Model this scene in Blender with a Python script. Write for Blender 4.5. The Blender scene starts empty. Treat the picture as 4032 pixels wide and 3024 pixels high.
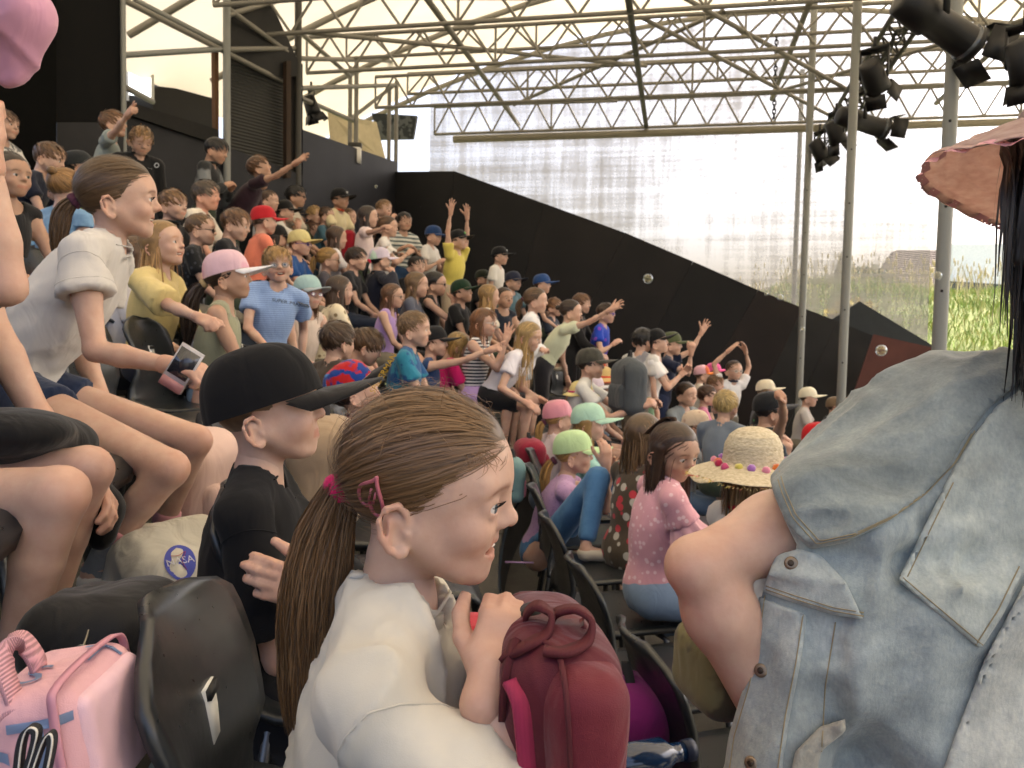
import bpy, math, random
import numpy as np
from mathutils import Vector, Matrix
random.seed(7); np.random.seed(7)
PI = math.pi
SC = bpy.context.scene
COL = SC.collection
# ------------------------------------------------------------------ camera
CAM = np.array((0.0, 0.0, 2.6)); FPX = 3164.0
_p, _r = math.radians(-3.2), math.radians(1.1)
_f = np.array((0, math.cos(_p), math.sin(_p))); _x = np.array((1.0, 0, 0)); _u = np.cross(_x, _f)
CR = _x*math.cos(_r) + _u*math.sin(_r); CU = _u*math.cos(_r) - _x*math.sin(_r); CF = _f
cam = bpy.data.cameras.new('camera'); camo = bpy.data.objects.new('camera', cam); COL.objects.link(camo)
cam.sensor_width = 36; cam.lens = 36*FPX/4032; cam.clip_start = 0.02; cam.clip_end = 2000
m = Matrix(((CR[0], CU[0], -CF[0], CAM[0]), (CR[1], CU[1], -CF[1], CAM[1]), (CR[2], CU[2], -CF[2], CAM[2]), (0, 0, 0, 1)))
camo.matrix_world = m; SC.camera = camo
cam.dof.use_dof = True; cam.dof.focus_distance = 1.05; cam.dof.aperture_fstop = 13.0
def P(px, py, d):
    """a point d metres in front of the camera that the photograph shows at source pixel px,py"""
    return CAM + d*(CF + (px-2016)/FPX*CR + (1512-py)/FPX*CU)
# ------------------------------------------------------------------ light
W = bpy.data.worlds.new('World'); SC.world = W; W.use_nodes = True
nt = W.node_tree; bg = nt.nodes['Background']
sky = nt.nodes.new('ShaderNodeTexSky'); sky.sky_type = 'NISHITA'; sky.sun_disc = False
SUN_EL, SUN_AZ = 52.0, 62.0            # azimuth measured from +y towards +x (the open stage side)
sky.sun_elevation = math.radians(SUN_EL); sky.sun_rotation = math.radians(SUN_AZ)
sky.air_density = .7; sky.dust_density = 9.0; sky.ozone_density = 0.0
nt.links.new(sky.outputs[0], bg.inputs[0]); bg.inputs[1].default_value = 0.15
sl = bpy.data.lights.new('sun', 'SUN'); so = bpy.data.objects.new('sun', sl); COL.objects.link(so)
sl.energy = 1.5; sl.angle = math.radians(12); sl.color = (1.0, 0.975, 0.945)
_a, _e = math.radians(SUN_AZ), math.radians(SUN_EL)
sdir = Vector((math.sin(_a)*math.cos(_e), math.cos(_a)*math.cos(_e), math.sin(_e)))
so.rotation_euler = sdir.to_track_quat('Z', 'Y').to_euler()
SC.view_settings.view_transform = 'Standard'; SC.view_settings.look = 'None'
SC.view_settings.gamma = 1.0; SC.view_settings.use_curve_mapping = False
SC.view_settings.exposure = 2.2
SC.render.engine = 'CYCLES'
SC.cycles.use_denoising = True
SC.cycles.max_bounces = 8; SC.cycles.transparent_max_bounces = 16
SC.cycles.sample_clamp_indirect = 6.0

# ------------------------------------------------------------------ SDF kit
def V3(*a): return np.array(a, dtype=np.float64)
def norm(v): v = np.asarray(v, float); return v/max(1e-9, np.linalg.norm(v))
class Grid:
    def __init__(s, lo, hi, h):
        s.lo = np.asarray(lo, float); s.h = h
        n = np.maximum(2, np.ceil((np.asarray(hi, float)-s.lo)/h).astype(int)+1)
        s.n = n
        s.ax = [(s.lo[i]+h*np.arange(n[i])).astype(np.float32) for i in range(3)]
    def new(s, big=1.0): return np.full(tuple(s.n), big, np.float32)
    def sl(s, lo, hi):
        a = np.clip(np.floor((np.asarray(lo)-s.lo)/s.h).astype(int), 0, s.n); b = np.clip(np.ceil((np.asarray(hi)-s.lo)/s.h).astype(int)+1, 0, s.n)
        return tuple(slice(a[i], b[i]) for i in range(3))
    def xyz(s, sl=None):
        a = s.ax if sl is None else [s.ax[i][sl[i]] for i in range(3)]
        return a[0][:, None, None], a[1][None, :, None], a[2][None, None, :]
def smin(a, b, k):
    if k <= 0: return np.minimum(a, b)
    h = np.maximum(k-np.abs(a-b), 0)/k
    return np.minimum(a, b)-h*h*k*0.25
def smax(a, b, k): return -smin(-a, -b, k)
def d_cap(X, Y, Z, a, b, ra, rb):
    ba = b-a; L = float(ba@ba)+1e-12
    t = np.clip(((X-a[0])*ba[0]+(Y-a[1])*ba[1]+(Z-a[2])*ba[2])/L, 0, 1)
    return np.sqrt((X-a[0]-t*ba[0])**2+(Y-a[1]-t*ba[1])**2+(Z-a[2]-t*ba[2])**2)-(ra+(rb-ra)*t)
def d_ell(X, Y, Z, c, r, R=None):
    x, y, z = X-c[0], Y-c[1], Z-c[2]
    if R is not None: x, y, z = (R[0][i]*x+R[1][i]*y+R[2][i]*z for i in range(3))
    k0 = np.sqrt((x/r[0])**2+(y/r[1])**2+(z/r[2])**2); k1 = np.sqrt((x/r[0]**2)**2+(y/r[1]**2)**2+(z/r[2]**2)**2)
    return k0*(k0-1)/np.maximum(k1, 1e-6)
def d_box(X, Y, Z, c, b, R=None, rr=0.0):
    x, y, z = X-c[0], Y-c[1], Z-c[2]
    if R is not None: x, y, z = (R[0][i]*x+R[1][i]*y+R[2][i]*z for i in range(3))
    qx, qy, qz = np.abs(x)-b[0]+rr, np.abs(y)-b[1]+rr, np.abs(z)-b[2]+rr
    return np.sqrt(np.maximum(qx, 0)**2+np.maximum(qy, 0)**2+np.maximum(qz, 0)**2)+np.minimum(np.maximum(np.maximum(qx, qy), qz), 0)-rr
def cap(a, b, ra, rb=None, k=.02, op='u'): return ('c', np.asarray(a, float), np.asarray(b, float), ra, ra if rb is None else rb, k, op)
def ell(c, r, R=None, k=.02, op='u'): return ('e', np.asarray(c, float), (r, r, r) if np.isscalar(r) else r, R, None, k, op)
def box(c, b, R=None, rr=.0, k=.02, op='u'): return ('b', np.asarray(c, float), b, R, rr, k, op)
def prim_box(p):
    if p[0] == 'c':
        r = max(p[3], p[4]); return np.minimum(p[1], p[2])-r, np.maximum(p[1], p[2])+r
    r = max(p[2])*(1.8 if p[0] == 'b' else 1); return p[1]-r, p[1]+r
def prim_d(p, X, Y, Z):
    if p[0] == 'c': return d_cap(X, Y, Z, p[1], p[2], p[3], p[4])
    if p[0] == 'e': return d_ell(X, Y, Z, p[1], p[2], p[3])
    return d_box(X, Y, Z, p[1], p[2], p[3], p[4])
def evalp(G, prims, F=None, big=1.0, pad=0.0):
    if F is None: F = G.new(big)
    for p in prims:
        lo, hi = prim_box(p); q = p[5]+3*G.h+pad
        s = G.sl(lo-q, hi+q)
        if any(t.stop <= t.start for t in s): continue
        d = prim_d(p, *G.xyz(s))
        F[s] = smin(F[s], d, p[5]) if p[6] == 'u' else smax(F[s], -d, p[5])
    return F
_E = [(0,1),(2,3),(4,5),(6,7),(0,2),(1,3),(4,6),(5,7),(0,4),(1,5),(2,6),(3,7)]
def nets(F, lo, h):
    F = F.copy()
    for ax in range(3):
        s = [slice(None)]*3
        for e in (0, -1):
            s[ax] = e; F[tuple(s)] = np.maximum(F[tuple(s)], h*.5)
    S = F < 0
    n = F.shape
    cs = [(i, j, k) for i in (0, 1) for j in (0, 1) for k in (0, 1)]
    cnt = np.zeros((n[0]-1, n[1]-1, n[2]-1), np.int8)
    for (i, j, k) in cs: cnt += S[i:n[0]-1+i, j:n[1]-1+j, k:n[2]-1+k]
    mask = (cnt > 0) & (cnt < 8)
    idx = np.argwhere(mask)
    if len(idx) == 0: return np.zeros((0, 3)), np.zeros((0, 4), int)
    v = np.stack([F[idx[:, 0]+c[0], idx[:, 1]+c[1], idx[:, 2]+c[2]] for c in cs], 1)
    acc = np.zeros((len(idx), 3)); cn = np.zeros(len(idx))
    C = np.array(cs, float)
    for a, b in _E:
        va, vb = v[:, a], v[:, b]; cr = (va < 0) != (vb < 0)
        t = np.where(cr, va/np.where(cr, va-vb, 1), 0)
        acc += np.where(cr[:, None], C[a]+t[:, None]*(C[b]-C[a]), 0); cn += cr
    verts = lo+h*(idx+acc/cn[:, None])
    vid = np.full(mask.shape, -1, np.int64); vid[mask] = np.arange(len(idx))
    faces = []
    def quads(e, a, b, c, d, flip):
        q = np.stack([vid[tuple(x.T)] for x in (a, b, c, d)], 1)
        q[flip] = q[flip][:, ::-1]; faces.append(q)
    for ax in range(3):
        s0 = [slice(None)]*3; s1 = [slice(None)]*3; s0[ax] = slice(0, -1); s1[ax] = slice(1, None)
        A, B = S[tuple(s0)], S[tuple(s1)]
        e = np.argwhere(A != B)
        o1, o2 = (ax+1) % 3, (ax+2) % 3
        ok = (e[:, o1] > 0) & (e[:, o2] > 0) & (e[:, o1] < n[o1]-1) & (e[:, o2] < n[o2]-1); e = e[ok]
        if len(e) == 0: continue
        a = e.copy(); a[:, o1] -= 1; a[:, o2] -= 1
        b = e.copy(); b[:, o2] -= 1
        d = e.copy(); d[:, o1] -= 1
        quads(e, a, b, e, d, ~A[tuple(e.T)])
    return verts, np.concatenate(faces)
def vnoise(p, seed=0):
    """smooth value noise on points (n,3)"""
    p = np.asarray(p, float); i = np.floor(p).astype(np.int64); f = p-i; f = f*f*(3-2*f)
    def hsh(a):
        h = (a[:, 0]*374761393+a[:, 1]*668265263+a[:, 2]*2147483647+seed*974634777) & 0xffffffff
        h = ((h ^ (h >> 13))*1274126177) & 0xffffffff
        return ((h ^ (h >> 16)) & 0xffff)/32767.5-1
    r = 0
    for dx in (0, 1):
        for dy in (0, 1):
            for dz in (0, 1):
                w = (f[:, 0] if dx else 1-f[:, 0])*(f[:, 1] if dy else 1-f[:, 1])*(f[:, 2] if dz else 1-f[:, 2])
                r = r+w*hsh(i+np.array((dx, dy, dz)))
    return r
# ------------------------------------------------------------------ meshes and objects
class Geo:
    """verts / faces (quads or tris, -1 pads a tri) / per-vertex tint, joined piece by piece"""
    def __init__(s): s.v = []; s.f = []; s.c = []; s.n = 0
    def add(s, v, f, c=(1, 1, 1)):
        v = np.asarray(v, float); f = np.asarray(f, int)
        if len(v) == 0: return s
        if f.shape[1] == 3: f = np.concatenate([f, -np.ones((len(f), 1), int)], 1)
        c = np.asarray(c, float)
        if c.ndim == 1: c = np.tile(c, (len(v), 1))
        s.v.append(v); s.f.append(np.where(f < 0, -1, f+s.n)); s.c.append(c); s.n += len(v); return s
    def arr(s): return np.concatenate(s.v), np.concatenate(s.f), np.concatenate(s.c)
def mk_mesh(name, v, f, c=None, smooth=True):
    me = bpy.data.meshes.new(name)
    v = np.asarray(v, float); f = np.asarray(f, int)
    if f.ndim == 2 and f.shape[1] == 3: f = np.concatenate([f, -np.ones((len(f), 1), int)], 1)
    tri = f[:, 3] < 0
    cnt = np.where(tri, 3, 4); st = np.concatenate([[0], np.cumsum(cnt)[:-1]])
    flat = f.ravel(); flat = flat[flat >= 0]
    me.vertices.add(len(v)); me.vertices.foreach_set('co', v.astype(np.float32).ravel())
    me.loops.add(len(flat)); me.loops.foreach_set('vertex_index', flat.astype(np.int32))
    me.polygons.add(len(f)); me.polygons.foreach_set('loop_start', st.astype(np.int32)); me.polygons.foreach_set('loop_total', cnt.astype(np.int32))
    me.update(calc_edges=True); me.validate()
    if smooth: me.polygons.foreach_set('use_smooth', np.ones(len(me.polygons), bool))
    if len(me.vertices) == len(v):
        if c is None: c = 1.0
        a = me.attributes.new('Tint', 'FLOAT_COLOR', 'POINT')
        cc = np.ones((len(v), 4), np.float32); cc[:, :3] = c; a.data.foreach_set('color', cc.ravel())
    return me
def tintall(me):
    a = me.attributes.new('Tint', 'FLOAT_COLOR', 'POINT'); a.data.foreach_set('color', np.ones(len(me.vertices)*4, np.float32))
def link(name, me, mat=None, parent=None, label=None, cat=None, group=None, kind=None, mw=None):
    o = bpy.data.objects.new(name, me); COL.objects.link(o)
    if mat is not None and me is not None and not me.materials: me.materials.append(mat)
    if parent is not None: o.parent = parent
    if mw is not None: o.matrix_world = mw
    if label: o['label'] = label
    if cat: o['category'] = cat
    if group: o['group'] = group
    if kind: o['kind'] = kind
    return o
def obj(name, geo, mat, parent=None, smooth=True, **kw):
    v, f, c = geo.arr()
    return link(name, mk_mesh(name, v, f, c, smooth), mat, parent, **kw)
def empty(name, label, cat, group=None, loc=(0, 0, 0), rz=0, kind=None):
    o = bpy.data.objects.new(name, None); COL.objects.link(o); o.location = loc; o.rotation_euler = (0, 0, rz); o.empty_display_size = .05
    o['label'] = label; o['category'] = cat
    if group: o['group'] = group
    if kind: o['kind'] = kind
    return o
def boxg(c, b, R=None):
    """box verts/faces: centre, half sizes, 3x3 rotation (columns = axes)"""
    s = np.array([(x, y, z) for x in (-1, 1) for y in (-1, 1) for z in (-1, 1)], float)*np.asarray(b)
    if R is not None: s = s@np.asarray(R).T
    return s+np.asarray(c), np.array([(0, 1, 3, 2), (4, 6, 7, 5), (0, 4, 5, 1), (2, 3, 7, 6), (0, 2, 6, 4), (1, 5, 7, 3)])
def frame(d, up=(0, 0, 1)):
    d = norm(d); up = np.asarray(up, float)
    if abs(d@norm(up)) > .98: up = V3(1, 0, 0)
    s = norm(np.cross(up, d)); return np.stack([d, s, np.cross(d, s)], 1)   # columns: along, side, up
def tubeg(pts, r, n=8, capend=True, flat=None):
    """tube along points; r scalar or list; flat=(wide,thin) multiplies the section"""
    pts = np.asarray(pts, float); m = len(pts); r = np.full(m, r) if np.isscalar(r) else np.asarray(r)
    vs = []; up = V3(0, 0, 1); prev = None
    for i in range(m):
        d = pts[min(i+1, m-1)]-pts[max(i-1, 0)]
        if prev is None: Fm = frame(d)
        else:
            d = norm(d); s = prev-d*(prev@d); s = norm(s); Fm = np.stack([d, s, np.cross(d, s)], 1)
        prev = Fm[:, 1]
        a = np.arange(n)*2*PI/n; fl = flat or (1, 1)
        vs.append(pts[i]+r[i]*(np.outer(np.cos(a)*fl[0], Fm[:, 1])+np.outer(np.sin(a)*fl[1], Fm[:, 2])))
    v = np.concatenate(vs); f = []
    for i in range(m-1):
        for j in range(n): f.append((i*n+j, i*n+(j+1) % n, (i+1)*n+(j+1) % n, (i+1)*n+j))
    if capend:
        v = np.concatenate([v, pts[:1], pts[-1:]]); a, b = m*n, m*n+1
        for j in range(n): f.append((a, (j+1) % n, j, -1)); f.append((b, (m-1)*n+j, (m-1)*n+(j+1) % n, -1))
    return v, np.array(f)
def sphg(c, r, n=12, m=8):
    th = np.arange(n)*2*PI/n; v = []; f = []
    for i in range(1, m):
        p = PI*i/m; v.append(np.stack([np.sin(p)*np.cos(th), np.sin(p)*np.sin(th), np.full(n, np.cos(p))], 1))
    v = np.concatenate(v+[np.array([(0, 0, 1.), (0, 0, -1.)])])
    for i in range(m-2):
        for j in range(n): f.append((i*n+j, (i+1)*n+j, (i+1)*n+(j+1) % n, i*n+(j+1) % n))
    t = (m-1)*n
    for j in range(n): f.append((t, j, (j+1) % n, -1)); f.append((t+1, (m-2)*n+(j+1) % n, (m-2)*n+j, -1))
    return v*np.asarray(r)+np.asarray(c), np.array(f)
# ------------------------------------------------------------------ materials
MATS = {}
def node_mat(name):
    M = bpy.data.materials.new(name); M.use_nodes = True; t = M.node_tree
    return M, t, t.nodes['Principled BSDF']
def N(t, kind, **kw):
    n = t.nodes.new(kind)
    for k, v in kw.items():
        if k.startswith('i_'):
            key = k[2:]; key = int(key) if key.isdigit() else key.replace('_', ' ')
            n.inputs[key].default_value = v
        else: setattr(n, k, v)
    return n
def srgb(h):
    """'#rrggbb' seen in a photograph -> linear colour"""
    if not isinstance(h, str): return h
    c = [int(h[i:i+2], 16)/255 for i in (1, 3, 5)]
    return tuple(x/12.92 if x <= .04045 else ((x+.055)/1.055)**2.4 for x in c)
def L4(c): return (c[0], c[1], c[2], 1)
def ramp(t, stops, interp='LINEAR'):
    n = t.nodes.new('ShaderNodeValToRGB'); r = n.color_ramp; r.interpolation = interp
    while len(r.elements) < len(stops): r.elements.new(.5)
    for e, (p, c) in zip(r.elements, stops): e.position = p; e.color = L4(c) if len(c) == 3 else c
    return n
def mul(t, a, b, mode='MULTIPLY', fac=1.0):
    n = t.nodes.new('ShaderNodeMix'); n.data_type = 'RGBA'; n.blend_type = mode
    if isinstance(fac, (int, float)): n.inputs[0].default_value = fac
    else: t.links.new(fac, n.inputs[0])
    for s, i in ((a, 6), (b, 7)):
        if isinstance(s, tuple): n.inputs[i].default_value = L4(s)
        else: t.links.new(s, n.inputs[i])
    return n.outputs[2]
def bump(t, h, dist, strength=1.0):
    b = t.nodes.new('ShaderNodeBump'); b.inputs['Distance'].default_value = dist; b.inputs['Strength'].default_value = strength
    t.links.new(h, b.inputs['Height']); return b.outputs[0]
def tex(t, scale, kind='noise', stretch=None, detail=3.0, coord='Object', **kw):
    tc = t.nodes.new('ShaderNodeTexCoord'); src = tc.outputs[coord]
    if stretch is not None:
        mp = t.nodes.new('ShaderNodeMapping'); mp.inputs['Scale'].default_value = stretch; t.links.new(src, mp.inputs[0]); src = mp.outputs[0]
    n = t.nodes.new({'noise': 'ShaderNodeTexNoise', 'voro': 'ShaderNodeTexVoronoi', 'wave': 'ShaderNodeTexWave', 'magic': 'ShaderNodeTexMagic'}[kind])
    n.inputs['Scale'].default_value = scale
    if 'Detail' in n.inputs: n.inputs['Detail'].default_value = detail if kind != 'voro' else 0.0
    for k, v in kw.items():
        if k in n.inputs: n.inputs[k].default_value = v
        else: setattr(n, k, v)
    t.links.new(src, n.inputs['Vector']); return n
def tint(t):
    a = t.nodes.new('ShaderNodeAttribute'); a.attribute_name = 'Tint'; return a.outputs['Color']
def skin(tone, sss=True):
    key = ('skin', tone, sss)
    if key in MATS: return MATS[key]
    M, t, b = node_mat('skin')
    n = tex(t, 16, detail=7, Roughness=.62); n2 = tex(t, 160, detail=2)
    r = ramp(t, [(.3, (.88, .78, .74)), (.7, (1.05, 1.04, 1.03))]); t.links.new(n.outputs[0], r.inputs[0])
    c = mul(t, mul(t, tone, r.outputs[0]), tint(t))
    t.links.new(c, b.inputs['Base Color']); b.inputs['Roughness'].default_value = .48
    b.inputs['Subsurface Weight'].default_value = .18 if sss else 0; b.inputs['Subsurface Radius'].default_value = (1, .35, .2); b.inputs['Subsurface Scale'].default_value = .008
    b.inputs['Specular IOR Level'].default_value = .35
    t.links.new(bump(t, n2.outputs[0], .0006, .35), b.inputs['Normal'])
    MATS[key] = M; return M
def cloth(color, pat=None, c2=(1, 1, 1), scale=1.0, rough=.85, wr=.5, c3=None, sheen=.15):
    """woven fabric; pat: None / 'stripe' / 'vstripe' / 'floral' / 'dots' / 'camo' / 'denim' / 'panel'"""
    color = srgb(color); c2 = srgb(c2); c3 = srgb(c3) if c3 else c2
    key = ('cloth', color, pat, c2, c3, scale, rough, wr)
    if key in MATS: return MATS[key]
    M, t, b = node_mat('fabric')
    mot = tex(t, 7, detail=6); r = ramp(t, [(.25, (.86, .86, .86)), (.75, (1.06, 1.06, 1.06))]); t.links.new(mot.outputs[0], r.inputs[0])
    base = mul(t, tint(t), color)
    if pat in ('stripe', 'vstripe'):
        w = tex(t, scale, 'wave', detail=0, bands_direction='Z' if pat == 'stripe' else 'X', Distortion=.25)
        q = ramp(t, [(.5, (0, 0, 0)), (.56, (1, 1, 1))]); t.links.new(w.outputs[1], q.inputs[0]); base = mul(t, base, c2, 'MIX', q.outputs[0])
    elif pat in ('floral', 'dots', 'camo'):
        vo = tex(t, scale, 'voro'); q = ramp(t, [(.40 if pat == 'floral' else .26, (1, 1, 1)), (.46 if pat == 'floral' else .32, (0, 0, 0))]); t.links.new(vo.outputs['Distance'], q.inputs[0])
        if pat == 'camo': q = ramp(t, [(.48, (0, 0, 0)), (.52, (1, 1, 1))]); t.links.new(tex(t, scale, detail=3).outputs[0], q.inputs[0])
        pc = ramp(t, [(0, c2), (.5, c2), (.52, c3), (1, c3)], 'CONSTANT'); sp = N(t, 'ShaderNodeSeparateColor'); t.links.new(vo.outputs['Color'], sp.inputs[0]); t.links.new(sp.outputs[0], pc.inputs[0])
        base = mul(t, base, pc.outputs[0], 'MIX', q.outputs[0])
    elif pat == 'denim':
        q = ramp(t, [(.36, c2), (.62, (1, 1, 1))]); t.links.new(tex(t, 14*scale, detail=8, Roughness=.65).outputs[0], q.inputs[0]); base = mul(t, base, q.outputs[0])
    base = mul(t, base, r.outputs[0])
    t.links.new(base, b.inputs['Base Color']); b.inputs['Roughness'].default_value = rough
    b.inputs['Sheen Weight'].default_value = sheen; b.inputs['Specular IOR Level'].default_value = .2
    fold = tex(t, 13, detail=2, stretch=(1, 1, .5), Distortion=1.6, Roughness=.4); wv = tex(t, 900, detail=0)
    h = N(t, 'ShaderNodeMath', operation='MULTIPLY_ADD'); h.inputs[1].default_value = .035; t.links.new(wv.outputs[0], h.inputs[0]); t.links.new(fold.outputs[0], h.inputs[2])
    t.links.new(bump(t, h.outputs[0], .016*wr, .75), b.inputs['Normal'])
    MATS[key] = M; return M
def plain(color, rough=.5, metal=0.0, spec=.4, grain=None, name='coat'):
    color = srgb(color); key = ('plain', color, rough, metal, spec, grain)
    if key in MATS: return MATS[key]
    M, t, b = node_mat(name)
    n = tex(t, grain or 25, detail=5); r = ramp(t, [(.3, (.88, .88, .88)), (.7, (1.06, 1.06, 1.06))]); t.links.new(n.outputs[0], r.inputs[0])
    t.links.new(mul(t, mul(t, color, r.outputs[0]), tint(t)), b.inputs['Base Color']); b.inputs['Metallic'].default_value = metal; b.inputs['Specular IOR Level'].default_value = spec
    q = N(t, 'ShaderNodeMapRange'); q.inputs[3].default_value = max(.02, rough-.08); q.inputs[4].default_value = min(1, rough+.1); t.links.new(n.outputs[0], q.inputs[0]); t.links.new(q.outputs[0], b.inputs['Roughness'])
    MATS[key] = M; return M
def hairmat(color):
    color = srgb(color); key = ('hair', color)
    if key in MATS: return MATS[key]
    M, t, b = node_mat('hair')
    t.links.new(mul(t, tint(t), color), b.inputs['Base Color']); b.inputs['Roughness'].default_value = .42; b.inputs['Specular IOR Level'].default_value = .45
    b.inputs['Sheen Weight'].default_value = .1
    MATS[key] = M; return M
def eyemat(iris):
    iris = srgb(iris); key = ('eye', iris)
    if key in MATS: return MATS[key]
    M, t, b = node_mat('eye'); t.links.new(mul(t, tint(t), (1, 1, 1)), b.inputs['Base Color']); b.inputs['Roughness'].default_value = .08; b.inputs['Specular IOR Level'].default_value = .6
    MATS[key] = M; return M
def glass(color=(1, 1, 1), rough=.02, name='glass', alpha=.15):
    key = ('glass', color, alpha)
    if key in MATS: return MATS[key]
    M, t, b = node_mat(name); t.nodes.remove(b); o = t.nodes['Material Output']
    tr = N(t, 'ShaderNodeBsdfTransparent'); tr.inputs[0].default_value = L4(color); g = N(t, 'ShaderNodeBsdfGlossy'); g.inputs['Roughness'].default_value = rough
    fr = N(t, 'ShaderNodeFresnel'); fr.inputs[0].default_value = 1.45; mx = N(t, 'ShaderNodeMixShader')
    ad = N(t, 'ShaderNodeMath', operation='ADD'); ad.inputs[1].default_value = alpha*.3; t.links.new(fr.outputs[0], ad.inputs[0])
    t.links.new(ad.outputs[0], mx.inputs[0]); t.links.new(tr.outputs[0], mx.inputs[1]); t.links.new(g.outputs[0], mx.inputs[2]); t.links.new(mx.outputs[0], o.inputs[0])
    MATS[key] = M; return M
# ------------------------------------------------------------------ heads (template: face +X, left +Y, up +Z, chin -0.5, crown +0.5)
def head_prims(mouth='closed', fine=True):
    jo = .03 if mouth == 'open' else 0.0
    p = [ell((-.06, 0, .10), (.435, .355, .375), k=.05), ell((.10, 0, -.10), (.27, .285, .36), k=.16),
         ell((.155, 0, .11), (.235, .27, .255), k=.12), cap((-.12, 0, -.2), (-.19, 0, -.95), .185, .20, k=.12),
         cap((.21, .10, -.40), (-.03, .265, -.22), .08, .06, k=.14), cap((.21, -.10, -.40), (-.03, -.265, -.22), .08, .06, k=.14),
         ell((.278, 0, -.42-jo*.6), (.072, .085, .07), k=.09)]
    for s in (1, -1):
        p += [ell((.235 if mouth != 'closed' else .23, s*.168, -.185 if mouth != 'closed' else -.19), (.13, .118, .11 if mouth != 'closed' else .12), k=.08 if mouth != 'closed' else .10),                        # cheek
              ell((.305, s*.12, .065), (.05, .12, .04), k=.10)]                          # brow
    p += [ell((.43, s*.15, -.04), (.085, .08, .055), k=.09, op='s') for s in (1, -1)]
    p += [cap((.350, 0, .0), (.414, 0, -.112), .032, .040, k=.07), ell((.430, 0, -.126), (.046, .052, .043), k=.04)]
    for s in (1, -1):
        p += [ell((.392, s*.05, -.148), (.038, .034, .032), k=.03)]
        p += [ell((.312, s*.148, -.048), (.074, .09, .074), k=.03)]                      # lids
    p += [ell((.305 if mouth != 'open' else .292, 0, -.285), (.082, .13, .095), k=.08)]                                 # muzzle
    sm = .04 if mouth in ('smile', 'open') else 0.006
    if fine:
        for s in (1, -1):
            p += [ell((.418, s*.03, -.178), (.03, .017, .016), k=.014, op='s'),               # nostrils
                  ell((.375, s*.152, -.049), (.060, .068, .0245), k=.010, op='s')]            # lid opening
    else:
        for s in (1, -1): p += [ell((.405, s*.15, -.05), (.05, .06, .022), k=.03, op='s')]
    for s in (1, -1):
        cw, cx_ = {'closed': (.112, .31), 'smile': (.135, .292), 'open': (.145, .268)}[mouth]; ux = .378 if mouth != 'open' else .364
        p += [cap((ux, s*.02, -.262), (cx_, s*cw, -.286+sm), .018, .009, k=.022),    # upper lip
              cap((ux-.006 if mouth != 'open' else ux-.024, 0, -.322 if mouth != 'open' else -.352), (cx_, s*cw*.95, -.296+sm), .022, .009, k=.022)]
    if mouth == 'closed': p += [cap((.395, s*.10, -.288), (.412, 0, -.294), .005, .007, k=.012, op='s') for s in (1, -1)]
    elif mouth == 'smile': p += [cap((.355, s*.108, -.262), (.392, 0, -.292), .007, .013, k=.010, op='s') for s in (1, -1)]
    else: p += [ell((.35, 0, -.296), (.10, .128, .033), k=.012, op='s')]
    for s in (1, -1):                                                                        # ears
        R = np.array(Matrix.Rotation(s*math.radians(-24), 3, 'Z') @ Matrix.Rotation(math.radians(-14), 3, 'Y'))
        c = V3(-.10, s*.36, -.19)
        def q(x, y, z, c=c, R=R, s=s): return c+R@V3(x, s*y, z)
        p += [ell(q(.005, -.022, -.005), (.075, .042, .125), R, k=.03)]
        rim = [(.06, -.005, .02), (.06, .018, .085), (.025, .03, .135), (-.035, .034, .13), (-.078, .034, .07), (-.082, .03, -.01), (-.05, .022, -.085), (-.01, .012, -.125), (.03, .004, -.115)]
        for a, b in zip(rim[:-1], rim[1:]): p += [cap(q(*a), q(*b), .019, .019, k=.010)]
        p += [ell(q(.002, .034, -.025), (.036, .034, .058), R, k=.02, op='s'), ell(q(-.052, .036, .06), (.014, .02, .05), R, k=.012, op='s')]
        p += [cap(q(-.028, .016, .07), q(-.045, .018, -.04), .013, .012, k=.015), ell(q(.05, .012, -.03), (.017, .016, .022), R, k=.012), ell(q(.015, .006, -.118), (.034, .019, .03), R, k=.02)]
    return p
def head_tint(v, mouth, brow=(.28, .2, .15)):
    x, y, z = v.T; ay = np.abs(y); c = np.ones((len(v), 3))
    def blend(w, col):
        w = np.clip(w, 0, 1)[:, None]; c[:] = c*(1-w)+np.asarray(col)*c*w
    g = lambda cx, cy, cz, r: np.exp(-(((x-cx)/r)**2+((ay-cy)/r)**2+((z-cz)/r)**2))
    blend(g(.27, .19, -.2, .11)*.38, (1.0, .76, .70)); blend(g(.46, 0, -.14, .06)*.3, (1, .8, .75))
    blend(np.clip((ay-.36)/.04, 0, 1)*(x < .0)*.38, (1, .76, .68))
    sm = .034 if mouth != 'closed' else 0; lc = -.293+sm*(ay/.1)**2-(.012 if mouth == 'open' else 0)
    lip = (x > .30)*np.clip(1.3-(np.abs(z-lc)/(.04 if mouth != 'open' else .062))**2*1.1, 0, 1)*np.clip((.13-ay)/.02, 0, 1)
    blend(np.clip(lip*1.3, 0, 1)*.75, (.92, .60, .56))
    if mouth != 'closed': blend((x > .2)*(x < .335)*(np.abs(z-lc) < .025)*(ay < .06)*1.0, (.35, .12, .1))
    zb = .066-(np.maximum(ay-.13, 0)/.11)**2*.035-np.maximum(.10-ay, 0)*.15
    bw = (x > .2)*np.exp(-((z-zb)/.014)**2)*np.clip((ay-.055)/.02, 0, 1)*np.clip((.25-ay)/.03, 0, 1)
    blend(bw*.7, brow)
    ld = (x > .26)*np.exp(-((z+.028+((ay-.15)/.07)**2*.018)/.008)**2)*np.clip(1-((ay-.15)/.07)**2, 0, 1)
    blend(ld*.75, (.35, .27, .24))
    return c
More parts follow.
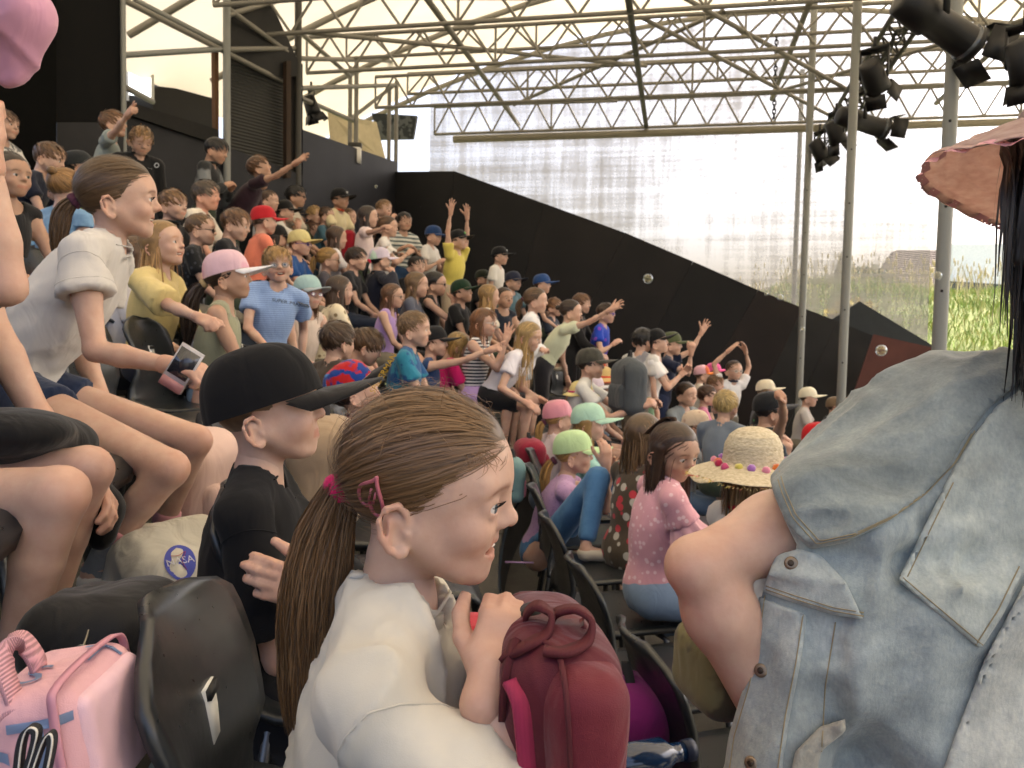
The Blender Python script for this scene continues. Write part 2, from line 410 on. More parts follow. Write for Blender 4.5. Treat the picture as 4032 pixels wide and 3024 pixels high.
def Fpt(prims, pts):
    X, Y, Z = pts.T; F = np.full(len(pts), 9.0)
    for p_ in prims: F = smin(F, prim_d(p_, X, Y, Z), p_[5]) if p_[6] == 'u' else smax(F, -prim_d(p_, X, Y, Z), p_[5])
    return F
_HEADS = {}
def head_mesh(mouth, lod):
    k = (mouth, lod)
    if k not in _HEADS:
        h = {0: 1/68, 1: 1/34, 2: 1/24}[lod]
        G = Grid((-.58, -.52, -.9), (.6, .52, .6), h)
        F = evalp(G, head_prims(mouth, lod < 2))
        _HEADS[k] = nets(F, G.lo, h)
    return _HEADS[k]
def eye_geo(iris, look=(1, 0, 0), lod=1):
    """two eyeballs with iris and pupil by vertex colour"""
    g = Geo(); n, m = {0: (32, 24), 1: (18, 14), 2: (10, 8)}[lod]
    for s in (1, -1):
        v, f = sphg((0, 0, 0), 1, n, m)
        v = v[:, [2, 0, 1]]                               # pole along +X
        d = norm(look); R = frame(d); v = v@R.T
        a = np.degrees(np.arccos(np.clip(v@d, -1, 1)))
        c = np.tile((.62, .59, .56), (len(v), 1)); c[a < 31] = np.asarray(srgb(iris)); c[(a < 31) & (a > 25)] *= .45; c[a < 13] = (.01, .01, .01)
        if lod == 2: c[a < 46] = np.asarray(srgb(iris))*.5; g.add(v*V3(.036, .056, .024)+V3(.349, s*.148, -.05), f, c)
        else: g.add(v*.0655+V3(.311, s*.148, -.05), f, c)
    return g
def lash_geo(col=(.05, .035, .03)):
    g = Geo()
    for s in (1, -1):
        for i in range(15):
            a = -1+2*i/14; y = .148+.062*a; z = -.0235-.017*a*a; x = .318+.068*math.sqrt(max(0, 1-(a*.8)**2))
            p0 = V3(x, s*y, z); d = norm((1, s*(.25+.45*a), .25)); d2 = norm((.7, s*(.25+.5*a), .8))
            g.add(*tubeg([p0, p0+d*.02, p0+d*.02+d2*.018], [.0028, .002, .0006], 3, False), col)
    return g
# ------------------------------------------------------------------ hands (template: wrist 0, fingers +X, back of hand +Z, thumb +Y)
_HANDS = {}
def hand_mesh(pose, h=.042):
    if (pose, h) in _HANDS: return _HANDS[(pose, h)]
    p = [cap((-.12, 0, 0), (.10, 0, 0), .155, .15, k=.05), box((.30, .0, 0), (.20, .20, .085), rr=.08, k=.10)]
    base = [(.49, .155), (.52, .055), (.51, -.05), (.46, -.15)]; L = [.40, .45, .41, .31]
    cur = {'open': [.1, .05, .1, .15], 'relax': [.45, .5, .55, .6], 'point': [.0, 1.45, 1.5, 1.5], 'fist': [1.5]*4, 'grip': [1.0, 1.05, 1.1, 1.1], 'clap': [.12]*4}[pose]
    spr = .22 if pose == 'open' else .06
    for i in range(4):
        x, y = base[i]; q = V3(x-.04, y, 0); a = (1.5-i)*spr; ang = 0; seg = [.46, .31, .23]; r = .062-.004*abs(i-1)
        for j in range(3):
            ang += cur[i]*(.75 if j == 0 else 1.0)
            d = V3(math.cos(ang)*math.cos(a), math.cos(ang)*math.sin(a), -math.sin(ang)); e = q+d*L[i]*seg[j]*1.02
            p.append(cap(q, e, r, r*.93, k=.022)); q = e; r *= .93
    th = {'open': (.75, .9, .75), 'relax': (.55, .55, .3), 'point': (.55, .35, .0), 'fist': (.6, .2, -.3), 'grip': (.7, .4, .1), 'clap': (.5, .5, .45)}[pose]
    q = V3(.12, .13, -.03); r = .075
    for j, (a, l) in enumerate(zip(th, (.22, .19, .15))):
        d = V3(math.cos(a), math.sin(a), -.35 if pose != 'open' else -.1); d = norm(d); e = q+d*l; p.append(cap(q, e, r, r*.9, k=.04)); q = e; r *= .88
    G = Grid((-.3, -.4, -.75), (1.15, .75, .3), h); F = evalp(G, p)
    _HANDS[(pose, h)] = nets(F, G.lo, h); return _HANDS[(pose, h)]
# ------------------------------------------------------------------ hair
HC, HR = V3(-.04, 0, .105), V3(.455, .368, .39)
def hairline(x):
    return np.interp(x, [-.5, -.30, -.16, -.10, .0, .06, .14, .25, .34, .5], [-.36, -.36, -.20, -.02, -.04, -.12, .10, .22, .31, .33])
def esurf(u, off=0.0):
    u = u/np.linalg.norm(u/HR, axis=-1, keepdims=True); return HC+u*(1+np.asarray(off)[..., None] if not np.isscalar(off) else 1+off)
def ribbons(S, w, col, nrm=None, seed=0):
    """S (n,m,3) strand points, w (n,) widths -> verts, faces, tints; ribbons lie flat against nrm"""
    n, m, _ = S.shape
    T = np.gradient(S, axis=1); T /= np.linalg.norm(T, axis=2, keepdims=True)+1e-9
    if nrm is None:
        rs = np.random.RandomState(seed); nrm = rs.normal(size=(n, 1, 3))+np.zeros((n, m, 3))
    B = np.cross(T, nrm); B /= np.linalg.norm(B, axis=2, keepdims=True)+1e-9
    tp = np.interp(np.linspace(0, 1, m), [0, .18, .7, 1], [.25, 1, .85, .12])[None, :, None]*np.asarray(w)[:, None, None]*.5
    v = np.stack([S-B*tp, S+B*tp], 2).reshape(-1, 3)
    i = (np.arange(n)[:, None]*m+np.arange(m-1)[None, :]).ravel()*2
    f = np.stack([i, i+1, i+3, i+2], 1)
    return v, f, np.repeat(col, m*2, axis=0)
def hair_geo(style, lod=1, length=1.0, g=(0, 0, -1), seed=0, anchor=(-.50, 0, .10), thick=1.0, mess=1.0, part=0.0, tail=None, undercap=False, dens=1.0, fine=1.0, tdir=(-.8, 0, .1), tthick=None):
    """hair in head coordinates. g = which way is down for the head."""
    rs = np.random.RandomState(seed); geo = Geo(); g = norm(g)
    nst = int({0: 3800, 1: 480, 2: 170}[lod]*dens); wid = {0: .007, 1: .025, 2: .04}[lod]*fine; h = {0: 1/34, 1: 1/20, 2: 1/15}[lod]
    th = {'short': .036, 'crop': .02, 'buzz': .012, 'curly': .055, 'pony': .042, 'bun': .036, 'long': .038, 'bob': .045}[style]*thick
    G = Grid((-1.0, -.75, -2.0 if style in ('long',) else -1.0), (.62, .75, .75), h)
    X, Y, Z = G.xyz()
    d = d_ell(X, Y, Z, HC, HR+(th if style == 'buzz' else th*.45))
    hl = hairline(np.broadcast_to(X, (X.shape[0], 1, 1)).ravel())[:, None, None]
    if style in ('pony', 'bun', 'long'): hl = hl-.05*(X > .02)
    if style in ('short', 'curly', 'bob'): hl = np.where(X > .15, hl-.10*thick, hl)
    cut = (hl-Z)*.8
    if style != 'buzz': d = d_ell(X, Y, Z, HC, HR)-np.float32(th*.45+.006)*np.clip((Z-hl)/.16, 0, 1)+.006
    F = smax(d, cut, .03)+np.zeros(tuple(G.n), np.float32)
    if undercap: F = np.maximum(F, Z-.06); th *= .5
    # taper thickness at the hairline so there is no helmet edge
    A = np.asarray(anchor, float)
    pr = []
    if style == 'bun': pr = [ell(A+V3(-.08, 0, .05), (.13, .13, .12), k=.03)]
    if style in ('long', 'bob'):
        zb = -.62 if style == 'bob' else -.55-length
        lo = HC+V3(-.18, 0, -.15)
        e = lo+g*(abs(zb)-.2)
        for s in (-1, 0, 1):
            a = V3(-.22+.10*abs(s), s*.24, .0); b = a+g*(abs(zb)+.0)+V3(-.02, s*.05, 0)
            pr.append(cap(a, b, .17, .11 if style == 'bob' else .075, k=.12))
        for s in (-1, 1): pr.append(cap(V3(.0, s*.33, .05), V3(-.02, s*.36, -.3) + g*(.12 if style == 'bob' else .35), .085, .05, k=.08))
    if style == 'pony' or tail:
        t0 = A; pts = [t0+V3(-.02, 0, 0)]
        vdir = norm(tdir); p_ = pts[0]
        for i in range(7):
            vdir = norm(vdir*.55+g*.45*(1.0+.2*i)); p_ = p_+vdir*length*.145; pts.append(p_)
        rad = np.interp(np.arange(8), [0, 1, 2.5, 5, 7], [.05, .085, .105, .08, .02])*(tthick or thick)
        for i in range(7): pr.append(cap(pts[i], pts[i+1], rad[i]*.85, rad[i+1]*.85, k=.03))
    F = evalp(G, pr, F)
    v, f = nets(F, G.lo, h)
    # comb streaks in the shell, darkened overall to paint depth under the strands
    st = vnoise(v*V3(9, 34, 9)+seed, seed)*.5+vnoise(v*V3(20, 60, 20), seed+3)*.5
    c = np.clip(.55+.3*st, .2, 1.1)[:, None]*np.ones(3)
    geo.add(v, f, c)
    if style == 'buzz': return geo
    # strands
    u = rs.normal(size=(nst*3, 3)); p = esurf(u)
    ok = (p[:, 2] > hairline(p[:, 0])+.015-(.06*(p[:, 0] > .02)+rs.uniform(-.02, .02, len(p)) if style in ('pony', 'bun', 'long') else 0))
    if undercap: ok &= p[:, 2] < .04
    p = p[ok][:nst]; n = len(p)
    off = th*2.5*(1.0+rs.uniform(-.55, .5, n)*min(1, mess))
    if lod == 0: off += (rs.rand(n) < .05)*rs.uniform(0, .14, n)*mess
    m = {0: 9, 1: 7, 2: 5}[lod]
    S = np.zeros((n, m, 3)); pos = p.copy(); Nn = np.zeros((n, m, 3))
    if style in ('pony', 'bun'):
        u0 = (p-HC)/HR; u0 /= np.linalg.norm(u0, axis=1, keepdims=True)
        ua = (A-HC)/HR; ua /= np.linalg.norm(ua); ua = ua+rs.normal(size=(n, 3))*.035; ua /= np.linalg.norm(ua, axis=1, keepdims=True)
        om = np.arccos(np.clip((u0*ua).sum(1), -1, 1))
        for i in range(m):
            t = i/(m-1); uu = (np.sin((1-t)*om)/np.sin(om))[:, None]*u0+(np.sin(t*om)/np.sin(om))[:, None]*ua
            sag = np.sin(PI*t)*.02*(rs.rand(n) if False else .6)
            o = off*np.interp(t, [0, .12, .3, .8, 1], [.1, .6, 1, 1, .6])+sag*.3
            S[:, i] = HC+uu*HR*(1+o)[:, None]; Nn[:, i] = uu/HR
    else:
        whorl = V3(-.30, .02, .44)
        if undercap: part = 0
        L = {'short': .34 if not undercap else .16, 'crop': .16, 'curly': .3, 'long': 1.1+length, 'bob': 1.15}[style]*rs.uniform(.7, 1.15, n)
        free = np.zeros(n, bool); ph = rs.uniform(0, 6.28, (n, 2))
        vel = None
        for i in range(m):
            S[:, i] = pos; nn = (pos-HC)/HR**2; nn /= np.linalg.norm(nn, axis=1, keepdims=True); Nn[:, i] = nn
            if style in ('short', 'crop', 'curly'):
                fl = pos-whorl; fl[:, 0] += .25; fl += rs.normal(size=fl.shape)*.10*mess; fl[:, 2] -= .12
                fl[:, 1] += part*.3
            else:
                side = np.sign(pos[:, 1]-part+1e-6); fl = np.stack([-.35-.6*np.clip(pos[:, 0], 0, 1), side*np.where(pos[:, 2] > .2, .9, .12), np.where(pos[:, 2] > .35, -.1, -.9)], 1)+rs.normal(size=pos.shape)*.05*mess
                if style == 'bob':
                    fr = (p[:, 0] > .12) & (np.abs(p[:, 1]) < .26) & (p[:, 2] > .15)
                    fl[fr] = np.stack([np.full(fr.sum(), .9), p[fr][:, 1]*.4, np.full(fr.sum(), -.55)], 1)
            fl -= nn*(fl*nn).sum(1, keepdims=True); fl /= np.linalg.norm(fl, axis=1, keepdims=True)+1e-9
            if style in ('long', 'bob'):
                free |= pos[:, 2] < -.02
                wob = np.stack([np.sin(ph[:, 0]+i*1.3), np.sin(ph[:, 1]+i*1.1), np.zeros(n)], 1)*.10*mess
                fl = np.where(free[:, None], g+wob, fl)
            if vel is not None: fl = fl*.6+vel*.4
            vel = fl
            ds = L/(m-1)
            if style == 'curly': fl = fl+rs.normal(size=fl.shape)*.7
            if style == 'bob': ds = np.where(fr, .34/(m-1)*rs.uniform(.8, 1.1, n), ds)
            pos = pos+fl*ds[:, None]
            q = (pos-HC)/HR; rr = np.linalg.norm(q, axis=1, keepdims=True)
            tgt = (1+off*np.interp(i/(m-1), [0, .3, 1], [.4, 1, 1.25 if style in ('short', 'curly') else 1.0]))[:, None]
            onp = HC+q/rr*tgt*HR
            hold = (~free)[:, None] | (rr < 1.0)
            if style == 'crop': hold = np.ones((n, 1), bool)
            pos = np.where(hold, onp, pos)
    tone = np.clip(rs.normal(1.0, .17, n), .6, 1.5)[:, None]*np.ones(3)
    geo.add(*ribbons(S, rs.uniform(.6, 1.4, n)*wid*(1.4 if style in ('short', 'curly') else 1), tone, Nn+rs.normal(size=(n, 1, 3))*.25))
    if style == 'pony' or tail:
        nt_ = int({0: 2200, 1: 220, 2: 50}[lod]*dens); mt = 12 if lod == 0 else 8
        P_ = np.array(pts); tt = np.linspace(0, 7, mt)
        cen = np.stack([np.interp(tt, np.arange(8), P_[:, k]) for k in range(3)], 1); R_ = np.interp(tt, np.arange(8), rad)
        a = rs.uniform(0, 2*PI, nt_); rr = np.sqrt(rs.rand(nt_))*1.08; wl = rs.uniform(.75, 1.12, nt_)
        e1 = V3(0, 1, 0); S2 = np.zeros((nt_, mt, 3)); ph = rs.uniform(0, 6.28, nt_)
        for i in range(mt):
            j = np.clip(np.linspace(0, 1, mt)[i]*wl*(mt-1), 0, mt-1)
            c0 = np.stack([np.interp(j, np.arange(mt), cen[:, k]) for k in range(3)], 1); r0 = np.interp(j, np.arange(mt), R_)*(1+.35*(i/mt)*mess)
            T = norm(cen[min(i+1, mt-1)]-cen[max(i-1, 0)]); e2 = np.cross(T, e1)
            w = .012*mess*np.sin(ph+i*.9)
            S2[:, i] = c0+(np.cos(a)*rr*r0+w)[:, None]*e1+(np.sin(a)*rr*r0+w)[:, None]*e2
        tone = np.clip(rs.normal(.95, .18, nt_), .55, 1.5)[:, None]*np.ones(3)
        geo.add(*ribbons(S2, rs.uniform(.6, 1.5, nt_)*wid*1.2, tone, None, seed))
        geo.tail = pts
    return geo
# ------------------------------------------------------------------ hats (head coordinates)
def cap_geo(lod=1, size=1.0, depth=.0):
    """baseball cap crown: six panels; returns crown, brim, button, back strap"""
    n = {0: 96, 1: 48, 2: 24}[lod]; m = {0: 22, 1: 12, 2: 8}[lod]
    C = V3(-.045, 0, .055-depth); R = V3(.495, .41, .50)*size
    a = np.arange(n)*2*PI/n; v = []
    for i in range(m+1):
        t = i/m*PI/2; s = math.sin(PI/2-t)**.72 if i < m else 0.0
        r = np.cos(t)**.62 if i < m else 0
        zz = math.sin(t)
        seam = 1-.012*np.exp(-((((a*6/(2*PI)) % 1)-.5)/.06)**2)*(lod < 2)
        v.append(np.stack([C[0]+R[0]*np.cos(a)*r*seam, C[1]+R[1]*np.sin(a)*r*seam, C[2]+R[2]*zz*seam+.02*np.cos(a)*(1-zz)], 1))
    v = np.concatenate(v)
    if lod < 2: v += (vnoise(v*7, 5)*.008+vnoise(v*15, 9)*.004)[:, None]*norm((1, 1, 1))
    f = [(i*n+j, i*n+(j+1) % n, (i+1)*n+(j+1) % n, (i+1)*n+j) for i in range(m) for j in range(n)]
    crown = Geo().add(v, f)
    inn = v.copy(); inn = C+(inn-C)*.97; crown.add(inn, np.array(f)[:, ::-1])
    # brim: curved bill
    nu, nv = (28, 12) if lod < 2 else (14, 6); top = []; bot = []
    for j in range(nv+1):
        q = j/nv
        for i in range(nu+1):
            an = math.radians(-64+128*i/nu); rim = V3(C[0]+R[0]*math.cos(an), C[1]+R[1]*math.sin(an), C[2]+.02*math.cos(an))
            out = (math.cos(an*1.28)**.55 if abs(an*1.28) < PI/2 else 0)*.50*size
            x = rim[0]+out*q*1.0; y = rim[1]*(1-.06*q); z = rim[2]-.05*q*out/.5-(abs(y)/.42)**2*.13*q-.01
            top.append((x, y, z)); bot.append((x-.004, y, z-.022))
    f = [(j*(nu+1)+i, (j+1)*(nu+1)+i, (j+1)*(nu+1)+i+1, j*(nu+1)+i+1) for j in range(nv) for i in range(nu)]
    brim = Geo(); K = len(top)
    ff = list(f)+[tuple(K+x for x in q[::-1]) for q in f]
    for i in range(nu): e = nv*(nu+1)+i; ff.append((e, K+e, K+e+1, e+1))
    brim.add(np.array(top+bot), ff)
    bt = Geo().add(*sphg(C+V3(0, 0, R[2]), (.03, .03, .016), 10, 6))
    Rt = np.array(Matrix.Rotation(math.radians(-9), 3, 'Y'))
    for g in (crown, brim, bt): g.v = [(x-C)@Rt.T+C for x in g.v]
    return crown, brim, bt
def hat_geo(wave=.04, width=.42, lod=1, seed=0, crown_h=.52, tilt=0.0, droop=.10):
    """sun hat: domed crown and a wide wavy brim, one lathe"""
    n = 96 if lod == 0 else 48; rs = np.random.RandomState(seed)
    prof = [(0, crown_h), (.12, crown_h-.005), (.24, crown_h-.04), (.34, crown_h-.12), (.405, crown_h-.25), (.43, .16), (.445, .08), (.47, .065), (.47+width*.3, .05-droop*.2), (.47+width*.65, .03-droop*.6), (.47+width, .01-droop), (.475+width, -.005-droop), (.46+width*.65, .01-droop*.6), (.46, .045)]
    if lod == 0:
        q = np.array(prof); L_ = np.concatenate([[0], np.cumsum(np.linalg.norm(np.diff(q, axis=0), axis=1))]); tt = np.linspace(0, L_[-1], 90)
        q = np.stack([np.interp(tt, L_, q[:, 0]), np.interp(tt, L_, q[:, 1])], 1); rip = .006*np.abs(np.sin(tt*PI/.055)); dq = np.gradient(q, axis=0); dq /= np.linalg.norm(dq, axis=1, keepdims=True)
        q = q+np.stack([-dq[:, 1], dq[:, 0]], 1)*-rip[:, None]; q[0, 0] = 0; prof = [tuple(x) for x in q]
    a = np.arange(n)*2*PI/n; v = []; ph = rs.uniform(0, 6, 4)
    w = np.sin(3*a+ph[0])*.5+np.sin(5*a+ph[1])*.35+np.sin(8*a+ph[2])*.2
    for r, z in prof:
        o = max(0, (r-.47)/width)
        v.append(np.stack([-.04+r*np.cos(a)*1.06, r*np.sin(a)*.95, z+.04+wave*o*w], 1))
    m = len(prof); f = [(i*n+j, (i+1)*n+j, (i+1)*n+(j+1) % n, i*n+(j+1) % n) for i in range(m-1) for j in range(n)]
    return np.concatenate(v), f, n
def glasses_geo(lod=1):
    g = Geo(); t = .010 if lod < 2 else .014
    for s in (1, -1):
        a = np.arange(17)*2*PI/16
        pts = [(.405-.02*abs(math.sin(x))*0-.12*max(0, abs(.15+.085*math.cos(x))-.15), s*(.15+.085*math.cos(x)), -.06+.065*math.sin(x)) for x in a]
        g.add(*tubeg(pts, t, 5, False)); g.add(*tubeg([(.375, s*.235, -.045), (.2, s*.315, -.035), (-.08, s*.37, -.05)], t, 5))
    g.add(*tubeg([(.41, .065, -.055), (.425, 0, -.045), (.41, -.065, -.055)], t, 5))
    return g
# ------------------------------------------------------------------ people
def rotm(yaw, pitch=0, roll=0):
    """columns: forward, left, up. yaw 0 = +x (towards the stage), 90 = +y (away from the camera)"""
    return np.array(Matrix.Rotation(math.radians(yaw), 3, 'Z') @ Matrix.Rotation(math.radians(-pitch), 3, 'Y') @ Matrix.Rotation(math.radians(roll), 3, 'X'))
def vnormals(v, f):
    f = np.asarray(f); q = f.copy(); q[:, 3] = np.where(q[:, 3] < 0, q[:, 0], q[:, 3])
    fn = np.cross(v[q[:, 2]]-v[q[:, 0]], v[q[:, 3]]-v[q[:, 1]]); n = np.zeros_like(v)
    for k in range(4): np.add.at(n, q[:, k], fn)
    return n/(np.linalg.norm(n, axis=1, keepdims=True)+1e-12)
def wrinkle(v, f, amp, sc, seed=0, dirs=((.35, .2, 1), (1, -.3, .45), (-.6, .5, .8))):
    """fabric folds: a few families of long soft ridges, each fading in and out"""
    p = v-v.mean(0); h = 0
    w = np.stack([vnoise(p*sc*.55, seed+11), vnoise(p*sc*.55+9, seed+12), vnoise(p*sc*.55+21, seed+13)], 1)*.55
    for i, d in enumerate(dirs):
        d = norm(d); q = p-np.outer(p@d, d)*.78
        r = 1-np.abs(vnoise(q*sc*(1.0+.35*i)+w, seed+i*5+1))*2; m = np.clip(vnoise(p*sc*.45+i*7, seed+i*5+2)*1.6+.35, 0, 1)
        h = h+np.sign(r)*np.abs(r)**1.4*m*(.8, .65, .5)[i % 3]
    return v+vnormals(v, f)*(h*amp)[:, None]
def ik(S, T, a, b, hint):
    d = T-S; L = np.linalg.norm(d)
    if L > (a+b)*.995: T = S+d/L*(a+b)*.995; d = T-S; L = np.linalg.norm(d)
    L = max(L, abs(a-b)+.01); u = norm(d)
    x = (a*a-b*b+L*L)/(2*L); hh = math.sqrt(max(0, a*a-x*x))
    n = hint-u*(hint@u); n = norm(n)
    return S+u*x+n*hh, T
ARMS = {'lap': ((1.15, -.30, -1.50), (-.3, .7, -.6)), 'down': ((.15, .15, -2.0), (-1, .3, 0)), 'fold': ((.62, -.85, -.95), (-.2, 1, -.6)),
        'up': ((.25, .05, 2.0), (-.3, 1, .2)), 'mouth': ((.80, -.50, .25), (.2, .6, -1)), 'clap': ((1.15, -.52, -.25), (-.1, .6, -1)), 'chest': ((.75, -.3, -.5), (-.3, .8, -.8)),
        'fwd': ((1.95, -.1, -.1), (0, .5, -1)), 'knees': ((1.7, -.1, -1.7), (-.2, .8, -.3)), 'back': ((-.5, .1, -1.7), (-1, .3, 0)), 'ear': ((.15, .25, .55), (.1, 1, -.3)), 'chin': ((.7, -.5, .0), (.3, .4, -1))}
SKINS = {'p': (.54, .365, .282), 'f': (.58, .37, .28), 't': (.43, .275, .195), 'b': (.36, .195, .125), 'd': (.22, .115, .07)}
CLOTH_CACHE = {}
def person(label, px, py, d, hh=.205, yaw=0, pitch=0, roll=0, byaw=None, lean=8, side=0, pose='sit', arms=('lap', 'lap'), top=('tee', '#ffffff', {}), bottom=('shorts', '#30405a', {}),
           hair=('short', '#6b4a30', {}), tone='p', hat=None, mouth='closed', iris='#4a3a2c', look=None, lod=None, adult=0, fat=1.0, specs=None, shoes=None, legs=None, group='audience on the tiers', neck=0.0, nolegs=False, H=None, extra=None, tscale=1.0, beard=None, socks=None, hlod=None, bl=None):
    Hc = P(px, py, d) if H is None else np.asarray(H, float)
    if lod is None: lod = 0 if d < 2.2 else (1 if d < 4.6 else 2)
    blod = bl or {0: .046, 1: .078, 2: .11}[lod]
    hl_ = hlod if hlod is not None else (lod if d > 6.0 else min(lod, 1)); shoes = shoes if shoes is not None else random.choice(['#d8d6d0', '#2a2c30', '#5a6a80', '#a04a50', '#c8c0b0'])
    Rh = rotm(yaw, pitch, roll); byaw = yaw if byaw is None else byaw
    Rb = rotm(byaw, -lean, side); fw, lf, up = Rb.T
    flat = rotm(byaw); ff, fl = flat[:, 0], flat[:, 1]
    uh = hh; u = hh*(1.07 if not adult else 1.03); ad = adult
    tl = (1.75+.35*ad)*u*tscale; sw = (.65+.15*ad)*u*fat**.5; ua, fa, hl = (1.12+.2*ad)*u, (.93+.18*ad)*u, (.70+.08*ad)*u; th, sh = (1.5+.35*ad)*u, (1.5+.4*ad)*u
    NB = Hc+Rh@V3(-.17, 0, -.55)*u*.6+V3(-.10*Rh[0, 0], -.10*Rh[1, 0], -.55)*u*.4-up*.06*u-up*neck*u
    pel = NB-up*(tl+.10*u)
    if pose == 'stand': pel = NB-up*(tl+.10*u)
    g_ = fat
    torso = [ell(NB-up*.62*u, (.37*u*g_, .53*u*g_+.08*ad*u, .62*u), Rb, k=.12*u), ell(NB-up*(.55*tl+.1*u), (.365*u*g_, .44*u*g_, .62*u), Rb, k=.2*u), ell(pel+up*.05*u, (.40*u*g_, .51*u*g_, .42*u), Rb, k=.2*u)]
    SJ = [NB-up*.20*u+lf*s*sw for s in (1, -1)]
    HJ = [pel-up*.05*u+lf*s*.27*u for s in (1, -1)]
    neckp = [cap(NB-up*.12*u, Hc+Rh@V3(-.14, 0, -.4)*u, .20*u, .175*u, k=.1*u)]
    neckp += [cap(NB+up*.04*u, SJ[i]+up*.03*u, .14*u, .15*u, k=.12*u) for i in (0, 1)]
    limbs = []; armp = []; hands = []
    for i, s in enumerate((1, -1)):
        a = arms[i]; hp = 'relax'; pd = None; hint = None
        if isinstance(a, str): a = (a,)
        El = None
        if isinstance(a[0], str):
            w, hi = ARMS[a[0]]; T = SJ[i]+(Rb if a[0] in ('up', 'fwd', 'clap', 'mouth', 'chest', 'fold', 'chin', 'ear') else np.stack([ff, fl, V3(0, 0, 1)], 1))@V3(w[0], w[1]*s, w[2])*u*(1+.17*ad); hint = Rb@V3(hi[0], hi[1]*s, hi[2])
            if a[0] == 'fold': hp = 'relax'
        elif isinstance(a[0][0], tuple): El = P(*a[0][0]); T = P(*a[0][1]); hint = up
        else: T = P(*a[0]); hint = Rb@V3(-.2, .5*s, -.8)
        if len(a) > 1 and a[1]: hp = a[1]
        if len(a) > 2 and a[2] is not None: hint = np.asarray(a[2], float)
        if len(a) > 3: pd = np.asarray(a[3], float)
        E, Wp = ik(SJ[i], T, ua, fa, hint)
        if El is not None: E, Wp = El, T
        armp.append((E, Wp))
        limbs += [cap(SJ[i], SJ[i]*.55+E*.45, .165*u*g_, .155*u*g_, k=.14*u), cap(SJ[i]*.55+E*.45, E, .155*u*g_, .118*u, k=.05*u), cap(E, E*.65+Wp*.35, .122*u, .128*u, k=.06*u), cap(E*.65+Wp*.35, Wp, .128*u, .083*u, k=.05*u)]
        fd = norm(Wp-E); 
        hd = norm(fd+(norm(a[4])*1.2 if len(a) > 4 else 0))
        zb = pd if pd is not None else (up*.8+lf*s*.7)
        zz = norm(zb-hd*(zb@hd)); yy = np.cross(zz, hd)
        hv, hf = hand_mesh(hp, .034 if lod == 0 else (.052 if lod == 1 else .068)); hv = hv*V3(1, s*-1, 1)
        if s == 1: hf = hf[:, ::-1]
        hands.append((Wp+(hv@np.stack([hd, yy, zz], 1).T)*hl, hf))
    legp = []; feet = []
    for i, s in enumerate((1, -1)):
        if legs is not None and legs[i] is not None: K, A_ = np.asarray(legs[i][0], float), np.asarray(legs[i][1], float)
        elif pose == 'sit':
            K = HJ[i]+norm(ff+fl*s*.16+V3(0, 0, -.10))*th; A_ = K+norm(V3(0, 0, -1)-ff*.10)*sh
        else:
            K = HJ[i]+V3(0, 0, -1)*th+ff*.04*u; A_ = K+V3(0, 0, -1)*sh-ff*.06*u
        legp.append((K, A_))
        limbs += [cap(HJ[i], K, .30*u*g_, .195*u*g_, k=.16*u), cap(K, K*.68+A_*.32-ff*.03*u, .19*u, .175*u*g_, k=.06*u), cap(K*.68+A_*.32-ff*.03*u, A_, .175*u*g_, .105*u, k=.05*u)]
        feet.append([cap(A_+V3(0, 0, -.12*u), A_+ff*.55*u+V3(0, 0, -.2*u), .135*u, .12*u, k=.06*u), cap(A_, A_+V3(0, 0, -.15*u), .12*u, .14*u, k=.05*u)])
    if nolegs: limbs = [l for l in limbs if not any(np.allclose(l[1], x) or np.allclose(l[2], x) for k in legp for x in k)]
    allp = torso+neckp+limbs
    if not nolegs:
        for q in feet: allp = allp+q
    bb = [prim_box(p_) for p_ in allp]; lo = np.min([b[0] for b in bb], 0)-.35*u; hi = np.max([b[1] for b in bb], 0)+.35*u
    h = blod*u; G = Grid(lo, hi, h)
    base = V3(pel[0], pel[1], lo[2]+.35*u)
    root = empty('person', label, 'person', group, loc=tuple(base))
    F = evalp(G, allp); v, f = nets(F, G.lo, h)
    geo = Geo()
    ct = np.ones((len(v), 3))
    for (E, Wp) in armp: ct *= (1-.10*np.exp(-((v-E)**2).sum(1)/(.16*u)**2))[:, None]**np.array((.4, 1.4, 1.6))
    for (K, A_) in legp: ct *= (1-.13*np.exp(-((v-K-ff*.1*u)**2).sum(1)/(.2*u)**2))[:, None]**np.array((.4, 1.4, 1.6))
    geo.add(v-base, f, ct)
    hv, hf = head_mesh(mouth, hl_); br = np.clip(np.asarray(srgb(hair[1]))*2.2 if hair else V3(.4, .3, .2), .12, .75)
    hw = V3(1, 1.03 if adult < .5 else 1.0, 1)
    geo.add((hv*hw)@Rh.T*uh+Hc-base, hf, head_tint(hv, mouth, br))
    for (q, qf) in hands: geo.add(q-base, qf, (1, .93, .9))
    st = SKINS[tone] if isinstance(tone, str) else tone
    cover = []
    def place(g, name, mat, parent=root, smooth=True):
        vv, fq, cc = g.arr(); o = link(name, mk_mesh(name, vv@Rh.T*uh+Hc-base, fq, cc, smooth), mat, parent); return o
    lk = V3(1, 0, 0) if look is None else norm(look)
    for s in (1, -1):
        eg = eye_geo(iris, lk, hl_); vv, fq, cc = eg.arr(); n2 = len(vv)//2; k2 = len(fq)//2
        g1 = Geo(); g1.add(vv[:n2] if s == 1 else vv[n2:], fq[:k2], cc[:n2]); place(g1, 'eye', eyemat(iris))
    if lod == 0: place(lash_geo(), 'eyelashes', plain((.05, .035, .03), .6))['kind'] = 'stuff'
    if mouth in ('open', 'smile') and lod < 2:
        g1 = Geo(); v1, f1 = sphg((0, 0, 0), 1, 16, 10)
        g1.add(v1*V3(.07, .075, .016)+V3(.300, 0, -.268 if mouth == 'smile' else -.284), f1); place(g1, 'teeth', plain('#f2ece0', .25))
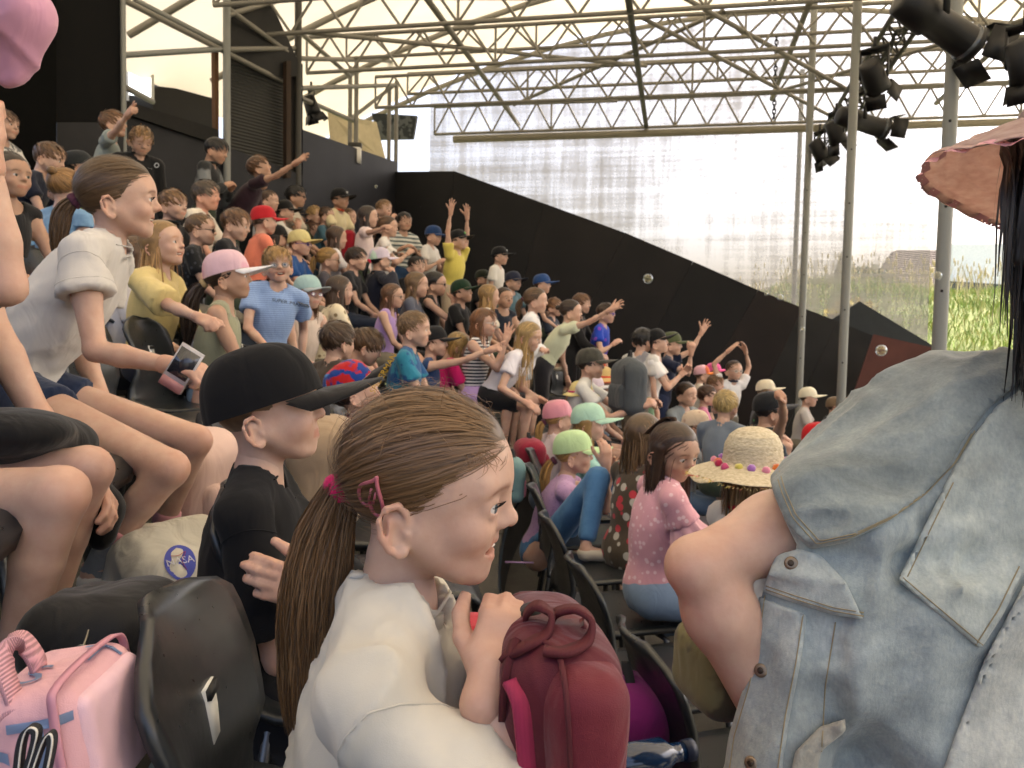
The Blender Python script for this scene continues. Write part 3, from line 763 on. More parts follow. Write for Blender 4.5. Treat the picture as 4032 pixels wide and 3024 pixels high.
    gl = Rh.T@V3(0, 0, -1)
    if hair:
        kw = dict(hair[2]) if len(hair) > 2 else {}
        if hat: kw.setdefault('undercap', True)
        hg = hair_geo(hair[0], kw.pop('lod', lod), g=gl, seed=abs(hash((px, py))) % 9999 if False else int(px*7+py) % 9999, **kw)
        place(hg, 'hair', hairmat(hair[1]))
        if hasattr(hg, 'tail'):
            g1 = Geo(); p0, p1 = hg.tail[0], hg.tail[1]; dd = norm(p1-p0); v1, f1 = tubeg([p0-dd*.035, p0-dd*.02, p0+dd*.02, p0+dd*.065, p0+dd*.08], [.06, .098, .108, .10, .06], 16); g1.add(v1+.006*np.random.RandomState(3).normal(size=v1.shape), f1)
            place(g1, 'hair_tie', cloth(kw.get('tie', '#c2185b') if False else (extra or {}).get('tie', '#5a3040')))
    if hat: HATS[hat[0]](place, lod, **(hat[1] if len(hat) > 1 else {}))
    if specs:
        sg = glasses_geo(lod)
        go = place(sg, 'glasses', plain(specs if specs != 'sun' else '#161616', .3, .3))
        for s in (1, -1):
            g1 = Geo(); v1, f1 = sphg((0, 0, 0), 1, 14, 8); g1.add(v1*V3(.008, .083, .062)+V3(.402, s*.15, -.06), f1)
            place(g1, 'lens', plain('#0c0c0e', .08, 0, .8) if specs == 'sun' else glass((.97, .98, 1), .02, 'lens', .3), go)
    # ---- clothes
    def inflate(pl, o): return [(q[0], q[1], q[2]+0, q[3]+o, q[4]+o, q[5], q[6]) if q[0] == 'c' else (q[0], q[1], tuple(r+o for r in q[2]), q[3], q[4], q[5], q[6]) for q in pl]
    def plane(F, pt, n, k=0.0):
        X, Y, Z = G.xyz(); dd = (X-pt[0])*n[0]+(Y-pt[1])*n[1]+(Z-pt[2])*n[2]; return smax(F, dd.astype(np.float32), k)
    seed = int(px+py)
    def garment(name, F, mat, amp=.012, sc=None, tintf=None):
        v, f = nets(F, G.lo, h); cover.append(F)
        if len(v) == 0: return None
        if amp: v = wrinkle(v, f, amp*u*(1 if lod else 1.4), ((2.6 if lod else 3.4) if sc is None else sc)/u, seed)
        g1 = Geo(); g1.add(v-base, f, tintf(v) if tintf else (1, 1, 1)); return obj(name, g1, mat, root)
    def leg_fields(frac, o, Fb):
        for i in (0, 1):
            K, A_ = legp[i]; hj = HJ[i]
            if frac <= 1:
                e = hj+(K-hj)*frac; q = [cap(hj, e+(K-hj)*.05, .30*u*g_+o, (.30+(.195-.30)*frac)*u*g_+o*1.5, k=.1*u)]
                Fs = plane(evalp(G, q), e, norm(K-hj), .02*u)
            else:
                e = K+(A_-K)*(frac-1); q = [cap(hj, K, .30*u*g_+o, .2*u+o, k=.1*u), cap(K, e, .2*u+o, (.2-.07*(frac-1))*u+o*1.1, k=.08*u)]
                Fs = plane(evalp(G, q), e, norm(A_-K), .01*u)
            Fb = smin(Fb, Fs, .08*u)
        return Fb
    if bottom:
        kind, col, kw = (tuple(bottom)+({},))[:3]; bm = cloth(col, **kw) if not isinstance(col, bpy.types.Material) else col
        if kind in ('shorts', 'pants', 'jeans', 'hotpants', 'capri'):
            o = .045*u; Fb = evalp(G, inflate(torso[1:], o)); Fb = plane(Fb, pel+up*.42*u, up)
            Fb = leg_fields({'shorts': .8, 'hotpants': .36, 'pants': 1.93, 'jeans': 1.93, 'capri': 1.4}[kind], o, Fb); garment({'hotpants': 'shorts', 'jeans': 'jeans', 'capri': 'trousers', 'pants': 'trousers'}.get(kind, kind), Fb, bm)
        elif kind == 'skirt':
            o = .05*u; Fb = evalp(G, inflate(torso[1:], o)); Fb = plane(Fb, pel+up*.42*u, up)
            for i in (0, 1):
                hj = HJ[i]; K = legp[i][0]; Fb = smin(Fb, plane(evalp(G, [cap(hj, hj+(K-hj)*.8, .36*u, .42*u, k=.1*u)]), hj+(K-hj)*.72, norm(K-hj), .02*u), .3*u)
            garment('skirt', Fb, bm, .02)
    tops = [top] if isinstance(top[0], str) else list(top)
    for ti, tp in enumerate(tops):
        kind, col, kw = (tuple(tp)+({},))[:3]; kw = dict(kw); o0 = kw.pop('o', .05)+.035*ti; sl_ = kw.pop('sleeve', None); hem = kw.pop('hem', None); frill = kw.pop('frill', None); collar = kw.pop('collar', None); amp = kw.pop('amp', .014); vn = kw.pop('v', 0); name = kw.pop('name', None)
        tm = cloth(col, **kw) if not isinstance(col, bpy.types.Material) else col
        o = o0*u
        Ft = evalp(G, inflate(torso[:2]+[ell(pel+up*.1*u, (.385*u*g_, .47*u*g_, .42*u), Rb, k=.2*u)]+neckp[1:], o))
        fr = sl_ if sl_ is not None else {'tee': .55, 'tank': 0, 'long': 1.95, 'jacket': 1.97, 'blouse': 1.9, 'dress': .4, 'vest': 0, 'sdress': 0}[kind]
        hd_ = hem if hem is not None else {'jacket': -.05, 'dress': 0, 'sdress': 0}.get(kind, .0)
        Ft = plane(Ft, pel-up*(.22-hd_)*u, -up, .02*u)
        if kind in ('dress', 'sdress'):
            for i in (0, 1):
                hj = HJ[i]; K = legp[i][0]; Ft = smin(Ft, plane(evalp(G, [cap(hj+up*.2*u, hj+(K-hj)*1.0, .38*u, .48*u, k=.1*u)]), hj+(K-hj)*.9, norm(K-hj), .02*u), .35*u)
        for i, s in enumerate((1, -1)):
            E, Wp = armp[i]; S_ = SJ[i]
            if fr <= 0:
                if kind in ('tank', 'sdress'): Ft = evalp(G, [ell(S_+lf*s*.17*u-up*.02*u, (.40*u, .22*u, .36*u), Rb, k=.04*u, op='s')], Ft)
                continue
            lo_ = o*(1.15 if kind != 'jacket' else 1.6)
            if fr <= 1:
                e = S_+(E-S_)*fr; q = [cap(S_, e+(E-S_)*.1, .165*u*g_+lo_*.45, .15*u*g_+lo_*2.0+.02*u, k=.1*u)]; Fs = plane(evalp(G, q), e, norm(E-S_), .012*u)
                if lod == 0: Fs = smax(Fs, -evalp(G, [cap(e-(E-S_)*.18, e+(E-S_)*.3, .12*u, .14*u*g_+lo_*2.0-.01*u, k=.0)]), .0)
            else:
                e = E+(Wp-E)*min(1.0, fr-1); q = [cap(S_, E, .165*u*g_+lo_, .12*u+lo_*1.3, k=.1*u), cap(E, e, .12*u+lo_*1.3, .09*u+lo_*1.1, k=.06*u)]; Fs = plane(evalp(G, q), e, norm(Wp-E), .01*u)
            Ft = smin(Ft, Fs, .09*u)
        nd = norm(Hc+Rh@V3(-.14, 0, -.4)*u-NB); nr = .215 if kind in ('tee', 'jacket', 'long') else .30
        Ft = evalp(G, [cap(NB+nd*.0*u+fw*(.03+vn*.1)*u-up*vn*.25*u, NB+nd*.9*u+fw*.1*u, nr*u, (nr+.05)*u, k=.02*u, op='s')], Ft)
        go = garment(name or {'tee': 'shirt',  'tank': 'tank_top', 'long': 'sweater', 'jacket': 'jacket', 'blouse': 'blouse', 'dress': 'dress', 'vest': 'vest', 'sdress': 'dress'}[kind], Ft, tm, amp, tintf=lambda v_: np.where((d_cap(v_[:, 0], v_[:, 1], v_[:, 2], NB+fw*.03*u, NB+nd*.9*u+fw*.1*u, (nr+.045)*u, (nr+.095)*u) < 0)[:, None], .9, 1.0)*np.ones(3))
        if lod == 0 and go is not None and kind == 'tee':
            def ring(c0, ax, rmax, rr, name, tn=.93, n=56, only=None):
                Fm = frame(ax, fw); pts = []
                for a_ in np.arange(n+1)*2*PI/n:
                    dv = Fm[:, 1]*math.cos(a_)+Fm[:, 2]*math.sin(a_); ok, hit, nn_, _ = go.ray_cast(Vector(c0+dv*rmax-base), Vector(-dv), distance=rmax*.9)
                    if ok: pts.append(np.array(hit)+np.array(nn_)*rr*.2)
                if len(pts) > n*.6: v1, f1 = tubeg(pts, rr, 6, False); g1 = Geo(); g1.add(v1, f1, (tn, tn, tn)); obj(name, g1, tm, go)
            for i, s in enumerate((1, -1)):
                E, Wp = armp[i]; S_ = SJ[i]; ax = norm(E-S_)
                ring(S_+(E-S_)*.16, norm(ax*.8+lf*s*.5), .42*u, .0011, 'sleeve_seam')
                if fr <= 1: ring(S_+(E-S_)*(fr-.10), ax, .42*u, .0008, 'hem_seam')
            ring(NB+nd*.02*u+fw*.04*u, norm(nd-fw*.25), .36*u, .0022, 'neck_seam', .88)
        if collar or kind == 'jacket':
            c0 = NB+nd*.08*u+fw*.04*u; Fm = frame(nd, fw); a = np.arange(25)*2*PI/24
            pts = [c0+(Fm[:, 1]*math.cos(x)+Fm[:, 2]*math.sin(x))*(.25*u) for x in a]
            v1, f1 = tubeg(pts, .05*u, 8, False); g1 = Geo(); g1.add(v1-base, f1); obj('collar', g1, tm if not collar or collar is True else cloth(collar), go)
        if frill:
            for i, s in enumerate((1, -1)):
                E, Wp = armp[i]; S_ = SJ[i]; ad_ = norm(E-S_); Fm = frame(ad_, up); g1 = Geo(); rings = []
                for t, r in ((.30, .22), (.42, .27), (.58, .34)):
                    a = np.arange(40)*2*PI/40; rr = (r+.03*np.sin(a*9+t*9)*(t-.25)*5)*u
                    rings.append(S_+(E-S_)*t+np.outer(np.cos(a)*rr, Fm[:, 1])+np.outer(np.sin(a)*rr, Fm[:, 2])+np.outer(.03*u*np.sin(a*7), ad_))
                vv = np.concatenate(rings); fq = [(k*40+j, k*40+(j+1) % 40, (k+1)*40+(j+1) % 40, (k+1)*40+j) for k in (0, 1) for j in range(40)]
                g1.add(vv-base, fq); obj('sleeve_frill', g1, tm if frill is True else cloth(frill), go)
    if shoes and not nolegs:
        for i in (0, 1):
            A_ = legp[i][1]; fo = feet[i]; G2 = Grid(np.min([prim_box(q)[0] for q in fo], 0)-.2*u, np.max([prim_box(q)[1] for q in fo], 0)+.2*u, .07*u if lod < 2 else .10*u)
            Fs = evalp(G2, inflate(fo, .03*u)); X, Y, Z = G2.xyz(); zb = (fo[0][2][2]-.13*u); Fs = np.maximum(Fs, np.float32(zb)-Z); Fs = np.maximum(Fs, Z-np.float32(A_[2]-.05*u))
            v1, f1 = nets(Fs, G2.lo, G2.h); g1 = Geo(); g1.add(v1-base, f1, np.where((v1[:, 2] < zb+.06*u)[:, None], np.array((1, 1, 1)), np.array((.9, .9, .9)))); obj('shoe', g1, cloth(shoes, wr=.2), root)
    if socks:
        for i in (0, 1):
            K, A_ = legp[i]; dd = A_-K
            v1, f1 = tubeg([K+dd*.62, K+dd*.75, K+dd*.9, A_, A_+V3(0, 0, -.1*u)+ff*.08*u], [.155*u, .15*u, .14*u, .135*u, .14*u], 16); g1 = Geo(); g1.add(v1-base, f1); so_ = obj('sock', g1, cloth(socks[0]), root)
            v1, f1 = tubeg([K+dd*.60, K+dd*.62, K+dd*.70, K+dd*.71], [.15*u, .163*u, .163*u, .15*u], 20); g1 = Geo(); g1.add(v1-base, f1); obj('sock_cuff', g1, cloth(socks[1]), so_)
    # skin that lies well under the clothes is left out of the body mesh
    V_, F_, C_ = geo.arr(); ix = np.clip(np.rint((V_+base-G.lo)/h).astype(int), 0, G.n-1); cv = np.zeros(len(V_), bool)
    for Fc in (cover if bl is None else []): cv |= Fc[ix[:, 0], ix[:, 1], ix[:, 2]] < -.026*u
    q4 = np.where(F_ < 0, F_[:, :1], F_); F_ = F_[~cv[q4].all(1)]; used = np.zeros(len(V_), bool); used[F_[F_ >= 0]] = True; mp = np.cumsum(used)-1; F_ = np.where(F_ < 0, -1, mp[F_])
    body = link('body', mk_mesh('body', V_[used], F_, C_[used]), skin(st, lod < 2), root)
    root['_u'] = u
    info = dict(root=root, base=base, Hc=Hc, Rh=Rh, Rb=Rb, u=uh, NB=NB, pel=pel, SJ=SJ, arms=armp, legs=legp, place=place, lod=lod, body=body)
    del root['_u']
    return info
def hat_cap(place, lod, color='#202020', brim=None, size=1.0, depth=0.0, back=False, pat=None, front=None, button=None, logo=None):
    cr, br, bt = cap_geo(lod, size, depth)
    mt = color if isinstance(color, bpy.types.Material) else cloth(color, **(pat or {}))
    bm = mt if brim is None else (brim if isinstance(brim, bpy.types.Material) else cloth(brim))
    def flip(g):
        if back: g.v = [v*V3(-1, -1, 1)+V3(-.1, 0, 0) for v in g.v]
        return g
    if front:
        v, f, c = cr.arr(); w = (v[:, 0] > .12)[:, None]; cr.c = [np.where(w, np.asarray(srgb(front)), c)[:len(cr.v[0])], np.where(w, np.asarray(srgb(front)), c)[len(cr.v[0]):]]
    o = place(flip(cr), 'cap', mt); place(flip(br), 'brim', bm, o); place(flip(bt), 'button', mt if button is None else cloth(button), o)
    if logo:
        g = Geo(); v, f = sphg((0, 0, 0), 1, 14, 8); g.add(v*V3(.012, .085, .055)+V3(.405*size, 0, .32-depth), f); place(flip(g), 'badge', plain(logo, .5), o)
def hat_sun(place, lod, color='#d8c48c', wave=.04, width=.42, band=None, seed=0, crown_h=.52, pat=None, droop=.10, edge=None, rough=.8):
    v, f, n = hat_geo(wave, width, lod, seed, crown_h, 0, droop); g = Geo(); c = np.ones((len(v), 3))
    if edge: c[10*n:12*n] = np.asarray(srgb(edge))
    g.add(v, f, c)
    o = place(g, 'sun_hat', color if isinstance(color, bpy.types.Material) else cloth(color, **(pat or {})))
    if band:
        a = np.arange(33)*2*PI/32; v1, f1 = tubeg([(-.04+.462*1.06*math.cos(x), .462*.95*math.sin(x), .13) for x in a], .03, 8, False, (.4, 1.6)); g = Geo(); g.add(v1, f1); place(g, 'hat_band', cloth(band), o)
HATS = {'cap': hat_cap, 'sun': hat_sun}
# ------------------------------------------------------------------ the place
PHI = math.radians(11.5); EU = V3(math.sin(PHI), math.cos(PHI), 0); EV = V3(math.cos(PHI), -math.sin(PHI), 0)
def B(v, u, z): return EV*v+EU*u+V3(0, 0, z)                # building coordinates: v to the stage, u along the hall
def ray(px, py): return CF+(px-2016)/FPX*CR+(1512-py)/FPX*CU
def onplane(px, py, pt, n):
    r = ray(px, py); t = ((np.asarray(pt)-CAM)@n)/(r@n); return CAM+r*t
RC = V3(13.1, 3.9, 0)
def rowR(k): return 13.85+.82*k
def rowz(k): return 1.51+.345*k
def rowpt(R, y, z): return V3(RC[0]-math.sqrt(R*R-(y-RC[1])**2), y, z)
GALV = plain('#7e807c', .45, .15, .5, 40, 'galvanised_steel')
TUBE = plain('#78756c', .5, .1, .5, 30, 'scaffold_steel')
DARKT = plain('#3c3a34', .5, .1, .4, 30, 'dark_steel')
_cyl = {}
def bar(parent, a, b, r, mat, name, n=10):
    k = (mat.name, n)
    if k not in _cyl:
        v, f = tubeg([(0, 0, 0), (0, 0, 1)], 1, n); _cyl[k] = mk_mesh('tube', v, f); _cyl[k].materials.append(mat)
    a = np.asarray(a, float); b = np.asarray(b, float); L = np.linalg.norm(b-a); q = Vector(b-a).to_track_quat('Z', 'Y')
    o = bpy.data.objects.new(name, _cyl[k]); COL.objects.link(o)
    M = Matrix.Translation(a) @ q.to_matrix().to_4x4() @ Matrix.Diagonal((r, r, L, 1))
    if parent is not None: o.parent = parent; M = Matrix.Translation(-parent.location) @ M
    o.matrix_basis = M; return o
def slab(name, pts, thick, n, mat, parent=None, **kw):
    """flat panel of any outline: pts in order, thickness along -n"""
    pts = np.asarray(pts, float); m_ = len(pts); v = np.concatenate([pts, pts-np.asarray(n)*thick])
    me = bpy.data.meshes.new(name)
    fs = [tuple(range(m_)), tuple(range(2*m_-1, m_-1, -1))]+[(i, m_+i, m_+(i+1) % m_, (i+1) % m_) for i in range(m_)]
    me.from_pydata([tuple(x) for x in v], [], fs); me.update()
    import bmesh
    bm = bmesh.new(); bm.from_mesh(me); bmesh.ops.recalc_face_normals(bm, faces=bm.faces); bm.to_mesh(me); bm.free(); tintall(me)
    if parent is not None:
        me.transform(Matrix.Translation(-parent.location))
    return link(name, me, mat, parent, **kw)
# ground, tiers
def ground_mat():
    M, t, b = node_mat('earth'); n = tex(t, .8, detail=8); r = ramp(t, [(.3, (.10, .095, .07)), (.7, (.17, .16, .11))]); t.links.new(n.outputs[0], r.inputs[0]); t.links.new(r.outputs[0], b.inputs['Base Color']); b.inputs['Roughness'].default_value = .95; return M
g = Geo(); g.add(np.array([(-900, -900, 0), (900, -900, 0), (900, 900, 0), (-900, 900, 0)], float), [(0, 1, 2, 3)]); obj('ground', g, ground_mat(), kind='structure')
def deck_mat(c):
    M, t, b = node_mat('deck_board'); n = tex(t, 3, detail=9, Roughness=.7); r = ramp(t, [(.3, tuple(x*.6 for x in c)), (.55, c), (.8, tuple(min(1, x*1.5) for x in c))]); t.links.new(n.outputs[0], r.inputs[0])
    sp = tex(t, 60, detail=4); q = ramp(t, [(.62, (1, 1, 1)), (.72, (1.5, 1.45, 1.35))]); t.links.new(sp.outputs[0], q.inputs[0])
    t.links.new(mul(t, r.outputs[0], q.outputs[0]), b.inputs['Base Color']); b.inputs['Roughness'].default_value = .6
    t.links.new(bump(t, sp.outputs[0], .002, .5), b.inputs['Normal']); return M
DECK = deck_mat((.082, .076, .064)); RISER = plain('#2a2824', .7, 0, .3, 12, 'riser_board')
for k in range(-4, 7):
    tier = bpy.data.objects.new('seating_tier', None); COL.objects.link(tier); tier['kind'] = 'structure'
    R0, R1, z = rowR(k)-.70, rowR(k)+.12, rowz(k)
    ys = np.arange(-1.8, 12.3, 1.25)
    for y0, y1 in zip(ys[:-1], ys[1:]):
        yy = np.linspace(y0+.004, y1-.004, 5); top = [rowpt(R0, y, z) for y in yy]+[rowpt(R1, y, z) for y in yy[::-1]]
        slab('deck_panel', top, .045, (0, 0, 1), DECK, tier)
    yy = np.linspace(-1.8, 12, 30); pts = [rowpt(R0, y, 0) for y in yy]
    v = []; 
    for p_ in pts: v += [(p_[0]+.012, p_[1], z-.05), (p_[0]+.012, p_[1], max(0, z-.42))]
    g = Geo(); g.add(np.array(v), [(2*i, 2*i+1, 2*i+3, 2*i+2) for i in range(len(pts)-1)]); obj('riser', g, RISER, tier, smooth=False)
# far end wall of black coated plywood, its top following the rake of the seats
WPT = B(0, 11.37, 0); WN = -EU
def ply(c, i):
    M, t, b = node_mat('coated_plywood'); n = tex(t, 2.2, detail=8); r = ramp(t, [(.35, tuple(x*.75 for x in c)), (.7, tuple(x*1.35 for x in c))]); t.links.new(n.outputs[0], r.inputs[0])
    sp = tex(t, 17, detail=8, Roughness=.65); q = ramp(t, [(.70, (0, 0, 0)), (.76, (1, 1, 1))]); t.links.new(sp.outputs[0], q.inputs[0])
    t.links.new(mul(t, r.outputs[0], (.22, .2, .19), 'MIX', mul(t, q.outputs[0], (.35, .35, .35))), b.inputs['Base Color']); b.inputs['Roughness'].default_value = .5; b.inputs['Specular IOR Level'].default_value = .25; return M
PLY = [ply(c, i) for i, c in enumerate([(.006, .0055, .0055), (.008, .0065, .006), (.011, .0075, .0065), (.013, .013, .0125), (.014, .008, .007)])]
ew = empty('end_wall', 'black plywood end wall with a sloping top edge behind the far seats', 'wall', loc=tuple(B(0, 11.37, 0)))
def pw(px, py): return onplane(px, py, WPT, WN)
tl = [(1556, 676), (1790, 674), (2140, 800), (2460, 916), (2730, 1030), (2985, 1142), (3160, 1212), (3300, 1265), (3480, 1340), (3700, 1425)]
bl = [(1556, 1500), (1700, 1500), (1960, 1500), (2180, 1500), (2470, 1500), (2745, 1560), (2960, 1640), (3090, 1700), (3260, 1750), (3520, 1800)]
for i in range(len(tl)-1):
    a, b_, c, d_ = pw(*tl[i]), pw(*tl[i+1]), pw(*bl[i+1]), pw(*bl[i])
    e = EV*.006*(1 if i else 0); zz = V3(0, 0, 1)
    lo = lambda q, s: q
    c2 = c.copy(); d2 = d_.copy()
    c2[2] = min(c2[2], .0); d2[2] = min(d2[2], 0)
    c2 = c+(c-b_)*((c[2]-0)/(b_[2]-c[2]+1e-6)); d2 = d_+(d_-a)*((d_[2]-0)/(a[2]-d_[2]+1e-6))
    slab('plywood_panel', [a+EV*.0015, b_-EV*.0015, c2-EV*.0015, d2+EV*.0015]+V3(0, 0, 0)-WN*0, .03, WN, PLY[[0, 0, 1, 1, 0, 2, 3, 3, 2][i]], ew)
slab('added_backing', [pw(x, y+14)+EU*.04 for x, y in tl]+[pw(*bl[-1])+EU*.04+V3(0, 0, -1.2), pw(*bl[0])+EU*.04+V3(0, 0, -1.2)], .02, WN, plain('#060606', .9), ew)  # added backing, stops light showing through the panel joints
# small reddish barrier panel and dark pitched screen beside it
g_ = onplane; RP = B(0, 10.2, 0)
slab('barrier_panel', [onplane(3440, 1316, RP, WN), onplane(3748, 1386, RP, WN), onplane(3752, 1480, RP, WN), onplane(3752, 1700, RP, WN), onplane(3310, 1700, RP, WN)], .03, WN, ply((.075, .026, .02), 9), None, label='low reddish brown plywood barrier at the lower end of the black wall', cat='barrier')
RP2 = B(0, 13.0, 0)
slab('pitched_screen', [onplane(x, y, RP2, WN) for x, y in ((3180, 1320), (3385, 1186), (3660, 1352), (3760, 1420), (3760, 1600), (3180, 1600))], .05, WN, plain('#34383c', .8, 0, .2, 8), None, label='dark grey pitched screen showing above the end of the black wall', cat='screen')
# rear wall along the top tier
PUR = ply((.009, .0095, .013), 3)
def vwall(name, pxs, d0, d1, mat, thick=.05, parent=None, **kw):
    """upright panel through two plan points (px,d) with an outline of source pixels"""
    a = P(d0[0], 1200, d0[1]); b_ = P(d1[0], 1200, d1[1]); t = V3(b_[0]-a[0], b_[1]-a[1], 0); n = norm(np.cross(t, (0, 0, 1)))
    if n@(CAM-a) < 0: n = -n
    return slab(name, [onplane(x, y, a, n) for x, y in pxs], thick, n, mat, parent, **kw), a, n
rw = empty('rear_wall', 'dark blue grey plywood wall behind the top row', 'wall')
vwall('wall_panel', [(1192, 510), (1565, 640), (1565, 1500), (1192, 1500)], (1192, 9.3), (1560, 12.0), PUR, parent=rw)
vwall('wall_panel', [(487, 440), (845, 560), (1192, 690), (1192, 1500), (487, 1500)], (487, 7.3), (1192, 9.3), PUR, parent=rw)
def corr_mat():
    M, t, b = node_mat('corrugated_sheet'); w = tex(t, 9, 'wave', detail=0, bands_direction='Z', Distortion=.3); b.inputs['Base Color'].default_value = (.012, .0125, .0115, 1); b.inputs['Roughness'].default_value = .5
    t.links.new(bump(t, w.outputs[1], .012, .7), b.inputs['Normal']); return M
BLK = ply((.012, .012, .012), 5)
vwall('shutter', [(893, 30), (1150, 235), (1150, 700), (893, 700)], (893, 8.55), (1160, 9.25), corr_mat(), label='dark ribbed sheet panel between the scaffold posts at the rear wall', cat='panel')
vwall('gable_board', [(893, -60), (1035, -60), (1172, 235), (1168, 300), (1090, 300), (893, 205)], (893, 8.5), (1172, 9.2), BLK, label='black sloping board under the roof above the ribbed panel', cat='board')
vwall('black_wall', [(-200, -300), (222, -300), (222, 1250), (-200, 1250)], (-200, 6.2), (222, 6.6), plain('#0a0a09', .9, 0, .1, 6), .08, label='tall matt black wall at the left edge behind the top row', cat='wall')
vwall('dark_partition', [(222, -300), (487, -300), (487, 620), (222, 620)], (222, 6.75), (487, 7.2), plain('#0c0c0d', .8, 0, .15, 5), .06, label='tall black partition panel behind the boy in the grey tee', cat='wall')
vwall('dado_board', [(224, 482), (486, 482), (486, 1150), (224, 1150)], (222, 6.70), (487, 7.15), PUR, .02, label='blue grey lower board of the partition behind the pointing boy', cat='board')
# room behind the opening
vwall('back_room_wall', [(600, 150), (860, 160), (860, 700), (600, 700)], (600, 10.2), (860, 11.2), plain('#1a1814', .6, 0, .3, 5), .05, label='dark brown wall of the room behind the rear opening', cat='wall')
vwall('window_wall', [(380, 180), (602, 180), (602, 700), (380, 700)], (380, 10.0), (602, 10.15), plain('#17140f', .8), .05, label='dark side wall under the small window in the room behind the opening', cat='wall')
wn = empty('window', 'small bright window with pale frame in the room behind the opening', 'window')
o, a_, n_ = vwall('pane', [(506, 215), (594, 215), (594, 385), (506, 372)], (380, 9.9), (602, 10.05), None, .01, wn)
def pane_mat():  # daylight from outside painted as a glow of the pane
    M, t, b = node_mat('bright_pane'); b.inputs['Base Color'].default_value = (.8, .8, .8, 1); b.inputs['Emission Color'].default_value = (.9, .95, 1, 1); b.inputs['Emission Strength'].default_value = .9; return M
o.data.materials.append(pane_mat())
for x0, x1, y0, y1 in ((498, 506, 212, 395), (594, 606, 212, 405), (498, 606, 208, 217)): vwall('frame_bar', [(x0, y0), (x1, y0), (x1, y1), (x0, y1)], (380, 9.86), (602, 10.0), plain('#cfccc0', .5), .02, wn)
vwall('sill_board', [(487, 395), (860, 510), (860, 570), (487, 445)], (487, 7.25), (1192, 9.25), plain('#0d0c0b', .8), .4, label='black sloping ledge on top of the blue grey rear wall', cat='ledge')
wp = vwall('wooden_post', [(845, 190), (861, 190), (862, 570), (850, 575)], (845, 8.3), (862, 8.35), plain('#5c3f24', .7, 0, .3, 14), .05, label='orange brown wooden post standing beside the scaffold pole', cat='post')
vwall('timber_post', [(1128, 240), (1146, 240), (1146, 700), (1128, 700)], (1128, 9.0), (1146, 9.05), plain('#33261c', .7, 0, .3, 14), .06, label='brown timber post at the right edge of the ribbed panel', cat='post')
vwall('gap_shade_sheet', [(1146, 250), (1192, 250), (1192, 690), (1146, 690)], (1146, 9.2), (1192, 9.3), plain('#100d0b', .8), .03, label='black sheet as the shade of the gap between timber post and blue grey wall', cat='board')  # shade of an open gap, drawn as a dark sheet
em = empty('emergency_light', 'white box emergency light hung on the rear wall', 'lamp', loc=tuple(P(1398, 612, 10.6)))
g = Geo(); g.add(*boxg((0, 0, 0), (.075, .05, .10))); obj('housing', g, plain('#dcdad2', .5), em, smooth=False)
g = Geo(); g.add(*boxg((0, 0, .13), (.085, .045, .03))); obj('bracket', g, DARKT, em, smooth=False)
# ------------------------------------------------------------------ roof
def roofz(v): return 7.75-.034*(v-1.2)**2
def membrane_mat():
    M, t, b = node_mat('roof_membrane'); o = t.nodes['Material Output']; t.nodes.remove(b)
    n = tex(t, .9, detail=6); r = ramp(t, [(.3, (.70, .61, .44)), (.7, (.78, .70, .53))]); t.links.new(n.outputs[0], r.inputs[0])
    tr = N(t, 'ShaderNodeBsdfTranslucent'); df = N(t, 'ShaderNodeBsdfDiffuse'); mx = N(t, 'ShaderNodeMixShader'); mx.inputs[0].default_value = .32
    t.links.new(r.outputs[0], tr.inputs[0]); t.links.new(r.outputs[0], df.inputs[0]); t.links.new(df.outputs[0], mx.inputs[1]); t.links.new(tr.outputs[0], mx.inputs[2]); t.links.new(mx.outputs[0], o.inputs[0]); return M
MEM = membrane_mat()
us = np.linspace(-3, 13.0, 33); vs = np.linspace(-6.5, 8.5, 49); v = []
for u in us:
    for w in vs: v.append(B(w, u, roofz(w)-.05*math.sin((u % 1.6)/1.6*PI)))
f = [(i*49+j, i*49+j+1, (i+1)*49+j+1, (i+1)*49+j) for i in range(32) for j in range(48)]
g = Geo(); g.add(np.array(v), f); rf = obj('canopy_roof', g, MEM, label='cream fabric canopy stretched over the grandstand', cat='canopy')
# rafters pressed against the membrane
for i, u in enumerate([6.4, 8.0, 9.6, 11.2, 12.95]):
    t_ = empty('roof_rafter', ['curved rafter nearest the camera under the cream canopy', 'second curved rafter from the near end under the canopy', 'middle curved rafter under the cream canopy', 'fourth curved rafter under the cream canopy', 'curved rafter along the far gable edge of the canopy'][i], 'rafter', 'canopy rafters')
    pts = [B(w, u, roofz(w)-.13) for w in np.linspace(-6, 8.3, 16)]
    for a, b_ in zip(pts[:-1], pts[1:]): bar(t_, a, b_+(b_-a)*.02, .04, plain('#8f8b80', .6, 0), 'rafter_segment')
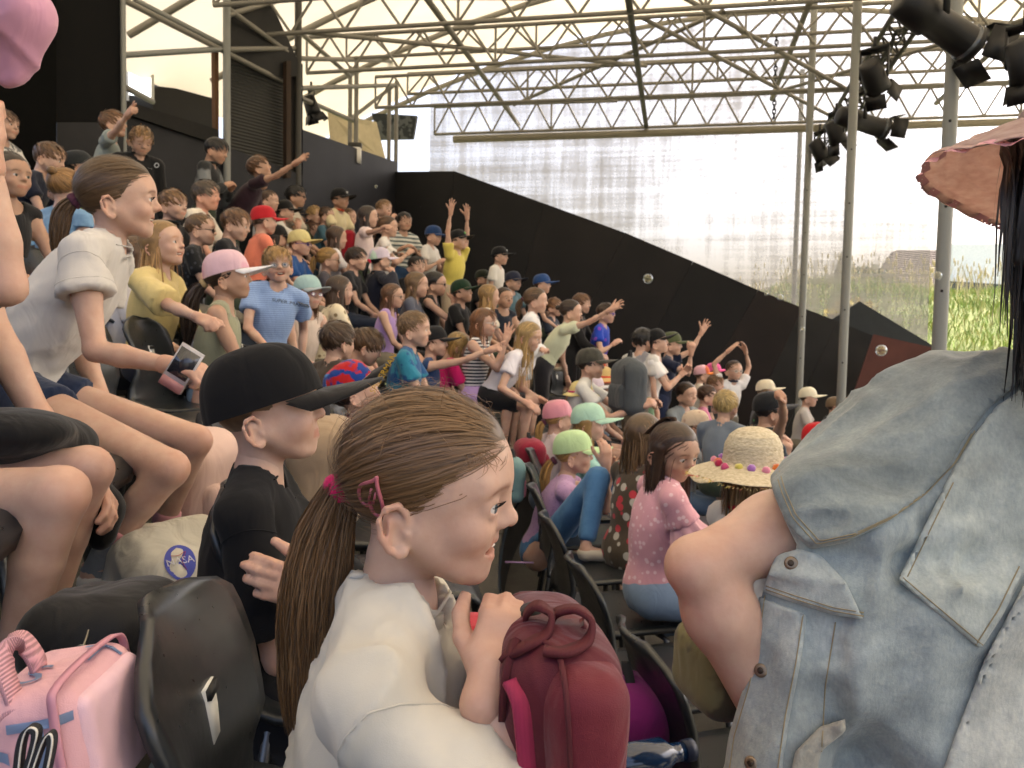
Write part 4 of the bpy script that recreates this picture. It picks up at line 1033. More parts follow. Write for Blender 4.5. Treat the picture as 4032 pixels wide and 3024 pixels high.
# lattice trusses across the hall
def truss(name, label, a, b, h, nb, r=.024, rb=.015, mat=TUBE, group=None, hv=(0, 0, 1), double=False):
    a, b = np.asarray(a, float), np.asarray(b, float); hv = np.asarray(hv, float)*h
    t_ = empty(name, label, 'truss', group)
    bar(t_, a, b, r, mat, 'chord'); bar(t_, a+hv, b+hv, r, mat, 'chord')
    for i in range(nb):
        p0, p1, pm = a+(b-a)*i/nb, a+(b-a)*(i+1)/nb, a+(b-a)*(i+.5)/nb+hv
        bar(t_, p0, pm, rb, mat, 'brace', 8); bar(t_, pm, p1, rb, mat, 'brace', 8)
        if i % 4 == 0: bar(t_, p0, p0+hv, rb, mat, 'upright', 8)
    bar(t_, b, b+hv, rb*1.3, mat, 'upright', 8)
    return t_
TZ = 5.85
for i, (u, v0, v1) in enumerate([(12.55, -3.9, 4.6), (11.0, -4.3, 5.6), (9.45, -4.6, 6.2), (8.2, -4.8, 6.4), (11.8, -4.1, 5.0), (10.2, -4.4, 5.8), (7.4, -4.6, 6.0)]):
    truss('roof_truss', ['lowest lattice truss, along the top of the white net', 'second lattice truss up from the white net', 'third lattice truss up from the white net', 'fourth lattice truss up from the white net', 'shallow lattice girder between the two lowest trusses', 'shallow lattice girder between the second and third trusses', 'lattice girder crossing the very top of the picture'][i], B(v0, u, TZ+(.42 if i in (4, 5) else 0)), B(v1, u, TZ+(.42 if i in (4, 5) else 0)), (.43 if i < 4 else .30), (18 if i < 4 else 16), group='lattice trusses under the canopy')
# heavier beam under the farthest truss
t_ = empty('ridge_beam', 'heavy grey beam under the lowest truss above the white net', 'beam'); bar(t_, B(-3.6, 12.62, TZ-.07), B(4.7, 12.62, TZ-.07), .06, plain('#8c8674', .5, .2), 'beam_tube')
# lengthwise members
for i, (v_, z_, lab) in enumerate([(-.55, TZ+.02, 'dark lengthwise tube running under the trusses near the middle'), (1.3, TZ+.45, 'lengthwise tube on top of the trusses'), (-2.6, TZ+.2, 'lengthwise tube over the upper rows'), (3.6, TZ+.3, 'lengthwise tube over the stage side')]):
    t_ = empty('purlin', lab, 'tube', 'lengthwise roof tubes'); bar(t_, B(v_, 5, z_), B(v_, 12.9, z_), .035, DARKT if i == 0 else TUBE, 'tube')
for i, (v0, u0, v1, u1, z0, z1) in enumerate([(-4.0, 8.2, -.5, 11.0, TZ, TZ+.4), (-3.8, 11.0, -1.0, 12.5, TZ, TZ+.4), (-.5, 9.45, 2.2, 12.5, TZ+.43, TZ), (-.5, 8.2, 2.0, 11.0, TZ+.4, TZ), (1.3, 12.5, 3.6, 9.4, TZ+.43, TZ+.2), (-4.3, 6.5, -1.5, 8.2, TZ-.3, TZ+.2), (-2.6, 12.5, .4, 9.4, TZ+.4, TZ+.43)]):
    bar(empty('roof_brace', ['diagonal roof brace over the left rows', 'diagonal roof brace near the far left corner', 'diagonal roof brace right of the dark lengthwise tube', 'diagonal roof brace above the picture middle', 'diagonal roof brace beside the lighting truss', 'diagonal roof brace above the boys at the wall', 'long diagonal roof brace across the far bays'][i], 'brace', 'diagonal roof braces'), B(v0, u0, z0), B(v1, u1, z1), .026, TUBE, 'tube')
# scaffold towers at the left rear
def pole(label, a, b, r, mat, group=None, cat='pole'):
    t_ = empty('scaffold_pole', label, cat, group, loc=tuple(a)); bar(t_, a, b, r, mat, 'tube', 14); return t_
p0 = P(893, 560, 8.2); pole('galvanised scaffold pole beside the wooden post', (p0[0], p0[1], 2.4), (p0[0], p0[1], 7.0), .038, GALV, 'rear scaffold poles')
p0 = P(487, 420, 7.1); pole('thin pale scaffold pole at the edge of the black partition', (p0[0], p0[1], 2.2), (p0[0], p0[1], 6.6), .024, GALV, 'rear scaffold poles')
p0 = P(1172, 640, 9.15); pole('dark scaffold pole at the corner of the ribbed panel', (p0[0], p0[1], 2.5), (p0[0], p0[1], 7.0), .04, DARKT, 'rear scaffold poles')
for i, (x, d_) in enumerate([(1378, 11.4), (1402, 11.0), (1532, 12.2), (1560, 12.0)]):
    p0 = P(x, 500, d_); pole(['left pole of the pair above the emergency light', 'right pole of the pair above the emergency light', 'left pole of the pair at the far left corner', 'right pole of the pair at the far left corner'][i], (p0[0], p0[1], 4.7), (p0[0], p0[1], 6.4), .03, TUBE, 'rear scaffold poles')
for i, (a, b_) in enumerate([((487, 0, 7.1), (1170, 350, 9.2)), ((530, 0, 7.3), (900, 190, 8.3)), ((893, 30, 8.2), (1172, 235, 9.1)), ((893, 195, 8.2), (1172, 190, 9.1)), ((487, 217, 7.2), (893, 192, 8.2)), ((1172, 120, 9.1), (1378, 300, 11.2)), ((1172, 380, 9.1), (1400, 480, 11.2)), ((1378, 470, 11.3), (1560, 330, 12.1)), ((1172, 348, 9.1), (1560, 335, 12.0)), ((495, 65, 9.6), (600, 65, 9.9)), ((500, 130, 9.6), (640, 100, 9.9)), ((487, 340, 7.1), (600, 400, 8.0)), ((893, 60, 8.2), (1172, -20, 9.1)), ((1172, 230, 9.1), (1560, 240, 12.2))]):
    bar(empty('scaffold_tube', ['long sloping scaffold tube over the ribbed panel', 'sloping white tube over the rear opening', 'sloping tube along the black gable board', 'level tube from the wooden post to the ribbed panel', 'level tube across the rear opening', 'sloping tube right of the ribbed panel', 'lower sloping tube above the blue grey wall', 'rising brace by the emergency light', 'level tube at the far left bay', 'short tube against the canopy seen through the rear opening', 'slanting tube against the canopy seen through the rear opening', 'short brace in front of the small window', 'upper tube left of the ribbed panel', 'level tube under the canopy edge at left'][i], 'tube', 'scaffold tubes at the rear wall'), P(*a), P(*b_), .028, GALV if i in (1, 4) else TUBE, 'tube')
# grey stored net bundle and cream side cloth at the far left corner
slab('side_cloth', [P(*q) for q in ((1290, 440, 11.6), (1480, 480, 12.3), (1520, 640, 12.4), (1480, 690, 12.4), (1300, 560, 11.7))], .03, -EU, plain('#cfc2a0', .9, 0, .1, 8), None, label='cream side cloth hanging at the far left corner', cat='cloth')
sc_ = slab('net_bundle', [P(*q) for q in ((1462, 445, 12.5), (1640, 455, 12.6), (1625, 545, 12.6), (1490, 548, 12.5))], .08, -EU, cloth('#5a5f60', 'camo', '#33383a', 9, wr=1.5), None, label='grey rolled net bundle under the canopy corner', cat='net')
# white wind net
def net_mat():
    M, t, b = node_mat('wind_net'); o = t.nodes['Material Output']; t.nodes.remove(b)
    n1 = tex(t, 1.0, stretch=(.25, .25, 9), detail=6, Roughness=.7); n2 = tex(t, 1.0, stretch=(7, 7, .3), detail=5, Roughness=.7); n3 = tex(t, .45, detail=3); n4 = tex(t, 40, detail=2)
    m1 = N(t, 'ShaderNodeMath', operation='ADD'); t.links.new(n1.outputs[0], m1.inputs[0]); t.links.new(n2.outputs[0], m1.inputs[1])
    m2 = N(t, 'ShaderNodeMath', operation='ADD'); t.links.new(m1.outputs[0], m2.inputs[0]); t.links.new(n3.outputs[0], m2.inputs[1])
    m3 = N(t, 'ShaderNodeMath', operation='MULTIPLY_ADD'); t.links.new(n4.outputs[0], m3.inputs[0]); m3.inputs[1].default_value = .35; t.links.new(m2.outputs[0], m3.inputs[2])
    r = ramp(t, [(.36, (.50, .50, .50)), (.68, (.90, .90, .90))]); mr = N(t, 'ShaderNodeMapRange'); mr.inputs[1].default_value = 1.0; mr.inputs[2].default_value = 2.4; t.links.new(m3.outputs[0], mr.inputs[0]); t.links.new(mr.outputs[0], r.inputs[0])
    tr = N(t, 'ShaderNodeBsdfTransparent'); tl_ = N(t, 'ShaderNodeBsdfTranslucent'); tl_.inputs[0].default_value = (.14, .133, .122, 1); df = N(t, 'ShaderNodeBsdfDiffuse'); df.inputs[0].default_value = (.18, .18, .18, 1)
    a1 = N(t, 'ShaderNodeMixShader'); a1.inputs[0].default_value = .5; t.links.new(tl_.outputs[0], a1.inputs[1]); t.links.new(df.outputs[0], a1.inputs[2])
    mx = N(t, 'ShaderNodeMixShader'); t.links.new(r.outputs[0], mx.inputs[0]); t.links.new(tr.outputs[0], mx.inputs[1]); t.links.new(a1.outputs[0], mx.inputs[2]); t.links.new(mx.outputs[0], o.inputs[0]); return M
NU = 13.25; nv_, nz_ = 40, 16; v = []
p_r = onplane(3665, 1000, B(0, NU, 0), -EU); vr = p_r@EV
for i in range(nz_+1):
    for j in range(nv_+1):
        w = -4.2+(vr+4.2)*j/nv_; z = 1.5+(roofz(w)-1.55)*i/nz_; v.append(B(w, NU+.04*math.sin(j*.9)*math.sin(i*.6), z))
g = Geo(); g.add(np.array(v), [(i*(nv_+1)+j, i*(nv_+1)+j+1, (i+1)*(nv_+1)+j+1, (i+1)*(nv_+1)+j) for i in range(nz_) for j in range(nv_)])
obj('wind_net', g, net_mat(), label='white woven wind net hung across the far end under the canopy', cat='net')
# front poles of the stage side
def front_pole(label, px0, py0, d0, r, z0=.0, z1=7.0):
    p0 = P(px0, py0, d0); t_ = empty('steel_pole', label, 'pole', 'stage side poles', loc=(p0[0], p0[1], z0)); bar(t_, (p0[0], p0[1], z0), (p0[0], p0[1], z1), r, GALV, 'tube', 20)
    for k in range(9):
        zz = z0+.35+k*.52; g = Geo(); dv = norm(V3(-p0[0], -p0[1], 0)); v, f = tubeg([dv*(r*.97), dv*(r*1.03)], .009, 8); g.add(v+V3(0, 0, zz-z0), f); obj('bolt_hole', g, plain('#15140f', .9), t_)
    return t_
front_pole('thick galvanised pole nearest the camera, beside the pink hat', 3725, 800, 5.0, .043)
front_pole('galvanised pole in front of the spotlights, second nearest', 3344, 800, 7.9, .043)
front_pole('galvanised pole at the end of the far truss, third nearest', 3176, 800, 10.0, .042)
front_pole('thin farthest galvanised pole standing behind the black wall', 3140, 800, 13.0, .040)
# lighting truss with lamps
lt = empty('lighting_truss', 'dark box truss carrying spotlights above the stage side poles', 'truss')
A0, A1 = B(1.98, 4.6, 5.72), B(2.02, 12.4, 5.50); sd = EV*.15; upv = V3(0, 0, .26)
for s in (-1, 1):
    bar(lt, A0+sd*s, A1+sd*s, .024, DARKT, 'chord'); bar(lt, A0+upv+sd*s*0, A1+upv+sd*s*0, .024, DARKT, 'chord') if s == 1 else None
NBK = 28
for i in range(NBK):
    q0, q1, qm = A0+(A1-A0)*i/NBK, A0+(A1-A0)*(i+1)/NBK, A0+(A1-A0)*(i+.5)/NBK
    for s in (-1, 1): bar(lt, q0+sd*s, qm+upv, .011, DARKT, 'brace', 6); bar(lt, qm+upv, q1+sd*s, .011, DARKT, 'brace', 6)
    bar(lt, q0-sd, q0+sd, .011, DARKT, 'brace', 6)
CB = plain('#181818', .5)
for i in range(5):
    pts = [A0+(A1-A0)*t+V3(.03*math.sin(t*40+i), 0, .02-.09*abs(math.sin(t*(23+5*i)+i))) for t in np.linspace(0, 1, 70)]
    v, f = tubeg(pts, .011, 5); g = Geo(); g.add(v, f); obj('cable', g, CB, lt)
def spot(label, pos, aim, s=1.0, long_=True):
    t_ = empty('spotlight', label, 'spotlight', 'stage spotlights', loc=tuple(pos)); Fm = frame(aim); blk = plain('#0b0b0d', .45, .0, .35, 20); s = s*.82
    def lathe(prof, name, n=20, mat=blk, parent=t_):
        pts = [Fm[:, 0]*x*s for x, r in prof]; v, f = tubeg(pts, [r*s for x, r in prof], n); g = Geo(); g.add(v, f); return obj(name, g, mat, parent)
    bd = lathe([(-.24, .05), (-.23, .10), (-.10, .115), (.0, .12), (.02, .10), (.30, .105), (.33, .125), (.36, .125)] if long_ else [(-.18, .06), (-.16, .11), (.08, .13), (.16, .14)], 'lamp_body')
    lathe([(.30, .118), (.362, .118)] if long_ else [(.13, .13), (.163, .13)], 'lens', 20, plain('#3a4046', .08, 0, .9), bd)
    x1 = .36 if long_ else .16
    for a in range(4):                                               # barn doors
        sv = [Fm[:, 1], Fm[:, 2], -Fm[:, 1], -Fm[:, 2]][a]; wv = [Fm[:, 2], Fm[:, 1], Fm[:, 2], Fm[:, 1]][a]; d_ = norm(Fm[:, 0]+sv*.45); nrm = np.cross(d_, wv)
        p0 = Fm[:, 0]*x1*s+sv*.125*s; v, f = boxg(p0+d_*.08*s, (.08*s, .11*s, .003), np.stack([d_, wv, nrm], 1)); g = Geo(); g.add(v, f); obj('barn_door', g, blk, t_, smooth=False)
    for k in (-1, 1):
        v, f = boxg(Fm[:, 1]*k*.15*s+V3(0, 0, .13*s), (.022*s, .008*s, .15*s), np.stack([Fm[:, 0]*1, Fm[:, 1], V3(0, 0, 1)], 1)); g = Geo(); g.add(v, f); obj('yoke_arm', g, blk, t_, smooth=False)
    v, f = boxg(V3(0, 0, .28*s), (.03*s, .16*s, .012*s), np.stack([Fm[:, 0], Fm[:, 1], V3(0, 0, 1)], 1)); g = Geo(); g.add(v, f); obj('yoke_bar', g, blk, t_, smooth=False)
    g = Geo(); v, f = tubeg([V3(0, 0, .28*s), V3(0, 0, .42*s)], .022*s, 8); g.add(v, f); obj('clamp', g, blk, t_)
    return t_
spot('large spotlight with long barrel at the top beside the thickest pole', P(3660, 70, 4.7), (.75, .15, -.35), 1.12)
spot('spotlight in the cluster near the top of the second pole', P(3440, 300, 7.2), (.55, .5, -.6), 1.0, False)
spot('spotlight with barrel pointing right by the second pole', P(3375, 475, 8.2), (.9, .15, -.2), 1.1)
spot('spotlight with square doors left of the second pole', P(3290, 520, 8.9), (.45, .2, -.85), .9, False)
spot('lowest spotlight on the truss beside the third pole', P(3225, 590, 9.8), (.5, .1, -.7), .9, False)
spot('spotlight at the right edge of the picture under the canopy', P(4030, 240, 4.4), (.4, .2, -.8), .8, False)
spot('small lamp hung left above the blue grey wall', P(1225, 415, 9.6), (.3, .2, -.9), .8, False)
# hanging chain
ch = empty('hanging_chain', 'black chain hanging from the canopy ridge to the far truss', 'chain')
for i in range(22):
    p0 = P(3058-i*.6, 150+i*17, 12.2); r_ = .045; a = np.arange(13)*2*PI/12; ax = CR if i % 2 else CF
    pts = [p0+ax*math.cos(x)*r_*.55+V3(0, 0, 1)*math.sin(x)*r_ for x in a]; v, f = tubeg(pts, .011, 5, False); g = Geo(); g.add(v, f); obj('chain_link', g, CB, ch)
# ------------------------------------------------------------------ outside
def grass_ground():
    M, t, b = node_mat('meadow'); n = tex(t, 1.3, detail=9, Roughness=.7); r = ramp(t, [(.3, (.07, .10, .02)), (.55, (.14, .16, .04)), (.75, (.22, .19, .07))]); t.links.new(n.outputs[0], r.inputs[0]); t.links.new(r.outputs[0], b.inputs['Base Color']); b.inputs['Roughness'].default_value = .95; return M
def bankz(x, y):
    z = np.interp(y, [13.4, 15, 20, 24, 34], [2.0, 2.6, 3.95, 4.2, 3.6]); return 1.7+(z-1.7)*np.clip((x-1)/7, .3, 1)+.08*np.sin(x*.9)+.07*np.sin(y*1.3+x*.4)
xs, ys = np.linspace(-6, 40, 60), np.linspace(13.6, 34, 40)
v = [(x, y, bankz(x, y)) for y in ys for x in xs]
g = Geo(); g.add(np.array(v), [(i*60+j, i*60+j+1, (i+1)*60+j+1, (i+1)*60+j) for i in range(39) for j in range(59)]); obj('grass_bank', g, grass_ground(), kind='structure')
rs = np.random.RandomState(4); n = 25000
x = rs.uniform(3.5, 15, n); y = 13.8+rs.rand(n)**1.1*14; L = rs.uniform(.10, .30, n)*(1+.7*(vnoise(np.stack([x*.8, y*.8, x*0], 1))))
a = rs.uniform(0, 6.28, n); bend = rs.uniform(.1, .6, n)*L; p0 = np.stack([x, y, bankz(x, y)-.03], 1)
S = np.stack([p0, p0+np.stack([np.cos(a)*bend*.3, np.sin(a)*bend*.3, L*.55], 1), p0+np.stack([np.cos(a)*bend, np.sin(a)*bend, L], 1)], 1)
c = np.where((rs.rand(n) < .3)[:, None], (.36, .34, .12), (.20, .28, .06))*rs.uniform(.7, 1.4, (n, 1))
g = Geo(); g.add(*ribbons(S, rs.uniform(.014, .036, n), c, None, 5))
GM, t, b = node_mat('grass_blade'); t.links.new(tint(t), b.inputs['Base Color']); b.inputs['Roughness'].default_value = .7; b.inputs['Transmission Weight'].default_value = 0
obj('meadow_grass', g, GM, kind='stuff', label='tall yellow green meadow grass on the bank', cat='grass')
n = 700; x = rs.uniform(5, 15, n); y = rs.uniform(18, 25, n); L = rs.uniform(.5, .95, n); p0 = np.stack([x, y, bankz(x, y)], 1); a = rs.uniform(0, 6.28, n)
S = np.stack([p0, p0+np.stack([.05*np.cos(a), .05*np.sin(a), L*.6], 1), p0+np.stack([.16*np.cos(a), .16*np.sin(a), L], 1)], 1)
g = Geo(); g.add(*ribbons(S, np.full(n, .022), np.tile((.5, .42, .22), (n, 1)), None, 6)); 
tp = S[:, 2]; 
for i in range(0, n, 2): g.add(*sphg(tp[i], (.018, .018, .08), 5, 4), (.5, .4, .2))
obj('dry_grass_stalks', g, GM, kind='stuff', label='dry seeded grass stalks along the top of the bank', cat='grass')
# house beyond the net
def tile_mat():
    M, t, b = node_mat('roof_tile'); w = tex(t, 3.4, 'wave', detail=1, bands_direction='Z', Distortion=.4); n = tex(t, 6, detail=5); r = ramp(t, [(.2, (.045, .028, .022)), (.8, (.09, .058, .044))]); t.links.new(n.outputs[0], r.inputs[0]); t.links.new(r.outputs[0], b.inputs['Base Color']); t.links.new(bump(t, w.outputs[1], .06, .9), b.inputs['Normal']); b.inputs['Roughness'].default_value = .8; return M
hs = empty('house', 'house with a steep brown tiled roof beyond the wind net', 'house', loc=(0, 0, 0))
HD = 34.0
rA, rB, rC, rD = P(3530, 985, HD), P(3905, 985, HD+4), P(3905, 1170, HD+2), P(3395, 1180, HD-2)
RT = tile_mat()
slab('roof', [rD, rA, rB, rC], .25, norm(np.cross(rB-rA, rD-rA))*(1 if np.cross(rB-rA, rD-rA)[1] < 0 else -1), RT, hs)
e2 = V3(3, 9, 0); slab('roof', [rA, rA+e2+V3(1, 0, -.2), rD+e2+V3(2.5, 2, 0), rD+V3(.05, .05, 0)], .2, V3(-1, 0, .3), RT, hs)
c0 = (rC+rD)/2
slab('wall', [rD+V3(.8, .6, -.15), rC+V3(-.6, .6, -.15), V3(rC[0]-.6, rC[1]+.6, 2.5), V3(rD[0]+.8, rD[1]+.6, 2.5)], .3, V3(0, -1, 0), plain('#e8e6e0', .8), hs)
bw = empty('white_house', 'white rendered house wall right of the tiled roof', 'house')
slab('wall', [P(3750, 960, 30), P(4250, 960, 30), P(4250, 1250, 30), P(3750, 1120, 30)], .3, V3(0, -1, 0), plain('#f2f2f0', .8), bw)
slab('base_wall', [P(3715, 1105, 29), P(3960, 1120, 29), P(3960, 1260, 29), P(3715, 1260, 29)], .2, V3(0, -1, 0), plain('#3c4450', .8), bw)
sh_ = empty('low_shed', 'low brown roofed shed left of the bush beyond the net', 'shed'); slab('roof', [P(2935, 1140, 30), P(3060, 1128, 31), P(3230, 1135, 31), P(3220, 1185, 29), P(2900, 1185, 29)], .2, norm((0, -.7, .7)), RT, sh_)
# bushes: stem plus leaf clumps
def bush(label, c, r, n, col, cat='bush', name='bush', stem=True):
    t_ = empty(name, label, cat, 'shrubs beyond the net', loc=(c[0], c[1], c[2]-r[2])); rs = np.random.RandomState(int(c[0]*100) % 999)
    u = rs.normal(size=(n, 3)); u /= np.linalg.norm(u, axis=1, keepdims=True); q = u*(rs.rand(n, 1)**.4)*(1+.25*vnoise(u*2.2, 3)[:, None])*np.asarray(r); q[:, 2] += r[2]
    d = rs.normal(size=(n, 3)); d /= np.linalg.norm(d, axis=1, keepdims=True); e = np.cross(d, rs.normal(size=(n, 3))); e /= np.linalg.norm(e, axis=1, keepdims=True); s = rs.uniform(.05, .11, (n, 1))
    v = np.stack([q-d*s, q+e*s*.5, q+d*s, q-e*s*.5], 1).reshape(-1, 3); g = Geo(); g.add(v, np.arange(4*n).reshape(-1, 4), np.repeat(np.asarray(col)*rs.uniform(.6, 1.5, (n, 1)), 4, 0)); o = obj('foliage', g, GM, t_); o['kind'] = 'stuff'
    for k in range(5):
        v, f = tubeg([(0, 0, 0), tuple(rs.normal(size=3)*np.asarray(r)*.2+V3(0, 0, r[2]*.6)), tuple(rs.normal(size=3)*np.asarray(r)*.5+V3(0, 0, r[2]*1.2))], [.05, .03, .01], 6); g = Geo(); g.add(v, f); obj('stem', g, plain('#4a3a28', .9), t_)
bush('round dark green bush seen through the net left of the house', P(3400, 1140, 25), (1.0, .8, .75), 2600, (.05, .09, .03))
bush('small conifer standing behind the bush beyond the net', P(3318, 1100, 27), (.25, .25, .9), 900, (.05, .07, .04), 'conifer', 'conifer')
bush('yellow flowering shrub on the bank near the right edge', (7.2+.0*1, 17.2, float(bankz(7.2, 17.2))+.25), (.5, .4, .3), 700, (.45, .36, .04), 'shrub', 'shrub')
bush('low green shrub at the foot of the net', P(3180, 1215, 22), (1.6, .6, .5), 1800, (.09, .12, .04), 'shrub', 'shrub')
# ------------------------------------------------------------------ chairs
def chair_shell():
    prof = [(.40, .395), (.415, .425), (.38, .445), (.26, .438), (.12, .425), (.03, .43), (-.03, .46), (-.055, .52), (-.06, .60), (-.075, .68), (-.105, .755), (-.125, .795), (-.135, .805)]
    prof = np.array(prof); s = np.concatenate([[0], np.cumsum(np.linalg.norm(np.diff(prof, axis=0), axis=1))]); T = np.linspace(0, s[-1], 30)
    px_ = np.interp(T, s, prof[:, 0]); pz = np.interp(T, s, prof[:, 1]); nw = 15; top = []
    for i, (x, z) in enumerate(zip(px_, pz)):
        back = np.clip((z-.47)/.33, 0, 1)*(x < .05); w = .225*(1-.10*np.sin(back*PI))-.02*(i < 2)
        if back > .78: w = .215*math.sqrt(max(.02, 1-((back-.78)/.235)**2.2))
        for j in range(nw):
            q = -1+2*j/(nw-1); y = w*q; edge = abs(q)**4
            top.append((x+(.045*q*q if back > 0 else 0)*min(1, back*3)-.02*edge*(back > 0), y, z+(.018*q*q if back == 0 else 0)-.012*edge*(back == 0)))
    top = np.array(top); m_ = len(T)
    f = np.array([(i*nw+j, (i+1)*nw+j, (i+1)*nw+j+1, i*nw+j+1) for i in range(m_-1) for j in range(nw-1)])
    n_ = vnormals(top, f); bot = top-n_*.014
    K = len(top); ff = [tuple(q) for q in f]+[tuple(K+x for x in q[::-1]) for q in f]
    for i in range(m_-1): ff += [(i*nw, K+i*nw, K+(i+1)*nw, (i+1)*nw), ((i+1)*nw+nw-1, K+(i+1)*nw+nw-1, K+i*nw+nw-1, i*nw+nw-1)]
    for j in range(nw-1): ff += [(j+1, K+j+1, K+j, j), ((m_-1)*nw+j, K+(m_-1)*nw+j, K+(m_-1)*nw+j+1, (m_-1)*nw+j+1)]
    return np.concatenate([top, bot]), ff
CHM = plain('#232628', .30, 0, .5, 60, 'chair_plastic')
_cs = chair_shell(); CH_ME = mk_mesh('shell', _cs[0], np.array(_cs[1])); CH_ME.materials.append(CHM)
_lm = []
for sx, sy in ((.30, .19), (.30, -.19), (.02, .19), (.02, -.19)):
    v, f = tubeg([(sx*.9, sy*.8, .425), (sx, sy, .41), (sx+(.04 if sx > .1 else -.06), sy*1.12, 0)], .011, 8); me = mk_mesh('leg', v, f); me.materials.append(plain('#6a6c6e', .35, .8)); _lm.append(me)
v, f = boxg((-.060, .02, .655), (.006, .022, .034), np.array(Matrix.Rotation(math.radians(-9), 3, 'Y'))); _tag = mk_mesh('number_label', v, f, smooth=False); _tag.materials.append(plain('#e4e4de', .6))
v, f = boxg((-.0595, .02, .682), (.0066, .0215, .0065), np.array(Matrix.Rotation(math.radians(-9), 3, 'Y'))); _tag2 = mk_mesh('label_stripe', v, f, smooth=False); _tag2.materials.append(plain('#202020', .6))
def chair(k, y, label, group, dz=0, dx=0, rot=0):
    p_ = rowpt(rowR(k)+dx, y, rowz(k)+dz); d_ = norm(V3(RC[0]-p_[0], RC[1]-p_[1], 0)); rz = math.atan2(d_[1], d_[0])+math.radians(rot)
    p_ = p_+d_*.125
    t_ = empty('chair', label, 'chair', group, loc=tuple(p_), rz=rz)
    link('shell', CH_ME, None, t_)
    for me in _lm: link('leg', me, None, t_)
    tg = link('number_label', _tag, None, t_); link('label_stripe', _tag2, None, tg)
    return t_
ROWN = {-3: 'third row below the backpack girl', -2: 'second row below the backpack girl', -1: 'row just in front of the backpack girl', 0: 'row of the backpack girl', 1: 'first row behind the backpack girl', 2: 'second row behind the backpack girl', 3: 'third row behind the backpack girl', 4: 'fourth row behind the backpack girl'}
for k in range(-3, 5):
    y0 = {0: .94, -1: 1.72}.get(k, .9+.1*(k % 3) if k > 0 else 1.9)
    i = 0; y = y0
    while y < 9.8:
        if k == 0 and i == 0: lab = 'empty charcoal plastic chair with white sticker behind the backpack girl'
        elif k == 0 and i == 1: lab = 'charcoal plastic chair the boy in the black cap sits on'
        elif k == -1 and i < 5: lab = ['nearest charcoal chair back in the front right row, beside the denim vest', 'second charcoal chair back from the denim vest', 'third charcoal chair back from the denim vest', 'fourth charcoal chair back from the denim vest, beside the jeans girl', 'fifth charcoal chair back from the denim vest'][i]
        else: lab = 'charcoal plastic chair farther along the '+ROWN[k]
        chair(k, y, lab, 'charcoal plastic seats', dz=-.035 if (k == 0 and i == 0) else 0, rot=-4 if (k == 0 and i == 0) else (-12 if (k == 0 and i == 1) else 0)); y += .575; i += 1
# ------------------------------------------------------------------ the audience
def pp(label, px, py, hp, **kw):
    hh = kw.pop('hh', .225 if kw.get('adult') else .205); kw.setdefault('bottom', (random.choice(['shorts', 'shorts', 'pants', 'jeans']), random.choice(['#2b3446', '#1c1d20', '#54677f', '#7a7466', '#3a4436']), {}))
    cy = math.degrees(math.atan((2016-px)/FPX)); kw['yaw'] = kw.get('yaw', 0)+cy
    if 'byaw' in kw: kw['byaw'] += cy
    return person(label, px, py, FPX*hh/hp, hh=hh, **kw)
def T(col, **k): return ('tee', col, k)
def Hs(col, **k): return ('short', col, k)
def Hl(col, **k): return ('long', col, k)
def Hp(col, **k): return ('pony', col, k)
def Hb(col, **k): return ('bun', col, k)
def C(col, **k): return ('cap', dict(color=col, **k))
# --- upper left, standing along the rear wall
pp('boy in white patterned tee at the upper left edge', 20, 490, 112, yaw=-40, hair=Hs('#5c4330'), top=T('#d8d6d2', pat='camo', c2='#6f7072', scale=18), pose='stand')
pp('girl with dark tied hair and black top looking out at the left edge', 42, 688, 172, yaw=-52, hair=Hb('#33241b', anchor=(-.48, 0, .2)), top=('vest', '#17171a'), tone='t', arms=('lap', 'lap'), iris='#2a1c14')
pp('boy in navy tee leaning forward beside the black wall', 196, 622, 124, yaw=-18, pitch=-14, hair=Hs('#66492f', mess=1.4), top=T('#171c2e'), lean=28, byaw=-25)
pp('person in dark cap and neon yellow top behind the leaning girl', 312, 660, 118, yaw=5, hair=Hs('#2a221c'), hat=C('#23272a', logo='#d8d8d8'), top=T('#cfe03a', pat='vstripe', c2='#d8d8d4', scale=2.2))
pp('girl with blond bun in a blue ruffled denim top', 262, 742, 148, yaw=48, hair=Hb('#8f6a3e', anchor=(-.42, 0, .32)), top=T('#7ba0c4', frill='#84aed2', sleeve=.2, pat='denim', c2=(.7, .75, .8)), bottom=('shorts', '#5c82a8'), arms=('down', 'down'))
pp('boy in grey tee pointing up beside the black partition', 446, 486, 104, yaw=-12, pitch=8, hair=Hs('#6d4c30'), top=T('#8b9492'), pose='stand', arms=('down', ((520, 432, 5.75), 'point', (0.2, -.6, -.8), (0, -1, .3))), mouth='open')
pp('blond curly boy looking down in a black tracksuit jacket', 556, 552, 106, yaw=-72, pitch=-28, hair=('curly', '#86663f', {}), top=('jacket', '#131416'), pose='stand', arms=('down', 'down'), bottom=('pants', '#15161a'))
pp('dark haired boy in a grey hooded jacket by the scaffold pole', 852, 592, 98, yaw=-18, pitch=-14, hair=Hs('#17120f'), top=('jacket', '#6f7376', {'pat': 'camo', 'c2': '#26282a', 'scale': 3}), pose='stand', tone='t', arms=('chest', 'chest'))
pp('boy in maroon tee leaning out and pointing right', 1020, 660, 94, yaw=-6, pitch=22, hair=Hs('#5f432c'), top=T('#2c1a24'), lean=34, pose='stand', tone='t', arms=('down', ((1180, 634, 6.6), 'open', (0, 0, -1))), mouth='smile')
pp('grey haired man in cream shirt among the boys', 812, 768, 116, yaw=-18, adult=1, hair=Hs('#5b4d40'), top=T('#d9d2c4'), mouth='smile', fat=1.15, tone=(.60, .34, .25))
pp('boy with light brown fringe and black jacket below the curly boy', 682, 806, 120, yaw=-34, hair=Hs('#7d5c3a', thick=1.25), top=('jacket', '#16171a'))
